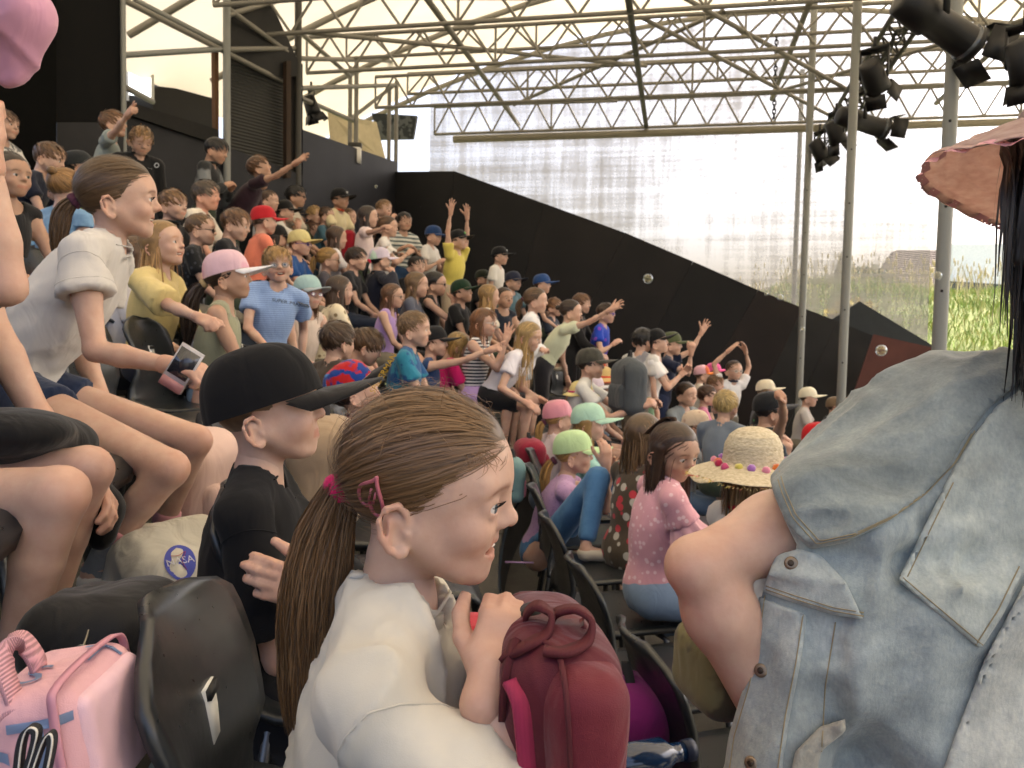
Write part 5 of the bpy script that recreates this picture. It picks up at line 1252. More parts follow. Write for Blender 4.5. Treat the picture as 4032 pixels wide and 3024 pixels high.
pp('boy with dark sunglasses and short sided hair', 792, 902, 124, yaw=-10, hair=('crop', '#6e5235', {}), specs='sun', top=T('#15171b', pat='dots', c2='#3a3d44', scale=30))
pp('boy in black top looking down next to the sunglasses boy', 930, 882, 122, yaw=-14, pitch=-12, hair=Hs('#6a4a2e'), top=T('#141518'))
pp('child in a red cap and coral tee', 1042, 868, 104, yaw=18, hair=Hs('#4a3424'), hat=C('#b3202a'), top=T('#dd7f66'))
pp('boy with cropped hair and white tee under the maroon pointing boy', 1060, 790, 82, yaw=-18, hair=('crop', '#5a4230', {}), top=T('#dedcd8'))
pp('dark haired man with glasses and beige tee against the blue grey wall', 1166, 772, 84, yaw=-12, adult=1, hair=Hs('#15110f'), specs='#26221f', top=T('#bfb6a4'), pose='stand', tone='t')
pp('child in black cap shading the face with one hand', 1122, 832, 80, yaw=-8, hair=Hs('#2a201a'), hat=C('#181818'), top=T('#c9c6c0'), arms=('lap', 'mouth'))
pp('child with glasses and dark cap below the man in beige', 1174, 852, 72, yaw=-20, hair=Hs('#201815'), hat=C('#24242a'), specs='#d8d8d8', top=T('#34363c'))
pp('blond child in olive shirt in the back rows', 1238, 846, 72, yaw=-40, hair=Hs('#a8895a'), top=T('#4a4a3a'))
pp('brown haired child in teal shirt beside the blond child in olive', 1286, 850, 72, yaw=-8, hair=('crop', '#5a4230', {}), top=T('#3f6070'))
pp('teenager in black cap and cream jersey standing at the back', 1340, 784, 78, yaw=-34, adult=.5, hair=Hs('#2a1e18'), hat=C('#141416', logo='#c8c8c8'), top=T('#d8cba4', collar='#c4583a'), pose='stand', mouth='smile', tone='t')
pp('child with short hair right of the teenager in the cream jersey', 1374, 854, 68, yaw=-30, hair=('crop', '#7a5a3c', {}), top=T('#5d6066'))
G27 = pp('girl with long dark hair and crimson backpack standing at the back', 1450, 852, 84, yaw=-4, hair=Hl('#33221a', length=.7), top=T('#dcc9c6'), pose='stand', arms=('down', ((1515, 895, 7.2), 'fist')), lean=4)
pp('child with light hair behind the girl with the crimson backpack', 1512, 822, 72, yaw=-42, hair=Hs('#8a6a48'), top=T('#1c1c20'), arms=('lap', 'mouth'))
pp('girl with tied brown hair and white frilled top', 1530, 892, 80, yaw=-6, hair=Hp('#5a3f2a', length=.8), top=T('#dfdcd8', frill=True, sleeve=.25), pose='stand', arms=('chest', ('clap', 'fist')))
pp('smiling dark haired boy in a grey striped tee', 1592, 872, 74, yaw=-66, hair=Hs('#120e0c'), tone='t', mouth='smile', top=T('#cfd0c8', pat='stripe', c2='#5f6a6c', scale=7), pose='stand', bottom=('jeans', '#2d4668'), arms=('chest', 'chest'))
pp('child in blue and white cap holding a black bag strap', 1708, 928, 72, yaw=-24, pitch=-8, hair=Hs('#3a2a20'), hat=C('#24406e', front='#e8e8e8'), top=T('#d4d2ce'), pose='stand', arms=('chest', 'chest'))
pp('boy in yellow tee raising both arms', 1806, 946, 76, yaw=-28, pitch=6, hair=Hs('#3a2a20'), hat=C('#16181a', logo='#3fae3f'), top=T('#cfc060'), fat=1.12, pose='stand', bottom=('shorts', '#b8a890'), arms=(((1843, 822, 8.55), 'open', (1, 0, .3)), ((1776, 812, 8.3), 'open', (-1, -.2, .3))))
pp('boy in black cap and white tee standing before the black wall', 1970, 1008, 68, yaw=-18, hair=Hs('#2a1e18'), hat=C('#121316', logo='#c8c8c8'), top=T('#d8d5ce'), pose='stand', arms=('down', 'down'))
pp('child in dark olive cap left of the boy in the white tee', 1902, 1098, 66, yaw=-28, hair=Hs('#2a2019'), hat=C('#23281f'), top=T('#1d1e20'))
pp('girl with long brown hair and white tee below the teenager', 1326, 934, 88, yaw=14, hair=Hl('#523824', length=.35), top=T('#dcd8dc'))
pp('child in plain black cap with dark hair behind the blond boy', 1090, 938, 96, yaw=6, hair=Hl('#2a1d17', length=.2), hat=C('#151515'), top=T('#20242a'))
pp('child in pale yellow cap with violet glasses', 1182, 958, 96, yaw=-22, hair=Hs('#5a3f2a'), hat=C('#cfc48c', brim='#c8b878'), specs='#5a3f9a', top=T('#1f4a86'))
pp('brown haired child with glasses behind the yellow cap', 1232, 905, 72, yaw=-25, hair=Hs('#5a3a28'), specs='#b88a80', top=T('#2c3c3c'))
pp('blond girl with tied hair and thin glasses in a grey top', 1297, 1022, 92, yaw=-4, hair=Hp('#a8854e', length=.7), specs='#8a7a68', top=T('#4d4c54'))
pp('boy with dark brown hair and black top smiling to the right', 1404, 1018, 92, yaw=-18, hair=Hs('#34251b'), top=T('#1a1c22'), mouth='smile')
PAST = cloth('#cfc4d6', 'camo', '#bcd8c8', 5, c3='#e4d2a8')
pp('girl in pastel swirl cap with black ponytail', 1498, 1022, 88, yaw=24, hair=Hp('#141013', length=.9, anchor=(-.5, 0, -.1)), hat=('cap', dict(color=PAST)), top=('jacket', '#1c2030'), arms=('lap', ((1545, 1075, 7.2), 'fist')), extra={'tie': '#d83a5a'})
pp('black haired child in dark top behind the two women', 1640, 1048, 80, yaw=-60, hair=Hs('#120f0e'), top=T('#17181c'))
# --- middle left
pp('boy with glasses in a light blue striped tee turned to the camera', 1092, 1040, 140, yaw=-82, hair=Hs('#a07c48', thick=1.3), specs='#8b8378', mouth='open', top=T('#7d97c4', pat='stripe', c2='#93add6', scale=26), arms=((('back'), 'relax'), 'lap'), lean=4, roll=6, side=-8, lod=1)
SB = pp('girl in light blue cap and glasses', 1214, 1152, 124, yaw=-48, hair=Hl('#6d4c32', length=.3), hat=C('#9fbcbc', brim='#a9b4ba'), specs='#b07a90', top=('tank', '#cfc0b4'), lod=1)
CRO = cloth('#ddd2b8', 'dots', '#8a7a5c', 22, wr=1.2)
pp('girl with long straight brown hair in a cream crochet cardigan', 1338, 1142, 114, yaw=12, hair=Hl('#46301f', length=.75, mess=.5), top=('long', CRO, {'o': .09}), lean=14, lod=1)
pp('girl with brown bob, glasses and lilac top', 1546, 1164, 96, yaw=-16, hair=Hl('#6c4a30', length=.12), specs='#a08a80', top=('tank', '#ad92cc'))
pp('woman with long blond brown hair in a slate tee', 1642, 1120, 100, yaw=-10, adult=.8, hair=Hl('#7c6040', length=.6), top=T('#535868'))
pp('woman with dark bun and black top holding a hand to her mouth', 1716, 1116, 95, yaw=-10, adult=.8, hair=Hb('#17110f'), specs='#1c1a1a', top=('tank', '#121214'), arms=('lap', 'mouth'))
pp('boy in dark green cap and black polo', 1820, 1148, 88, yaw=-18, pitch=8, hair=Hs('#201712'), hat=C('#16301f'), top=T('#131417'), tone='t', fat=1.15)
pp('girl with long blond hair facing away in the middle rows', 1926, 1164, 90, yaw=16, hair=Hl('#a6834e', length=.5), top=T('#d6cfc0'))
pp('girl with dark braids and navy vest looking towards the camera', 1986, 1172, 82, yaw=-52, hair=Hb('#3a281c'), top=('vest', '#1f2634'), tone='t')
pp('child in navy cap with blond hair near the black wall', 2022, 1108, 72, yaw=-35, hair=Hs('#a07c50'), hat=C('#20263a'), top=T('#5c7c8a'))
pp('child in blue cap behind the standing girl in the white blouse', 2136, 1118, 72, yaw=-10, hair=Hs('#5a3c28'), hat=C('#27477c'), top=T('#2a3040'))
pp('child with brown hair tucked behind the white blouse', 2182, 1208, 72, yaw=-20, hair=Hs('#7a5638'), top=T('#283040'))
pp('girl with glasses and navy striped tank raising her hand', 1906, 1268, 110, yaw=-18, hair=('bob', '#7c5230', {}), specs='#d0ccc8', top=('tank', '#20283a', {'pat': 'stripe', 'c2': '#d8d8d8', 'scale': 13}), bottom=('shorts', '#b79ad0'), arms=('lap', ((1990, 1345, 5.75), 'open', (.2, -.2, -1), (-.3, -1, .2))), lod=1)
pp('boy with short light brown hair in a blue patterned tee', 1632, 1294, 140, yaw=-8, hair=('crop', '#7e6242', {'thick': 1.5}), top=T('#1f4f80', pat='camo', c2='#2d7a94', scale=12), lod=1)
pp('boy with dark brown hair seen from behind, left of two', 1330, 1340, 150, yaw=38, hair=Hs('#4a3726', thick=1.3), top=T('#4a4038'), lod=1)
pp('boy with brown hair bending forward, right of two', 1445, 1362, 140, yaw=10, pitch=-22, hair=Hs('#573f28', thick=1.3), top=T('#3c3a38'), lod=1)
SPI = cloth('#173a86', 'camo', '#b01c20', 14, c3='#2f86c8')
pp('child in a red and blue comic cap with black upturned brim', 1395, 1530, 205, yaw=2, pitch=28, hair=Hs('#3a2c20'), hat=('cap', dict(color=SPI, brim='#17171a')), top=T('#141518', pat='camo', c2='#7a1c20', scale=14), lod=1)
pp('blond child in a bright pink tee bending down', 1806, 1362, 108, yaw=18, pitch=-25, hair=Hl('#a98a52', length=.05), top=T('#cc1f6c'), lean=30)
pp('child in black cap and denim jacket pointing right', 1712, 1345, 112, yaw=-4, hair=Hs('#4a3828'), hat=C('#15161a'), top=('vest', '#2c4672', {'pat': 'denim', 'c2': (.6, .65, .75)}), arms=('lap', ((1945, 1375, 5.6), 'point', (0, 0, -1))))
# --- middle, standing group
pp('girl with ponytail in a white blouse standing with folded arms', 2112, 1182, 98, yaw=-6, hair=Hp('#5f4730', length=.8, anchor=(-.5, 0, .05)), top=('long', '#dedee0', {'o': .085}), pose='stand', bottom=('hotpants', '#a9bccb'), arms=('fold', 'fold'), lean=10)
pp('girl in pale mint tee leaning forward with outstretched arm', 2250, 1226, 92, yaw=-2, hair=Hb('#35261c'), top=T('#ccd2b6'), pose='stand', lean=30, arms=('down', ((2432, 1208, 6.7), 'open', (0, 0, -1))), bottom=('pants', '#2a2a30'))
pp('boy with brown hair behind the girl in the mint tee', 2290, 1194, 80, yaw=-14, hair=Hs('#6a4a30'), top=('jacket', '#1a1a1d'), pose='stand')
pp('child in a bright blue jersey with violet glasses', 2386, 1232, 80, yaw=-14, hair=Hs('#3c2a1e'), specs='#4a35a8', top=T('#1c3fae', pat='dots', c2='#7a3fae', scale=14), bottom=('shorts', '#d65a28'), pose='stand', arms=('down', 'chest'))
pp('girl with long wavy blond hair leaning on her knees in a white tee', 2084, 1322, 112, yaw=-12, pitch=-14, hair=Hl('#b0915a', length=.55, mess=1.5), top=T('#dbd8e0'), lean=36, bottom=('shorts', '#1c1c20'), arms=(((2128, 1572, 5.9), 'relax'), ((2072, 1588, 5.6), 'relax')), lod=1)
pp('man in a washed grey cap with a white shirt and tattooed forearm', 2328, 1432, 114, yaw=-6, adult=1, hair=Hs('#2a211a'), hat=C('#4c4b44', pat={'pat': 'denim', 'c2': (.6, .6, .58)}), top=T('#d0d0cc'), lean=16, bottom=('shorts', '#26282c'), arms=(((2545, 1590, 6.3), 'relax'), ((2525, 1600, 6.0), 'grip', (0, -.3, -1))), lod=1)
pp('black haired child in a printed white tee behind the clapping boy', 2532, 1338, 94, yaw=52, hair=Hs('#100d0c', thick=1.5), top=T('#c4c2be', pat='camo', c2='#8a8a90', scale=4), pose='stand', arms=('down', 'down'))
pp('boy in black cap clapping in a white tee and green shorts', 2586, 1346, 94, yaw=-4, pitch=14, hair=Hs('#2a1f18'), hat=C('#121315'), top=T('#dedcda'), pose='stand', bottom=('shorts', '#82a486'), arms=(('clap', 'clap', None, (0, 1, .2)), ('clap', 'clap', None, (0, -1, .2))), lod=1)
pp('child in olive cap and navy shirt waving one arm', 2646, 1354, 86, yaw=-2, hair=Hs('#4a3626'), hat=C('#4c5438'), top=T('#18203a'), pose='stand', bottom=('shorts', '#1d2744'), arms=(((2762, 1310, 7.7), 'open', (0, 0, -1)), ((2722, 1388, 7.2), 'fist', (0.3, 0, -1))))
pp('boy in white football jersey with both hands above his head', 2890, 1456, 76, yaw=-52, hair=('crop', '#4a3626', {}), top=T('#d9d9dc', collar='#20263a'), pose='stand', specs='#b8b0a8', arms=(((2936, 1385, 8.6), 'clap'), ((2868, 1382, 8.5), 'clap')))
pp('child in pink, white and orange cap before the black wall', 2766, 1474, 66, yaw=10, hair=Hs('#5a4030'), hat=C('#d8a9b4', front='#d8843a', brim='#d87a30'), top=T('#d8d0c4'))
pp('child in bright pink cap next to the orange brim', 2812, 1462, 62, yaw=15, hair=Hl('#8a6a45', length=.1), hat=C('#d85a94'), top=T('#c0a090'))
pp('child with brown hair below the football jersey', 2818, 1512, 76, yaw=-25, hair=Hs('#6e4f34'), top=T('#22262c'))
pp('child in pink tee right of the smiling woman', 2784, 1556, 82, yaw=6, hair=Hs('#4a3020'), top=T('#c87a9c'))
pp('smiling woman with tied brown hair and grey tee', 2704, 1552, 94, yaw=-38, adult=.8, hair=Hb('#43301f'), top=T('#7d8488'), mouth='smile')
pp('blond boy seen from behind in front of the football jersey', 2858, 1594, 118, yaw=64, hair=Hs('#b49a62', thick=.9), top=T('#6a7480'), lod=1)
pp('girl in a straw hat with red rim beside the tattooed man', 2376, 1496, 96, yaw=-6, hair=Hl('#a88250', length=.3), hat=('sun', dict(color='#c9b078', width=.34, edge='#d0483a', band='#d0483a')), top=T('#b0a8a0'))
pp('child in white lilac cap beside the straw hat', 2336, 1530, 98, yaw=-4, hair=Hs('#7a5a3c'), hat=C('#d6c9da', brim='#dcdce4'), top=T('#b8b0c0'))
pp('child in pale yellow hat with pink band', 2292, 1556, 104, yaw=4, hair=Hs('#7a5a3c'), hat=('sun', dict(color='#ddd092', width=.20, band='#c8467c', droop=.05)), top=T('#a0988c'))
pp('girl in shiny pink cap facing away with a blond ponytail', 2200, 1642, 124, yaw=22, hair=Hp('#a8854e', length=.8, anchor=(-.46, 0, -.15)), hat=C('#d08a98', pat={'rough': .35}), top=T('#d0c0c4'), lod=1)
pp('girl in mint cap with long wavy blond hair', 2322, 1664, 140, yaw=-4, hair=Hl('#aa854e', length=.55, mess=1.5), hat=C('#a9cdb8'), top=T('#8fb8b0'), arms=('knees', 'knees'), lod=1)
gk = lambda a, b_, d1, d2: (P(*a, d1), P(*b_, d2))
pp('girl in pale green cap and lilac tee hugging her knees in jeans', 2262, 1782, 160, yaw=2, hair=Hp('#b58e52', length=1.0, anchor=(-.46, 0, -.2)), hat=C('#b3cf9c', logo='#eee6b0'), top=T('#b593ba', sleeve=.42, pat='dots', c2='#a884ae', scale=60), bottom=('jeans', '#4f7ba6', {'pat': 'denim', 'c2': (.75, .8, .85)}), arms=(((2425, 1850, 3.9), 'relax', (0, 0, -1)), ((2385, 1835, 3.75), 'relax', (.6, -.5, -.4))), legs=(gk((2455, 1885), (2560, 2130), 4.0, 3.95), gk((2355, 1885), (2305, 2150), 3.7, 3.6)), lod=1, lean=20, mouth='smile')
FLO = cloth('#4a4034', 'floral', '#b5b0a4', 24, c3='#b83a44')
pp('girl with long light brown hair in a dark floral dress seen from behind', 2535, 1716, 182, yaw=62, hair=Hl('#6b5236', length=.5), top=('dress', FLO, {}), bottom=None, lean=6, lod=1, byaw=35)
PK = pp('little girl in a pink tee with frilled sleeves and a topknot looking down', 2655, 1772, 222, hh=.195, yaw=-42, pitch=-14, byaw=18, hair=Hl('#4c3626', length=.55, tail=None, mess=.7, dens=.5, fine=1.7), top=T('#d6a0ac', frill='#dcacb6', sleeve=.35, hem=-.75, o=.06, pat='dots', c2='#e8c8d0', scale=42), lod=0, bl=.055, hlod=1, lean=6, bottom=('pants', '#7d93ad'), mouth='smile', look=(1, .1, -.35), arms=('lap', 'lap'), tone='t')
STRAW = None
SH = pp('girl in a wide straw hat with coloured pompoms facing away', 2972, 1846, 262, hh=.195, yaw=62, pitch=-8, hair=Hl('#8a6a45', length=.2), hat=None, top=T('#c9c6c2', collar='#c8323c'), lod=1, byaw=30)
pp('child in beige patterned cap with glasses', 2744, 1676, 112, yaw=-2, hair=Hs('#7a5a3c'), hat=C('#cdb9a2', pat={'pat': 'dots', 'c2': '#b89a8a', 'scale': 26}), specs='#2a2828', top=T('#8a8f92'), lod=1)
pp('man in dark cap worn backwards raising an arm to his head', 3030, 1612, 128, yaw=28, adult=.6, hair=Hs('#201813'), hat=C('#17191d', logo='#bdb9a8'), top=('tank', '#15171a'), arms=('lap', ((3088, 1532, 4.85), 'fist', (1, 0, -.05))), tone='t', lod=1)
pp('child in black cap with green flecks seen from behind', 3008, 1668, 108, yaw=66, hair=Hs('#1d1713'), hat=C('#15171a', pat={'pat': 'dots', 'c2': '#3d9a54', 'scale': 30, 'c3': '#2a2f33'}), top=T('#24303c'), lod=1)
pp('child in cream cap with long hair before the black wall', 3018, 1536, 76, yaw=4, hair=Hl('#8a6e4a', length=.3), hat=C('#d2cab4'), top=T('#5a5f66'))
pp('child in white cap behind the raised elbow', 3184, 1564, 72, yaw=-4, hair=Hs('#4a3a2a'), hat=C('#d8d2bc'), top=T('#b8b4b0'))
pp('boy in a bright red cap seen from behind', 3222, 1730, 122, yaw=24, hair=('buzz', '#4a3a2c', {}), hat=C('#b8141f', logo='#e0d8d4'), top=T('#22242a'), lod=1)
pp('child in blue and red cap and white tee beside the pole', 3364, 1612, 76, yaw=-8, hair=Hs('#5a4030'), hat=C('#24365e', front='#9a3a3e'), top=T('#dadada'))
pp('dark haired child with glasses behind the red cap', 3276, 1672, 76, yaw=-30, hair=Hs('#17120f'), specs='#2a2624', top=T('#1c1d20'))
pp('child reaching an arm to the right behind the pole', 3290, 1600, 70, yaw=4, hair=Hs('#4a3424'), hat=C('#6a5a48'), top=T('#20242a'), arms=(((3350, 1570, 8.9), 'open'), ((3340, 1585, 8.6), 'open')))
CRH = cloth('#d8d5ca', 'camo', '#7c8fae', 16)
pp('child in a white and blue patterned sun hat behind the denim shoulder', 3520, 1618, 165, yaw=12, hair=Hs('#6a4a30'), hat=('sun', dict(color=CRH, width=.22, droop=.2)), top=T('#8a8f92'), lod=1)
# --- near left
PC = cloth('#c67f9a', 'camo', '#d6b4c0', 3.2)
pp('smiling blond girl with long hair in a pale yellow shirt', 640, 958, 182, yaw=-28, pitch=10, hair=Hl('#a98350', length=1.0, mess=1.3), top=T('#d0bc80', sleeve=.9, o=.07), mouth='open', arms=('lap', ((845, 1290, 3.15), 'fist', (-.2, 0, -1))), bottom=('shorts', '#3a3c46'), lod=1)
pp('girl with glasses in a white printed tee and black leggings', 552, 1012, 172, yaw=-16, pitch=4, hair=Hl('#6b4c30', length=.8), specs='#b08a88', top=T('#d8d6da', pat='dots', c2='#6a5a58', scale=9), bottom=('pants', '#17181a', {'wr': .2}), lod=1, hh=.21)
pp('girl in a pink and white cap with a long dark ponytail', 902, 1086, 182, yaw=-8, pitch=6, hair=Hp('#33241a', length=1.5, anchor=(-.50, 0, -.12), thick=1.5), hat=('cap', dict(color=PC, brim='#dcdbe0')), top=('tank', '#8f9078'), arms=('down', 'lap'), bottom=('shorts', '#8fa9bd', {'pat': 'denim', 'c2': (.8, .84, .9)}), tone='t', lod=1, extra={'tie': '#b09a70'})
# the leaning girl in the white tee
WT = person('girl with brown ponytail leaning forward in a cropped white tee and denim shorts', 478, 776, 2.16, hh=.208, yaw=18, pitch=2, byaw=12, lean=33, hair=Hp('#5c452c', length=.9, anchor=(-.50, 0, -.05), mess=.5, dens=.7, fine=1.3), mouth='open', top=T('#c6c2bd', hem=.12, o=.075, amp=.03, sleeve=.42, wr=.35), bottom=('hotpants', '#22304c', {'pat': 'denim', 'c2': (.55, .6, .7)}),
    arms=(((420, 1600, 2.25), 'relax', (-.6, 0, -1)), ((676, 1440, 1.95), 'grip', (-.7, 0, -.6), (0, -.4, 1))), legs=((P(770, 1735, 2.2), P(600, 2185, 2.3)), (P(668, 1845, 1.86), P(372, 2235, 1.88))), socks=('#7f868c', '#c98f95'), shoes='#dcd8cc', tscale=1.08, lod=0, iris='#4a5a66')
# the person cut off by the left edge: bare legs, raised forearm, pink cloth in the hand
LE = person('person in black cut off by the left edge with a raised bare arm', -215, 800, 1.5, hh=.215, yaw=-10, byaw=0, lean=12, hair=Hl('#6a4a30', length=.5, lod=1), hlod=1, top=('vest', '#1a1a1c'), bottom=('hotpants', '#141416'), arms=('lap', (((25, 1130, 1.22), (-60, 610, 1.2)), 'fist')), legs=((P(345, 1850, 1.52), P(120, 2640, 1.55)), (P(235, 1945, 1.30), P(20, 2750, 1.35))), lod=0)
# ------------------------------------------------------------------ the boy in the black cap
BLKC = cloth('#151517', wr=.3, rough=.95, sheen=.05)
BOY = person('boy in a black baseball cap and black tee with folded arms', 1062, 1598, 1.48, hh=.205, yaw=9, pitch=8, byaw=8, lean=2, hair=('buzz', '#8a6f56', {}), hat=('cap', dict(color=BLKC, brim='#1e1c1b', size=1.09, depth=.045)), top=T(BLKC, amp=.026, sleeve=.8), arms=((((1430, 2450, 1.44), (1265, 2335, 1.29)), 'relax', None, (-.2, -1, .35), (-1, .05, .05)), 'fold'), bottom=('shorts', '#17171a'), lod=0, iris='#4a5258')
# ------------------------------------------------------------------ the girl with the backpack
GIRL = person('laughing girl with a brown ponytail and heart hair clip in a white tee', 1714, 1906, .905, hh=.205, yaw=-7, pitch=-6, byaw=0, lean=5, hair=('pony', '#6d5032', dict(tdir=(-.35, 0, -.5), length=1.7, anchor=(-.49, -.02, -.075), thick=.78, mess=1.2, dens=2.3, fine=.75, tthick=1.5)), mouth='open', top=T('#c4bfb3', amp=.05, o=.08, sleeve=.86, wr=.35), bottom=('pants', '#b8122c', {'wr': .2}), fat=.98, neck=.09,
    arms=(((1800, 2790, .98), 'relax', (.1, .5, -1)), ((1925, 2700, .79), 'grip', (-.25, -.5, -1), (.0, -1, .5), (.6, .55, .4))), lod=0, bl=.031, iris='#5a6a72', extra={'tie': '#c01f5c'}, nolegs=False)
def on_head(info, pts): return np.asarray(pts)@info['Rh'].T*info['u']+info['Hc']-info['base']
# heart clip
tt = np.linspace(0, 2*PI, 41); hx = 16*np.sin(tt)**3/17; hy = (13*np.cos(tt)-5*np.cos(2*tt)-2*np.cos(3*tt)-np.cos(4*tt))/17
ca, sa = math.cos(math.radians(158)), math.sin(math.radians(158)); q = []
def clip_pt(a, b_):
    x, z = -.245+(a*ca-b_*sa)*.085, -.035+(a*sa+b_*ca)*.125
    yy = -math.sqrt(max(.01, 1-((x-HC[0])/HR[0])**2-((z-HC[2])/HR[2])**2))*HR[1]*1.26; return (x, yy, z)
v, f = tubeg(on_head(GIRL, [clip_pt(a, b_) for a, b_ in zip(hx, hy)]), .0021, 8, False); g = Geo(); g.add(v, f); hc = obj('hair_clip', g, plain('#b0606a', .35), GIRL['root'])
for k in (-.22, .12): v, f = tubeg(on_head(GIRL, [clip_pt(k, -.35), clip_pt(k, .25)]), .0013, 6); g = Geo(); g.add(v, f); obj('clip_bar', g, plain('#b0606a', .35), hc)
# loose strands over the temple and cheek, and flyaways
rs = np.random.RandomState(11); HPR = head_prims('open', True); n = 40; XZ = np.zeros((n, 14, 2))
for i in range(n):
    x0 = rs.uniform(.14, .29); z0 = .31-.35*max(0, x0-.05)+rs.uniform(-.01, .05); zend = rs.uniform(.04, .13); bow = rs.uniform(-.02, .07); tx = rs.uniform(.0, .10)
    t_ = np.linspace(0, 1, 14); XZ[i, :, 0] = x0+tx*t_+bow*np.sin(PI*t_); XZ[i, :, 1] = z0-zend*t_
ys = np.linspace(-.52, -.02, 90); q = XZ.reshape(-1, 2); pts = np.stack([np.repeat(q[:, 0], 90), np.tile(ys, len(q)), np.repeat(q[:, 1], 90)], 1); Fv = Fpt(HPR, pts).reshape(-1, 90)
yi = ys[np.argmax(Fv < .008, axis=1)]; S_ = np.stack([q[:, 0], yi, q[:, 1]], 1).reshape(n, 14, 3); S_[:, :, 1] -= (.012+.02*rs.rand(n, 1))*np.sin(np.linspace(.2, 2.6, 14))[None]
g = Geo(); g.add(*ribbons(on_head(GIRL, S_.reshape(-1, 3)).reshape(n, 14, 3), rs.uniform(.0004, .0008, n), np.clip(rs.normal(1.25, .2, n), .6, 1.6)[:, None]*np.ones(3), np.tile(np.array((0, -1, 0.0)), (n, 14, 1))+rs.normal(size=(n, 1, 3))*.3))
fl = []
for i in range(300):
    u_ = norm(rs.normal(size=3)*V3(1, 1, .8)+V3(-.2, -.2, .6)); p0 = esurf(u_[None], .06)[0]; d_ = norm(rs.normal(size=3)+V3(-.9, 0, .1)); L_ = rs.uniform(.08, .3); nn = norm((p0-HC)/HR**2); d_ = norm(d_-nn*(d_@nn)*.7)
    fl.append([p0+d_*L_*t_+nn*(.05*math.sin(t_*2.2)*L_*3)*rs.uniform(.3, 1.2)+V3(0, 0, -.06)*t_*t_ for t_ in np.linspace(0, 1, 12)])
fl = [q_ for q_ in fl if all(p_[0] < .16 or p_[2] > .34 for p_ in q_) and all(p_[2] > .12 for p_ in q_)]; S2 = np.array(fl); n2 = len(S2); g.add(*ribbons(on_head(GIRL, S2.reshape(-1, 3)).reshape(n2, 12, 3), np.full(n2, .00055), np.full((n2, 3), 1.2), None, 4))
o = obj('loose_hair', g, hairmat('#7a5a38'), GIRL['root']); o['kind'] = 'stuff'
# watch on the far wrist
E, Wp = GIRL['arms'][0]; ax = norm(Wp-E); Fm = frame(ax); c0 = Wp-ax*.012; a = np.arange(29)*2*PI/28; b0 = GIRL['base']
pts = [c0+(Fm[:, 1]*math.cos(x)+Fm[:, 2]*math.sin(x))*.0235-b0 for x in a]; v, f = tubeg(pts, .006, 8, False, (.35, 1.6)); g = Geo(); g.add(v, f); wt = obj('watch_strap', g, plain('#d8a9ba', .5), GIRL['root'])
dv = norm(-CF-ax*((-CF)@ax)); v, f = boxg(c0+dv*.026-b0, (.012, .012, .004), np.stack([ax, np.cross(dv, ax), dv], 1)); g = Geo(); g.add(v, f); obj('watch_case', g, plain('#c8b8bc', .3, .5), wt, smooth=False)
# topknot of the little girl in pink
hg = Geo(); rs = np.random.RandomState(5); S_ = []
for i in range(420):
    a = rs.uniform(0, 6.28); r = rs.rand()**.5; b0 = V3(-.12, .0, .47); pts = []
    dd = norm(V3(-.35+.25*math.cos(a)*r, .35*math.sin(a)*r, 1)); 
    for k in range(9): t_ = k/8; pts.append(b0+dd*.16*min(1, t_*2.2)*(1-.2*t_)+V3(-.42*t_**1.6, .18*math.sin(a)*r*t_, -.50*t_**2.2)+V3(.02*math.cos(a), .02*math.sin(a), 0))
    S_.append(pts)
S_ = np.array(S_); hg.add(*ribbons(S_, rs.uniform(.010, .02, 420), np.clip(rs.normal(1, .18, 420), .6, 1.5)[:, None]*np.ones(3), None, 3)); PK['place'](hg, 'topknot', hairmat('#4c3626'))
g = Geo(); v, f = tubeg([V3(-.12, 0, .455), V3(-.13, 0, .50)], [.05, .04], 10); g.add(v, f); PK['place'](g, 'hair_tie', cloth('#1c1a1c'))
# straw hat with pompoms
def straw_mat():
    M, t, b = node_mat('straw'); n = tex(t, 90, detail=4, stretch=(1, 1, 2)); r = ramp(t, [(.3, (.40, .33, .21)), (.7, (.62, .54, .38))]); t.links.new(n.outputs[0], r.inputs[0]); t.links.new(mul(t, r.outputs[0], tint(t)), b.inputs['Base Color']); b.inputs['Roughness'].default_value = .7; t.links.new(bump(t, n.outputs[0], .004, .6), b.inputs['Normal']); return M
STM = straw_mat(); v, f, n = hat_geo(.055, .44, 0, 3, .60, 0, .12); g = Geo(); g.add(v*V3(1, 1.08, 1), f)
def tiltm(p_): return p_@np.array(Matrix.Rotation(math.radians(-10), 3, 'Y')).T
for gg in (g,): gg.v = [tiltm(x)+V3(-.02, 0, .0) for x in gg.v]
sh = SH['place'](g, 'straw_hat', STM)
cols = ['#d8702a', '#b02248', '#c04a72', '#cfc25a', '#a06ab0', '#d8859a']
for k in range(18):
    a = k*2*PI/18+.1; r = .50+.035*(k % 3); p_ = tiltm(np.array([(-.04+r*math.cos(a)*1.06, r*math.sin(a)*1.03, .10+.012*math.sin(k*2.1))]))[0]; g = Geo(); v1, f1 = sphg(p_, .062, 12, 8); v1 = p_+(v1-p_)*(1+.08*np.random.RandomState(k).normal(size=(len(v1), 1))); g.add(v1, f1); SH['place'](g, 'pompom', cloth(cols[k % 6], sheen=.5), sh)
rs = np.random.RandomState(8); n = 420; a = rs.uniform(0, 2*PI, n); r0 = .90; p0 = np.stack([-.04+r0*np.cos(a)*1.06, r0*np.sin(a)*1.03, np.full(n, -.07)], 1); w_ = (np.sin(3*a)+np.sin(5*a))*.02; p0[:, 2] += w_; e = np.stack([np.cos(a+rs.normal(size=n)*.5), np.sin(a+rs.normal(size=n)*.5), rs.normal(size=n)*.35-.2], 1)
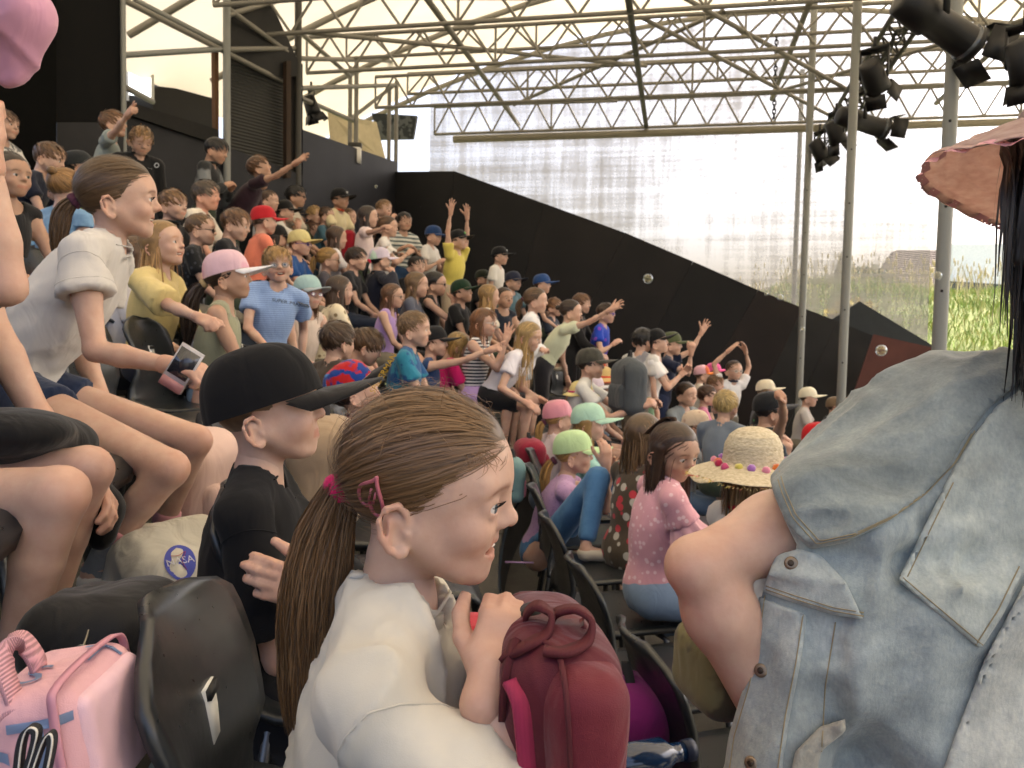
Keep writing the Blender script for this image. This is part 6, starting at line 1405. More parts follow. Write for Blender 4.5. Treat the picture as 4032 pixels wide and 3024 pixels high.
S_ = np.stack([tiltm(p0+e*t_*.06*rs.uniform(.5, 1.4, (n, 1))) for t_ in (0, .5, 1)], 1); cc = np.array([srgb(x) for x in ('#d8c48c', '#d87a5a', '#d8c050', '#c85a7a')])[rs.randint(0, 4, n)]; cc[rs.rand(n) < .5] = srgb('#d0b878')
g = Geo(); g.add(*ribbons(S_, np.full(n, .014), cc, None, 2)); o = SH['place'](g, 'frayed_edge', hairmat((1, 1, 1)), sh); o['kind'] = 'stuff'
# lettering helper: flat text pushed onto a mesh along the view of its own normal
def text_mesh(s, size):
    cu = bpy.data.curves.new('txt', 'FONT'); cu.body = s; cu.size = size; cu.align_x = 'CENTER'; cu.align_y = 'CENTER'; cu.extrude = size*.012; cu.resolution_u = 3
    o = bpy.data.objects.new('txt', cu); COL.objects.link(o); dg = bpy.context.evaluated_depsgraph_get(); me = bpy.data.meshes.new_from_object(o.evaluated_get(dg)); bpy.data.objects.remove(o)
    import bmesh
    bm = bmesh.new(); bm.from_mesh(me); bmesh.ops.triangulate(bm, faces=bm.faces); bmesh.ops.subdivide_edges(bm, edges=[e for e in bm.edges if e.calc_length() > size*.08], cuts=3, use_grid_fill=True); bmesh.ops.triangulate(bm, faces=bm.faces); bm.to_mesh(me); bm.free(); return me
def put_text(name, s, size, pos, right, up_, mat, parent, bend=None):
    """text in the plane right/up at pos (parent-local); bend(v) may follow a curved surface"""
    me = text_mesh(s, size); right = norm(right); up_ = norm(up_-right*(np.asarray(up_)@right)); n_ = np.cross(right, up_)
    co = np.array([v.co[:] for v in me.vertices]); w = np.asarray(pos)+np.outer(co[:, 0], right)+np.outer(co[:, 1], up_)+np.outer(co[:, 2], n_)
    if bend is not None: w = bend(w, n_)
    me.vertices.foreach_set('co', w.astype(np.float32).ravel()); me.update(); me.materials.clear(); tintall(me); return link(name, me, mat, parent)
def snap_to(o, off):
    def b_(w, n_):
        out = []
        for p_ in w:
            ok, hit, nn, _ = o.ray_cast(Vector(p_+n_*.12), Vector(-n_))
            out.append(np.array(hit)+np.array(n_)*off if ok else p_)
        return np.array(out)
    return b_

# lettering on the striped tee and the comic cap, crest on the black jacket
def kid(lab):
    return next(o for o in COL.objects if o.parent is None and o.get('label', '').startswith(lab))
k_ = kid('boy with glasses in a light blue striped tee'); sh_o = next(o for o in k_.children if o.name.startswith('shirt')); loc = np.array(k_.location)
cpt = P(1112, 1182, 4.5)-loc; nn = norm(CAM-P(1160, 1185, 4.5)); put_text('lettering', 'SUPER MARIO', .028, cpt, norm(CR*.99-CU*.14), CU, plain('#4a4f58', .7), sh_o, snap_to(sh_o, .003))
k_ = kid('blond curly boy looking down'); sh_o = next(o for o in k_.children if o.name.startswith('jacket')); loc = np.array(k_.location)
for (x, y, s_, r_) in ((617, 652, 'O', .05), (536, 630, 'AAA', .018)):
    put_text('crest' if s_ == 'O' else 'lettering', s_ if s_ != 'AAA' else '---', r_, P(x, y, 5.95)-loc, CR, CU, plain('#cfd2d4', .6), sh_o, snap_to(sh_o, .004))
k_ = kid('child in a red and blue comic cap'); cp_ = next(o for o in k_.children if o.name.startswith('cap')); br_ = next(o for o in cp_.children if o.name.startswith('brim')); loc = np.array(k_.location)
put_text('lettering', 'SPIDERMAN', .032, P(1510, 1470, 3.0)-loc, norm(CU*.85+CR*.5), norm(-CR*.85+CU*.5), plain('#c09a2a', .6), br_, snap_to(br_, .003))
# ------------------------------------------------------------------ bags and things in hand
def sdf_obj(name, prims, h, mat, parent=None, amp=0, sc=10, seed=0, base=None, post=None, tintf=None, **kw):
    lo = np.min([prim_box(q)[0] for q in prims], 0)-.03; hi = np.max([prim_box(q)[1] for q in prims], 0)+.03
    G = Grid(lo, hi, h); F = evalp(G, prims)
    if post: F = post(G, F)
    v, f = nets(F, G.lo, h)
    if amp: v = wrinkle(v, f, amp, sc, seed)
    b0 = np.zeros(3) if base is None else np.asarray(base); g = Geo(); g.add(v-b0, f, tintf(v) if tintf else (1, 1, 1)); return obj(name, g, mat, parent, **kw)
def strap(name, pts, w, t, mat, parent, base, up=None):
    """flat webbing along a smooth path"""
    pts = np.asarray(pts, float); m_ = len(pts); tt = np.linspace(0, m_-1, 8*(m_-1)+1)
    def cr(t_):
        i = int(min(m_-2, math.floor(t_))); q = t_-i; p0, p1, p2, p3 = pts[max(i-1, 0)], pts[i], pts[i+1], pts[min(i+2, m_-1)]
        return .5*((2*p1)+(-p0+p2)*q+(2*p0-5*p1+4*p2-p3)*q*q+(-p0+3*p1-3*p2+p3)*q**3)
    c = np.array([cr(x) for x in tt]); up = V3(0, 1, 0) if up is None else np.asarray(up, float); vs = []
    for i in range(len(c)):
        d = norm(c[min(i+1, len(c)-1)]-c[max(i-1, 0)]); s = norm(np.cross(d, np.cross(up, d))); n_ = np.cross(d, s)
        vs += [c[i]+s*w/2+n_*t/2, c[i]-s*w/2+n_*t/2, c[i]-s*w/2-n_*t/2, c[i]+s*w/2-n_*t/2]
    f = [(4*i+j, 4*i+(j+1) % 4, 4*i+4+(j+1) % 4, 4*i+4+j) for i in range(len(c)-1) for j in range(4)]+[(0, 1, 2, 3), tuple(4*(len(c)-1)+k for k in (3, 2, 1, 0))]
    g = Geo(); g.add(np.array(vs)-base, f); return obj(name, g, mat, parent, smooth=False)
def web_mat(col):
    M, t, b = node_mat('webbing'); w = tex(t, 260, 'wave', detail=0, Distortion=.2); r = ramp(t, [(.2, tuple(x*.55 for x in srgb(col))), (.8, srgb(col))]); t.links.new(w.outputs[1], r.inputs[0]); t.links.new(r.outputs[0], b.inputs['Base Color']); b.inputs['Roughness'].default_value = .75; t.links.new(bump(t, w.outputs[1], .001, .6), b.inputs['Normal']); return M
# burgundy backpack on the girl's lap
bb = P(2165, 3050, .80); BP = empty('backpack', 'burgundy backpack with pink strap held on the lap of the laughing girl', 'backpack', loc=tuple(bb))
BUR = cloth('#571823', rough=.55, wr=.8); DRED = web_mat('#5c101d'); PNK = web_mat('#b02a54')
cB = P(2170, 2930, .82); Rbp = rotm(8, 0, 0); 
prB = [box(P(2165, 2900, .84), (.050, .10, .125), Rbp, .035, k=.02), ell(P(2150, 2640, .84), (.052, .095, .05), Rbp, k=.05)]
sdf_obj('body', prB, .0042, BUR, BP, .0035, 14, 3, bb)
sdf_obj('front_pocket', [box(P(2255, 2950, .80), (.036, .088, .105), Rbp, .03, k=.01), ell(P(2240, 2700, .80), (.03, .07, .035), Rbp, k=.04)], .0042, cloth('#651e29', rough=.55, wr=.8), BP, .003, 16, 5, bb)
def onbag(pts, lift=.004):
    out = []
    for x, y, d0 in pts:
        r = Vector(ray(x, y)).normalized(); best = None
        for o in BP.children:
            if o.name.split('.')[0] in ('body', 'front_pocket'):
                ok, h_, nn, _ = o.ray_cast(Vector(CAM-bb), r)
                if ok and (best is None or (h_-Vector(CAM-bb)).length < best[0]): best = ((h_-Vector(CAM-bb)).length, np.array(h_)+bb)
        out.append(best[1]-np.array(r)*lift if best is not None else P(x, y, d0))
    return out
strap('seam_binding', [P(2030, 2520, .775)]+onbag([(2000, 2610, .77), (1985, 2700, .76), (1978, 2800, .755), (1976, 2920, .75), (1976, 3040, .75)]), .012, .007, DRED, BP, bb, (0, 1, .3))
strap('seam_binding', onbag([(2120, 2520, .76), (2190, 2560, .75), (2222, 2680, .74), (2238, 2850, .73), (2246, 3060, .72)], .002), .005, .003, DRED, BP, bb, (1, 0, 0))
strap('shoulder_strap', onbag([(2010, 2680, .75), (2045, 2760, .745), (2062, 2880, .74), (2078, 3060, .735)], .005), .016, .006, PNK, BP, bb, (1, .3, 0))
strap('top_handle', onbag([(1985, 2580, .77), (2070, 2545, .77)], .006)+[P(2150, 2490, .775), P(2168, 2425, .785), P(2115, 2388, .80), P(2070, 2425, .815), P(2075, 2500, .82)], .017, .005, DRED, BP, bb, (0, 1, 0))
strap('top_handle', onbag([(2140, 2560, .76), (2230, 2565, .76)], .005)+[P(2310, 2520, .765), P(2328, 2450, .775), P(2270, 2400, .79), P(2190, 2415, .80), P(2165, 2480, .81)], .017, .005, DRED, BP, bb, (0, 1, 0))
strap('shoulder_strap', [P(2290, 2450, .80), P(2350, 2550, .80), P(2385, 2700, .80), P(2402, 2860, .80), P(2400, 3060, .80)], .024, .006, BUR, BP, bb, (0, 1, .2))
sdf_obj('back_padding', [ell(P(2100, 2490, .84), (.026, .04, .03), k=.01)], .004, cloth('#101012'), BP, 0, 1, 0, bb)
# crimson jacket across the lap
sdf_obj('jacket', [ell(P(1880, 2640, 1.02), (.085, .10, .055), k=.03), ell(P(1980, 2700, 1.0), (.08, .09, .06), k=.04), ell(P(1760, 2640, 1.02), (.06, .08, .05), k=.04)], .007, cloth('#b5122e', rough=.7), None, .006, 9, 2, None, label='crimson jacket bundled on the lap of the laughing girl', cat='jacket')
# pink bag with blue letters at the bottom left
pb = P(280, 3050, .78); PB = empty('bag', 'pale pink bag with large blue letters at the bottom left corner', 'bag', loc=tuple(pb)); PKM = cloth('#d5a5ac', rough=.6, wr=.5); PKL = cloth('#dcb6c0', rough=.5, wr=.5)
Rp = rotm(4, 0, 0)@np.array(Matrix.Rotation(math.radians(-9), 3, 'Y'))
cP = P(255, 2890, .80)
bgo = sdf_obj('body', [box(cP, (.052, .075, .068), Rp, .026, k=.01)], .004, PKM, PB, .0015, 10, 1, pb)
fn, fl_ = -Rp[:, 1], Rp[:, 0]; BLU = plain('#8fa3c4', .7)
for s_, dx, dz, sz in (('S', -.024, -.012, .10), ('T', .018, .012, .095), ('L', .030, -.06, .08), ('R', -.022, -.075, .08)):
    put_text('letter', s_, sz, cP-pb+fn*.078+fl_*dx+V3(0, 0, dz), fl_, V3(0, 0, 1), BLU, PB, snap_to(bgo, .0025))
for s_, dx, dy, sz in (('S', -.02, -.02, .06), ('T', .02, .02, .06)):
    put_text('letter', s_, sz, cP-pb+V3(0, 0, .075)+fl_*dx+fn*-dy, fl_, Rp[:, 1], BLU, PB, snap_to(bgo, .0025))
sdf_obj('side_panel', [box(cP+Rp[:, 0]*.046, (.013, .062, .056), Rp, .012, k=.01)], .004, PKL, PB, 0, 20, 2, pb)
zp = [cP+Rp@V3(.036, a, b_) for a, b_ in ((-.079, -.06), (-.079, .045), (-.06, .073), (.06, .073), (.079, .045))]; strap('zip', zp, .008, .003, plain('#c48a98', .4), PB, pb, Rp[:, 0])
strap('handle', [P(60, 2760, .74), P(20, 2640, .74), P(30, 2560, .75), P(90, 2530, .77), P(150, 2620, .79), P(130, 2720, .80)], .022, .004, web_mat('#d8a3ad'), PB, pb, (0, 1, 0))
strap('handle', [P(-20, 2880, .73), P(40, 2800, .735), P(100, 2790, .74), P(60, 2900, .74)], .022, .004, web_mat('#d8a3ad'), PB, pb, (0, 1, 0))
nv = empty('lanyard', 'navy ribbed lanyard with white stitching lying over the pink bag', 'strap', loc=tuple(P(150, 3000, .66)))
NB0 = P(150, 3000, .66)
for q in ([(70, 3060), (85, 2930), (110, 2870), (145, 2880), (130, 2960), (100, 3060)], [(120, 3060), (165, 2930), (195, 2890), (205, 2930), (180, 3060)]):
    strap('webbing', [P(x, y, .66) for x, y in q], .012, .003, web_mat('#23262e'), nv, NB0, (0, 1, 0)); strap('stitching', [P(x, y, .655) for x, y in q], .0022, .0008, plain('#d8d4cc', .7), nv, NB0, (0, 1, 0))
# cream backpack with round space badge on the tier behind
nb = P(690, 2430, 1.93); NBP = empty('backpack', 'cream backpack with round blue badge on the floor behind the chairs', 'backpack', loc=tuple(nb)); CRM = cloth('#c6c2b4', rough=.75, wr=1.0)
cN = P(690, 2245, 1.93); RN = rotm(-35, 0, 0)@np.array(Matrix.Rotation(math.radians(28), 3, 'Y'))
nbo = sdf_obj('body', [box(cN, (.11, .14, .10), RN, .07, k=.03)], .007, CRM, NBP, .008, 12, 4, nb)
bc = P(712, 2195, 1.80)-nb; bn = norm(-CF*.75+CR*.35+CU*.45); br = norm(np.cross(V3(0, 0, 1), bn)); bu = np.cross(bn, br)
aa = np.arange(32)*2*PI/32; vv = [bc+(br*math.cos(x)*.034+bu*math.sin(x)*.044)+bn*.03 for x in aa]; g = Geo(); g.add(np.array(vv+[bc+bn*.03]), [(i, (i+1) % 32, 32, -1) for i in range(32)])
v_, f_, c_ = g.arr(); v_ = snap_to(nbo, .002)(v_, bn); me = mk_mesh('badge', v_, f_); bdg = link('badge', me, plain('#3a44a0', .6), NBP)
put_text('badge_lettering', 'NASA', .024, bc+bn*.03, br*1.0+bu*.25, bu, plain('#e8e8ec', .6), NBP, snap_to(nbo, .0032))
strap('badge_swoosh', snap_to(nbo, .0035)(np.array([bc+br*a+bu*b_+bn*.03 for a, b_ in ((-.02, .012), (-.004, .012), (.012, .024), (.004, .0), (.014, -.02))]), bn), .0026, .0006, plain('#b02a3a', .6), NBP, np.zeros(3), bn)
# black bag with a metal ring
kb = P(380, 2620, 1.2); KB = empty('bag', 'black fabric bag with metal ring zip pull behind the empty chair', 'bag', loc=tuple(kb)); sdf_obj('body', [box(P(400, 2500, 1.22), (.10, .10, .065), rotm(-15), .06, k=.03), ell(P(540, 2440, 1.22), (.06, .08, .05), k=.04)], .008, cloth('#121214', rough=.6), KB, .006, 10, 3, kb)
a = np.arange(25)*2*PI/24; c0 = P(322, 2570, 1.07); v, f = tubeg([c0+CR*.010*math.cos(x)+CU*.010*math.sin(x)-kb for x in a], .0012, 6, False); g = Geo(); g.add(v, f); obj('ring', g, plain('#9a958c', .25, .9), KB)
strap('zip_pull', [P(350, 2480, 1.09), P(338, 2520, 1.08), P(326, 2548, 1.07)], .004, .002, plain('#77726a', .3, .8), KB, kb, (0, 1, 0))
# black jacket over the knees of the left edge person
sdf_obj('black_jacket', [ell(P(120, 1740, 1.62), (.12, .12, .05), k=.05), cap(P(240, 1760, 1.62), P(420, 2010, 1.68), .05, .032, k=.04), cap(P(420, 1990, 1.68), P(395, 2110, 1.68), .032, .028, k=.02), ell(P(20, 1700, 1.5), (.12, .1, .045), k=.05)], .009, cloth('#121214'), None, .007, 9, 6, label='black jacket lying over the knees at the left edge', cat='jacket')
# pink cloth waved at the top left corner
sdf_obj('pink_cloth', [cap(P(-60, -40, 1.28), P(70, 60, 1.27), .05, .045, k=.03), cap(P(60, 60, 1.27), P(10, 260, 1.28), .04, .022, k=.03), ell(P(-20, 120, 1.28), (.045, .03, .06), k=.03)], .006, cloth('#c490a8', rough=.8), None, .018, 11, 9, label='pink cloth held up in the top left corner', cat='cloth')
# phone in the leaning girl's hand
ph = empty('phone', 'phone in a clear and red case held by the leaning girl', 'phone', loc=tuple(P(716, 1450, 1.92))); dphone = norm(CR*.62+CU*1.0); Fm = np.stack([dphone, norm(np.cross(-CF, dphone)), -CF], 1)
g = Geo(); g.add(*boxg((0, 0, 0), (.055, .03, .004), Fm)); obj('case', g, plain('#b8b4b8', .15, 0, .7), ph, smooth=False)
g = Geo(); g.add(*boxg(-dphone*.045-CF*.0045, (.012, .029, .0015), Fm)); obj('case_end', g, plain('#a87474', .4), ph, smooth=False)
g = Geo(); g.add(*boxg(dphone*.012-CF*.0045, (.035, .026, .001), Fm)); obj('screen', g, plain('#2a2c34', .1, 0, .8), ph, smooth=False)
# other bags on the floor
def simple_bag(label, c, b, col, yaw=0, col2=None, name='backpack'):
    c = np.asarray(c); t_ = empty(name, label, 'bag' if name == 'bag' else 'backpack', loc=tuple(c-V3(0, 0, b[2]))); bs = c-V3(0, 0, b[2]); R_ = rotm(yaw)
    sdf_obj('body', [box(c, b, R_, min(b)*.75, k=.02), ell(c+V3(0, 0, b[2]*.6), (b[0]*.9, b[1]*.95, b[2]*.6), R_, k=.04)], max(.009, min(b)*.14), cloth(col, wr=.6), t_, .004, 8, 2, bs)
    sdf_obj('pocket', [box(c+R_[:, 0]*b[0]*.75-V3(0, 0, b[2]*.3), (b[0]*.5, b[1]*.75, b[2]*.5), R_, min(b)*.4, k=.02)], max(.009, min(b)*.14), cloth(col2 or col, wr=1.0), t_, .004, 10, 4, bs)
    strap('front_strap', [c+R_@V3(b[0]*1.02, b[1]*q_, b[2]*z_) for q_, z_ in ((.7, .9), (.72, .2), (.74, -.6))], .016, .004, web_mat('#3a3a40'), t_, bs, (0, 1, 0))
    strap('handle', [c+R_@V3(0, -.03, b[2]*1.1), c+R_@V3(-.01, 0, b[2]*1.3+.03), c+R_@V3(0, .03, b[2]*1.1)], .02, .004, web_mat('#2a2a2e'), t_, bs, (1, 0, 0)); return t_
simple_bag('pale pink backpack on the floor behind the boy in the black cap', P(805, 1915, 2.45), (.09, .13, .15), '#cdb0a4', -20)
simple_bag('beige jacket bundle on the seat beyond the boy in the black cap', P(1290, 1870, 2.1), (.10, .12, .13), '#a08a70', 10, name='bag')
simple_bag('purple drawstring bag under the chairs right of the burgundy backpack', P(2475, 2890, 1.75), (.08, .10, .10), '#7a1f6a', 0, '#5a2a5a', 'bag')
simple_bag('grey backpack hanging behind the tattooed man', P(2475, 1530, 6.1), (.10, .16, .20), '#4b5054', 200)
simple_bag('teal backpack on the floor at the end of the aisle', P(2020, 1895, 4.0), (.05, .07, .10), '#6f8f90', 10, '#c07a86')
simple_bag('crimson backpack on the floor below the leaning blond girl', P(2085, 1790, 4.9), (.09, .12, .08), '#8c2438', 10)
# crimson backpack worn by the standing girl at the back
q = G27; c = q['NB']-q['Rb'][:, 0]*.15-V3(0, 0, .17); t_ = empty('backpack', 'crimson backpack worn by the standing girl with long dark hair', 'backpack', loc=tuple(c)); sdf_obj('body', [box(c, (.06, .10, .15), q['Rb'], .05, k=.02)], .014, cloth('#8f1626'), t_, .005, 9, 1, c)
# water bottle
bo = P(2530, 2990, 1.5); t_ = empty('bottle', 'blue drinking bottle lying beside the purple bag', 'bottle', loc=tuple(bo)); Fm = frame(norm(CR+CF*.4)); pts = [bo*0+Fm[:, 0]*x for x in (-.08, -.078, .04, .06, .07, .09)]; v, f = tubeg(pts, [.02, .034, .034, .02, .018, .018], 20); g = Geo(); g.add(v, f); obj('body', g, plain('#12294a', .12, 0, .8), t_)
pts = [Fm[:, 0]*x for x in (.088, .09, .11, .112)]; v, f = tubeg(pts, [.01, .021, .021, .01], 16); g = Geo(); g.add(v, f); obj('cap', g, plain('#15203a', .4), t_)
# paper scrap in the aisle
sp = P(2050, 1935, 3.9); g = Geo(); g.add(*boxg((0, 0, 0), (.07, .012, .001))); v_, f_, c_ = g.arr(); link('paper_strip', mk_mesh('paper_strip', v_+V3(sp[0], sp[1], rowz(0)+.004), f_, smooth=False), plain('#a88ac0', .7), label='lilac paper strip on the aisle floor', cat='paper')
# soap bubbles
def bubble_mat():
    M, t, b = node_mat('soap_film'); t.nodes.remove(b); o = t.nodes['Material Output']; lw = N(t, 'ShaderNodeLayerWeight'); lw.inputs[0].default_value = .35; tr = N(t, 'ShaderNodeBsdfTransparent'); gl_ = N(t, 'ShaderNodeBsdfGlossy'); gl_.inputs['Roughness'].default_value = .03
    cr = ramp(t, [(.0, (.7, .65, .35)), (.5, (.5, .6, .75)), (1, (.8, .75, .5))]); t.links.new(lw.outputs[1], cr.inputs[0]); t.links.new(cr.outputs[0], gl_.inputs[0]); mx = N(t, 'ShaderNodeMixShader'); ad = N(t, 'ShaderNodeMath', operation='MULTIPLY_ADD'); ad.inputs[1].default_value = .75; ad.inputs[2].default_value = .10; t.links.new(lw.outputs[1], ad.inputs[0]); t.links.new(ad.outputs[0], mx.inputs[0]); t.links.new(tr.outputs[0], mx.inputs[1]); t.links.new(gl_.outputs[0], mx.inputs[2]); t.links.new(mx.outputs[0], o.inputs[0]); return M
BM = bubble_mat()
for (x, y, d_, r, lab) in [(2551, 1098, 8, .05, 'large golden soap bubble floating before the black wall'), (3470, 1380, 6, .042, 'soap bubble in front of the reddish barrier'), (3160, 1294, 7, .02, 'small soap bubble beside the third pole'), (3690, 1085, 4.9, .028, 'soap bubble against the thick near pole'), (3072, 1170, 8, .03, 'soap bubble just below the top edge of the black wall'), (3016, 1158, 8, .018, 'tiny soap bubble above the black wall edge'), (1480, 735, 8, .016, 'tiny soap bubble before the blue grey wall')]:
    c = P(x, y, d_); v, f = sphg((0, 0, 0), r, 24, 16); g = Geo(); g.add(v, f); o = obj('soap_bubble', g, BM, label=lab, cat='bubble', group='soap bubbles'); o.location = tuple(c)
# ------------------------------------------------------------------ the woman in the denim vest at the right edge
def proj(p):
    d = p-CAM; z = d@CF; return 2016+FPX*(d@CR)/z, 1512-FPX*(d@CU)/z, z
def polysd(px, py, poly):
    """signed distance in pixels, negative inside"""
    poly = np.asarray(poly, float); d = np.full(px.shape, 1e9); ins = np.zeros(px.shape, bool)
    for (x0, y0), (x1, y1) in zip(poly, np.roll(poly, -1, 0)):
        ex, ey = x1-x0, y1-y0; t = np.clip(((px-x0)*ex+(py-y0)*ey)/(ex*ex+ey*ey+1e-9), 0, 1); d = np.minimum(d, np.hypot(px-x0-t*ex, py-y0-t*ey))
        c = ((y0 > py) != (y1 > py)) & (px < (x1-x0)*(py-y0)/(y1-y0+1e-12)+x0); ins ^= c
    return np.where(ins, -d, d)
wb = V3(*P(3700, 3000, 1.1)); wb[2] = rowz(-1)
WOM = empty('person', 'woman in a sleeveless pale denim vest and pink sun hat at the right edge', 'person', 'audience on the tiers', loc=tuple(wb))
hW = .225; HcW = P(4290, 650, 1.02); RhW = rotm(100, 0, 14)
S_, E_, Wr = P(3330, 1985, 1.16), P(2752, 2222, 1.06), P(3010, 2800, 1.10)
VD = [cap(P(3235, 2030, 1.09), P(4050, 1735, 1.14), .074, .098, k=.06), ell(P(3800, 1880, 1.16), (.17, .12, .125), k=.08), ell(P(3800, 2700, 1.17), (.27, .17, .42), k=.10), cap(P(3190, 2330, 1.07), P(3030, 3120, 1.06), .045, .05, k=.06), ell(P(3480, 2380, 1.10), (.11, .09, .13), k=.08)]
# skin: arm, neck, head in one mesh
armW = [cap(S_, S_*.5+E_*.5, .053, .052, k=.03), cap(S_*.5+E_*.5, E_, .052, .037, k=.03), cap(E_, E_*.68+Wr*.32, .037, .045, k=.014), cap(E_*.68+Wr*.32, Wr, .045, .032, k=.03), ell(E_+norm(E_-S_)*.016, (.024, .026, .024), k=.03), cap(P(4180, 1560, 1.10), HcW+RhW@V3(-.14, 0, -.4)*hW, .05, .045, k=.03), ell(P(3800, 2400, 1.2), (.17, .10, .3), k=.05)]
G = Grid(np.min([prim_box(q)[0] for q in armW], 0)-.04, np.max([prim_box(q)[1] for q in armW], 0)+.04, .0075); F = evalp(G, armW); v, f = nets(F, G.lo, G.h)
ct = np.ones((len(v), 3))*(1-.10*np.exp(-((v-E_)**2).sum(1)/.05**2))[:, None]**np.array((.4, 1.3, 1.5)); g = Geo(); g.add(v-wb, f, ct)
hv, hf = head_mesh('closed', 1); g.add(hv@RhW.T*hW+HcW-wb, hf, head_tint(hv, 'closed'))
hdv, hdf = hand_mesh('relax', .03); d_ = norm(Wr-E_); zz = norm(np.cross(d_, CR)); yy = np.cross(zz, d_); g.add(Wr+(hdv@np.stack([d_, yy, zz], 1).T)*.17-wb, hdf)
obj('body', g, skin((.56, .375, .285)), WOM)
def placeW(g, name, mat, parent=WOM, smooth=True):
    vv, fq, cc = g.arr(); return link(name, mk_mesh(name, vv@RhW.T*hW+HcW-wb, fq, cc, smooth), mat, parent)
hg = hair_geo('long', 0, length=.3, thick=1.5, g=RhW.T@V3(0, 0, -1), seed=3, undercap=False, dens=.9, fine=4.0); placeW(hg, 'hair', hairmat('#15100e'))
for s in (1, -1):
    vv, fq, cc = eye_geo('#3a2a20', (1, 0, 0), 1).arr(); n2, k2 = len(vv)//2, len(fq)//2; g1 = Geo(); g1.add(vv[:n2] if s == 1 else vv[n2:], fq[:k2], cc[:n2]); placeW(g1, 'eye', eyemat('#3a2a20'))
# pink hat, tilted up at the back
def pink_mat():
    M, t, b = node_mat('gauze_fabric'); n = tex(t, 55, detail=5, stretch=(1, 1, 3)); r = ramp(t, [(.3, srgb('#d2b5ac')), (.7, srgb('#e6d2ca'))]); t.links.new(n.outputs[0], r.inputs[0]); t.links.new(mul(t, r.outputs[0], tint(t)), b.inputs['Base Color']); b.inputs['Roughness'].default_value = .9; t.links.new(bump(t, n.outputs[0], .004, .9), b.inputs['Normal']); tl_ = N(t, 'ShaderNodeBsdfTranslucent'); t.links.new(r.outputs[0], tl_.inputs[0]); mx = N(t, 'ShaderNodeMixShader'); mx.inputs[0].default_value = .6; t.links.new(b.outputs[0], mx.inputs[1]); t.links.new(tl_.outputs[0], mx.inputs[2]); t.links.new(mx.outputs[0], t.nodes['Material Output'].inputs[0]); return M
v, f, n_ = hat_geo(.05, .38, 0, 6, .50, 0, .22); v = v*V3(1, 1.04, 1); rr = np.hypot(v[:, 0]+.04, v[:, 1]); v[:, 2] += .010*np.sin(rr*70)*(rr > .5)+.012*vnoise(v*9, 3)
g = Geo(); g.add(v+V3(0, 0, .02), f); ht = placeW(g, 'sun_hat', pink_mat())
g = Geo(); a = np.arange(121)*2*PI/120; rows = []
for r_, z_ in ((.815, -.165), (.835, -.185), (.85, -.20)): rows.append(np.stack([-.04+(r_+.02*np.sin(a*22)*(z_ < -.02))*np.cos(a)*1.06, (r_+.02*np.sin(a*22+1)*(z_ < -.02))*np.sin(a), z_+.02+.05*(np.sin(3*a)+.6*np.sin(5*a+1))*.5+.012*np.sin(a*22)*(z_ < -.08)], 1))
def lace_mat():
    M, t, b = node_mat('lace'); vo = tex(t, 190, 'voro'); o = t.nodes['Material Output']; tr = N(t, 'ShaderNodeBsdfTransparent'); mx = N(t, 'ShaderNodeMixShader'); q = ramp(t, [(.22, (0, 0, 0)), (.3, (1, 1, 1))]); t.links.new(vo.outputs['Distance'], q.inputs[0]); b.inputs['Base Color'].default_value = L4(srgb('#c48f94')); b.inputs['Roughness'].default_value = .9; t.links.new(q.outputs[0], mx.inputs[0]); t.links.new(tr.outputs[0], mx.inputs[1]); t.links.new(b.outputs[0], mx.inputs[2]); t.links.new(mx.outputs[0], o.inputs[0]); return M
g.add(np.concatenate(rows), [(k*121+j, k*121+j+1, (k+1)*121+j+1, (k+1)*121+j) for k in (0, 1) for j in range(120)]); placeW(g, 'lace_trim', lace_mat(), ht)
# the vest: base shell, then overlaid panels with real thickness
def denim(col, name='denim'):
    M, t, b = node_mat(name); c = srgb(col)
    n1 = tex(t, 5.5, detail=7, Roughness=.6, Distortion=.6); n2 = tex(t, 30, detail=8, Roughness=.7); tw = tex(t, 260, detail=3, stretch=(1, 1, .35))
    r = ramp(t, [(.30, tuple(x*.6 for x in c)), (.50, c), (.70, tuple(min(1, x*1.4+.02) for x in c))]); t.links.new(n1.outputs[0], r.inputs[0]); q = ramp(t, [(.3, (.78, .8, .82)), (.7, (1.15, 1.13, 1.1))]); t.links.new(n2.outputs[0], q.inputs[0]); w = ramp(t, [(.2, (.80, .82, .85)), (.8, (1.08, 1.07, 1.05))]); t.links.new(tw.outputs[0], w.inputs[0])
    t.links.new(mul(t, mul(t, mul(t, r.outputs[0], q.outputs[0]), w.outputs[0]), tint(t)), b.inputs['Base Color']); b.inputs['Roughness'].default_value = .9; b.inputs['Sheen Weight'].default_value = .25
    h = N(t, 'ShaderNodeMath', operation='MULTIPLY_ADD'); h.inputs[1].default_value = .12; t.links.new(tw.outputs[0], h.inputs[0]); t.links.new(n2.outputs[0], h.inputs[2]); t.links.new(bump(t, h.outputs[0], .004, .7), b.inputs['Normal']); return M
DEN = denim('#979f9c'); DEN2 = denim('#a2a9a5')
GW = Grid(np.min([prim_box(q)[0] for q in VD], 0)-.06, np.max([prim_box(q)[1] for q in VD], 0)+.06, .0068)
XW, YW, ZW = GW.xyz(); FW = evalp(GW, VD, pad=.03)
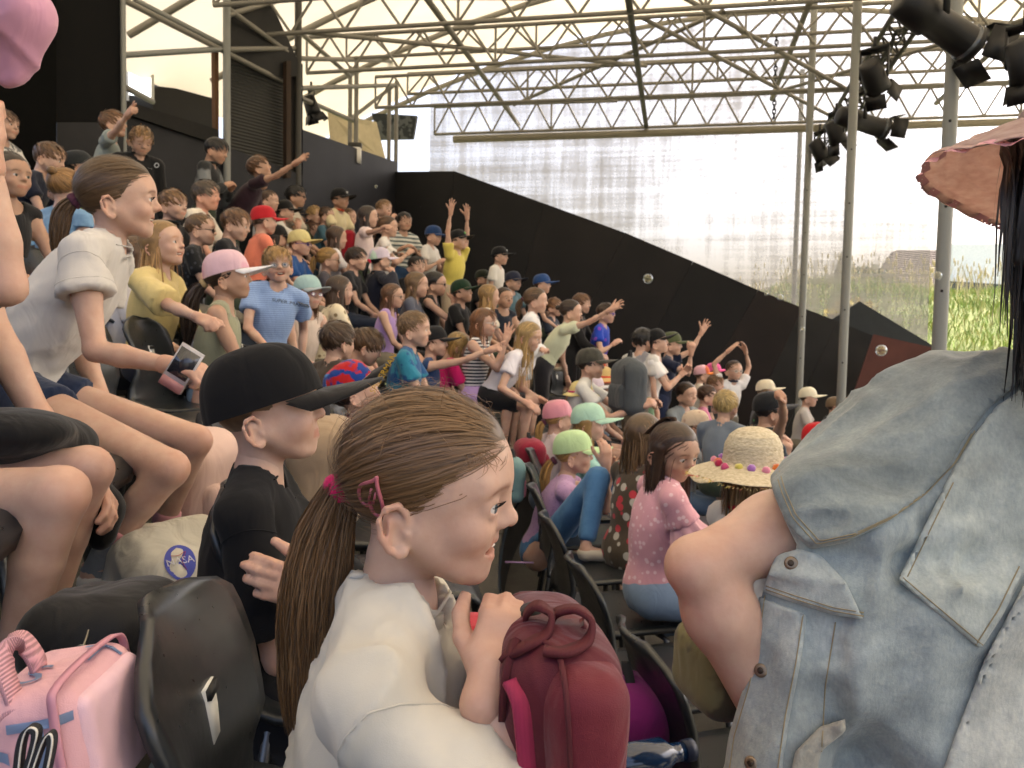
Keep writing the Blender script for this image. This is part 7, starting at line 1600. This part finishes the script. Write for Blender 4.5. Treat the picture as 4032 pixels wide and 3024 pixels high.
# folds common to all layers, as a smooth offset of the surface
near = np.argwhere(np.abs(FW) < .045); nidx = tuple(near.T); pts = GW.lo+near*GW.h; fold = np.zeros(len(pts)); rs = np.random.RandomState(2)
fx = np.stack([pts[:, 0], pts[:, 1], pts[:, 2]], 1); wv = np.stack([vnoise(fx*5, 1), vnoise(fx*5+7, 2), vnoise(fx*5+13, 3)], 1)*.5
for i, (d_, sc_, am) in enumerate([((1, .2, .75), 8, .016), ((.2, .1, 1), 10, .012), ((1, 0, -.35), 12, .009), ((.6, .3, .8), 18, .011), ((1, .1, .2), 24, .008), ((.3, .2, 1), 34, .005)]):
    d_ = norm(d_); q = fx-np.outer(fx@d_, d_)*.82; rdg = 1-2*np.abs(vnoise(q*sc_+wv, i+20)); mk = np.clip(vnoise(fx*6+i*5, i+40)*1.5+.5, 0, 1); fold += am*np.sign(rdg)*np.abs(rdg)**1.3*mk
FW[tuple(near.T)] -= fold.astype(np.float32)
ppx, ppy, ppz = proj(pts); FN = FW[nidx]
def panel(name, poly, off, mat, parent, edge=.0):
    sd = polysd(ppx, ppy, poly)*ppz/FPX; roll = np.exp(-(np.minimum(sd, 0)/.007)**2)*.0035
    fn_ = smax(FN-off-roll, sd, .004)
    if edge is not None: fn_ = np.maximum(fn_, -(FN+.022))
    Fp = np.where(FW > 0, 1.0, 1.0 if edge is not None else -1.0).astype(np.float32)
    if edge is None: Fp = FW.copy()
    Fp[nidx] = fn_
    v, f = nets(Fp, GW.lo, GW.h); g = Geo(); g.add(v-wb, f); return obj(name, g, mat, parent)
armhole = [(3000, 1700), (4300, 1200), (4300, 3200), (2700, 3200), (2850, 3030), (2870, 2900), (2930, 2700), (2968, 2520), (2995, 2360), (3015, 2280), (3060, 2175), (3150, 2170), (3090, 2050), (3035, 1900)]
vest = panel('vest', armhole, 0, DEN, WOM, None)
YOKE = [(2990, 1700), (3032, 1890), (3050, 1955), (3095, 2060), (3190, 2165), (3330, 2135), (3480, 2065), (3620, 1965), (3730, 1850), (3800, 1730), (3900, 1600), (4300, 1300), (4300, 1100), (2990, 1500)]
panel('shoulder_yoke', YOKE, .009, denim('#868e8b'), vest)  # shade painted into the yoke: darker copy of the vest denim
PLK = [(2700, 3200), (2850, 3030), (2868, 2900), (2928, 2700), (2965, 2520), (2990, 2345), (3180, 2420), (3150, 2620), (3110, 2820), (3080, 3030), (3060, 3250)]
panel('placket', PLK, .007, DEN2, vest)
TAB = [(3018, 2285), (3052, 2185), (3150, 2160), (3230, 2185), (3330, 2290), (3400, 2440), (3280, 2420), (3120, 2370), (3000, 2330)]
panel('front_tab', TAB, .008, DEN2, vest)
FLAP = [(3535, 2285), (3860, 2560), (3950, 2420), (4100, 2130), (4300, 1700), (4300, 1350), (3920, 1600), (3815, 1740), (3740, 1870)]
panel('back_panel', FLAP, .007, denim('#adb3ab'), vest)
SLV = [(3640, 3250), (3760, 2900), (3875, 2600), (3965, 2430), (4110, 2150), (4400, 1800), (4400, 3300)]
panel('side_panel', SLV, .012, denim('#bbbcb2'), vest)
POC = [(3080, 3250), (3130, 2960), (3230, 2860), (3330, 2830), (3330, 2880), (3230, 2960), (3190, 3250)]
panel('pocket_edge', POC, .012, denim('#aaa698'), vest)
# seams and stitching on top of the panels
def hitW(px, py, off):
    r = ray(px, py); r = r; lo_, hi_ = .7, 1.5; t = np.linspace(lo_, hi_, 400); pt = CAM+np.outer(t, r); Fv = Fpt(VD, pt); i = np.argmax(Fv < off); return pt[i]-r/np.linalg.norm(r)*.0015
THR = plain('#9a8c6c', .8)
def stitch(poly, off, n=40, shift=(0, 0), r=.0008):
    poly = np.asarray(poly, float)+np.asarray(shift); L = np.concatenate([[0], np.cumsum(np.hypot(*np.diff(poly, axis=0).T))]); t = np.linspace(0, L[-1], n); q = np.stack([np.interp(t, L, poly[:, 0]), np.interp(t, L, poly[:, 1])], 1)
    # follow the folded surface by looking the point up on the vest meshes
    pts = []
    for x, y in q:
        d_ = Vector(ray(x, y)).normalized(); best = None
        for o in vest.children_recursive+[vest]:
            if o.type != 'MESH' or o.name.startswith('stitch'): continue
            ok, h_, nn, _ = o.ray_cast(Vector(CAM-wb), d_)
            if ok and (best is None or (h_-Vector(CAM-wb)).length < best[0]): best = ((h_-Vector(CAM-wb)).length, np.array(h_))
        if best is not None: pts.append(best[1]-np.array(d_)*.0006)
    if len(pts) < 3: return
    v, f = tubeg(pts, r, 5); g = Geo(); g.add(v, f); obj('stitching', g, THR, vest)
stitch(YOKE[1:10], .009, 46, (26, -22)); stitch(YOKE[1:10], .009, 46, (38, -34)); stitch(PLK[1:6], .007, 40, (22, 0)); stitch(PLK[6:10], .007, 40, (-18, 0)); stitch(TAB[5:9], .008, 26, (0, -14)); stitch(TAB[5:9], .008, 26, (0, -28)); stitch(FLAP[0:2], .007, 24, (10, -20)); stitch([(3860, 2540), (3950, 2400), (4032, 2230)], .007, 24, (-18, 0)); stitch([(3740, 1890), (3560, 2260)], .007, 20, (14, 10)); stitch([(3290, 2450), (3250, 2700), (3235, 2960)], .0, 20)
for x, y in ((3116, 2218), (2996, 2640), (2958, 3005)):
    d_ = Vector(ray(x, y)).normalized(); best = None
    for o in vest.children_recursive+[vest]:
        if o.type == 'MESH' and not o.name.startswith('stitch'):
            ok, h_, nn, _ = o.ray_cast(Vector(CAM-wb), d_)
            if ok and (best is None or (h_-Vector(CAM-wb)).length < best[0]): best = ((h_-Vector(CAM-wb)).length, np.array(h_), np.array(nn))
    if best is None: continue
    c_, n_ = best[1], norm(best[2]*.6-np.array(d_)*.6); v, f = tubeg([c_-n_*.002, c_+n_*.0015, c_+n_*.003, c_+n_*.0032], [.0088, .0088, .0075, .005], 20); g = Geo(); g.add(v, f); bt = obj('button', g, plain('#8a7a66', .35, .7), vest)
    v, f = tubeg([c_+n_*.003, c_+n_*.0042, c_+n_*.0046], [.0042, .0040, .002], 14); g = Geo(); g.add(v, f); obj('button_boss', g, plain('#4a3f34', .4, .7), bt)
# trousers below the vest
sdf_obj('trousers', [ell(P(3800, 3350, 1.2), (.2, .18, .16), k=.05), cap(P(3700, 3400, 1.25), P(3700, 3400, 1.25)+V3(.42, .1, .02), .095, .075, k=.05), cap(P(3600, 3400, 1.1), P(3600, 3400, 1.1)+V3(.44, -.02, .02), .095, .075, k=.05), cap(P(3700, 3400, 1.25)+V3(.42, .1, .02), P(3700, 3400, 1.25)+V3(.40, .1, -.42), .07, .06, k=.05), cap(P(3600, 3400, 1.1)+V3(.44, -.02, .02), P(3600, 3400, 1.1)+V3(.42, -.02, -.42), .07, .06, k=.05)], .012, cloth('#3a4048'), WOM, .006, 8, 1, wb)
# handbag with olive camouflage below her arm
sdf_obj('handbag', [box(P(2810, 2620, 1.18), (.042, .07, .06), rotm(15), .035, k=.02)], .006, cloth('#4a4634', 'camo', '#6d6848', 10), None, .005, 12, 3, None, label='olive patterned handbag under the bare arm beside the chairs', cat='handbag')
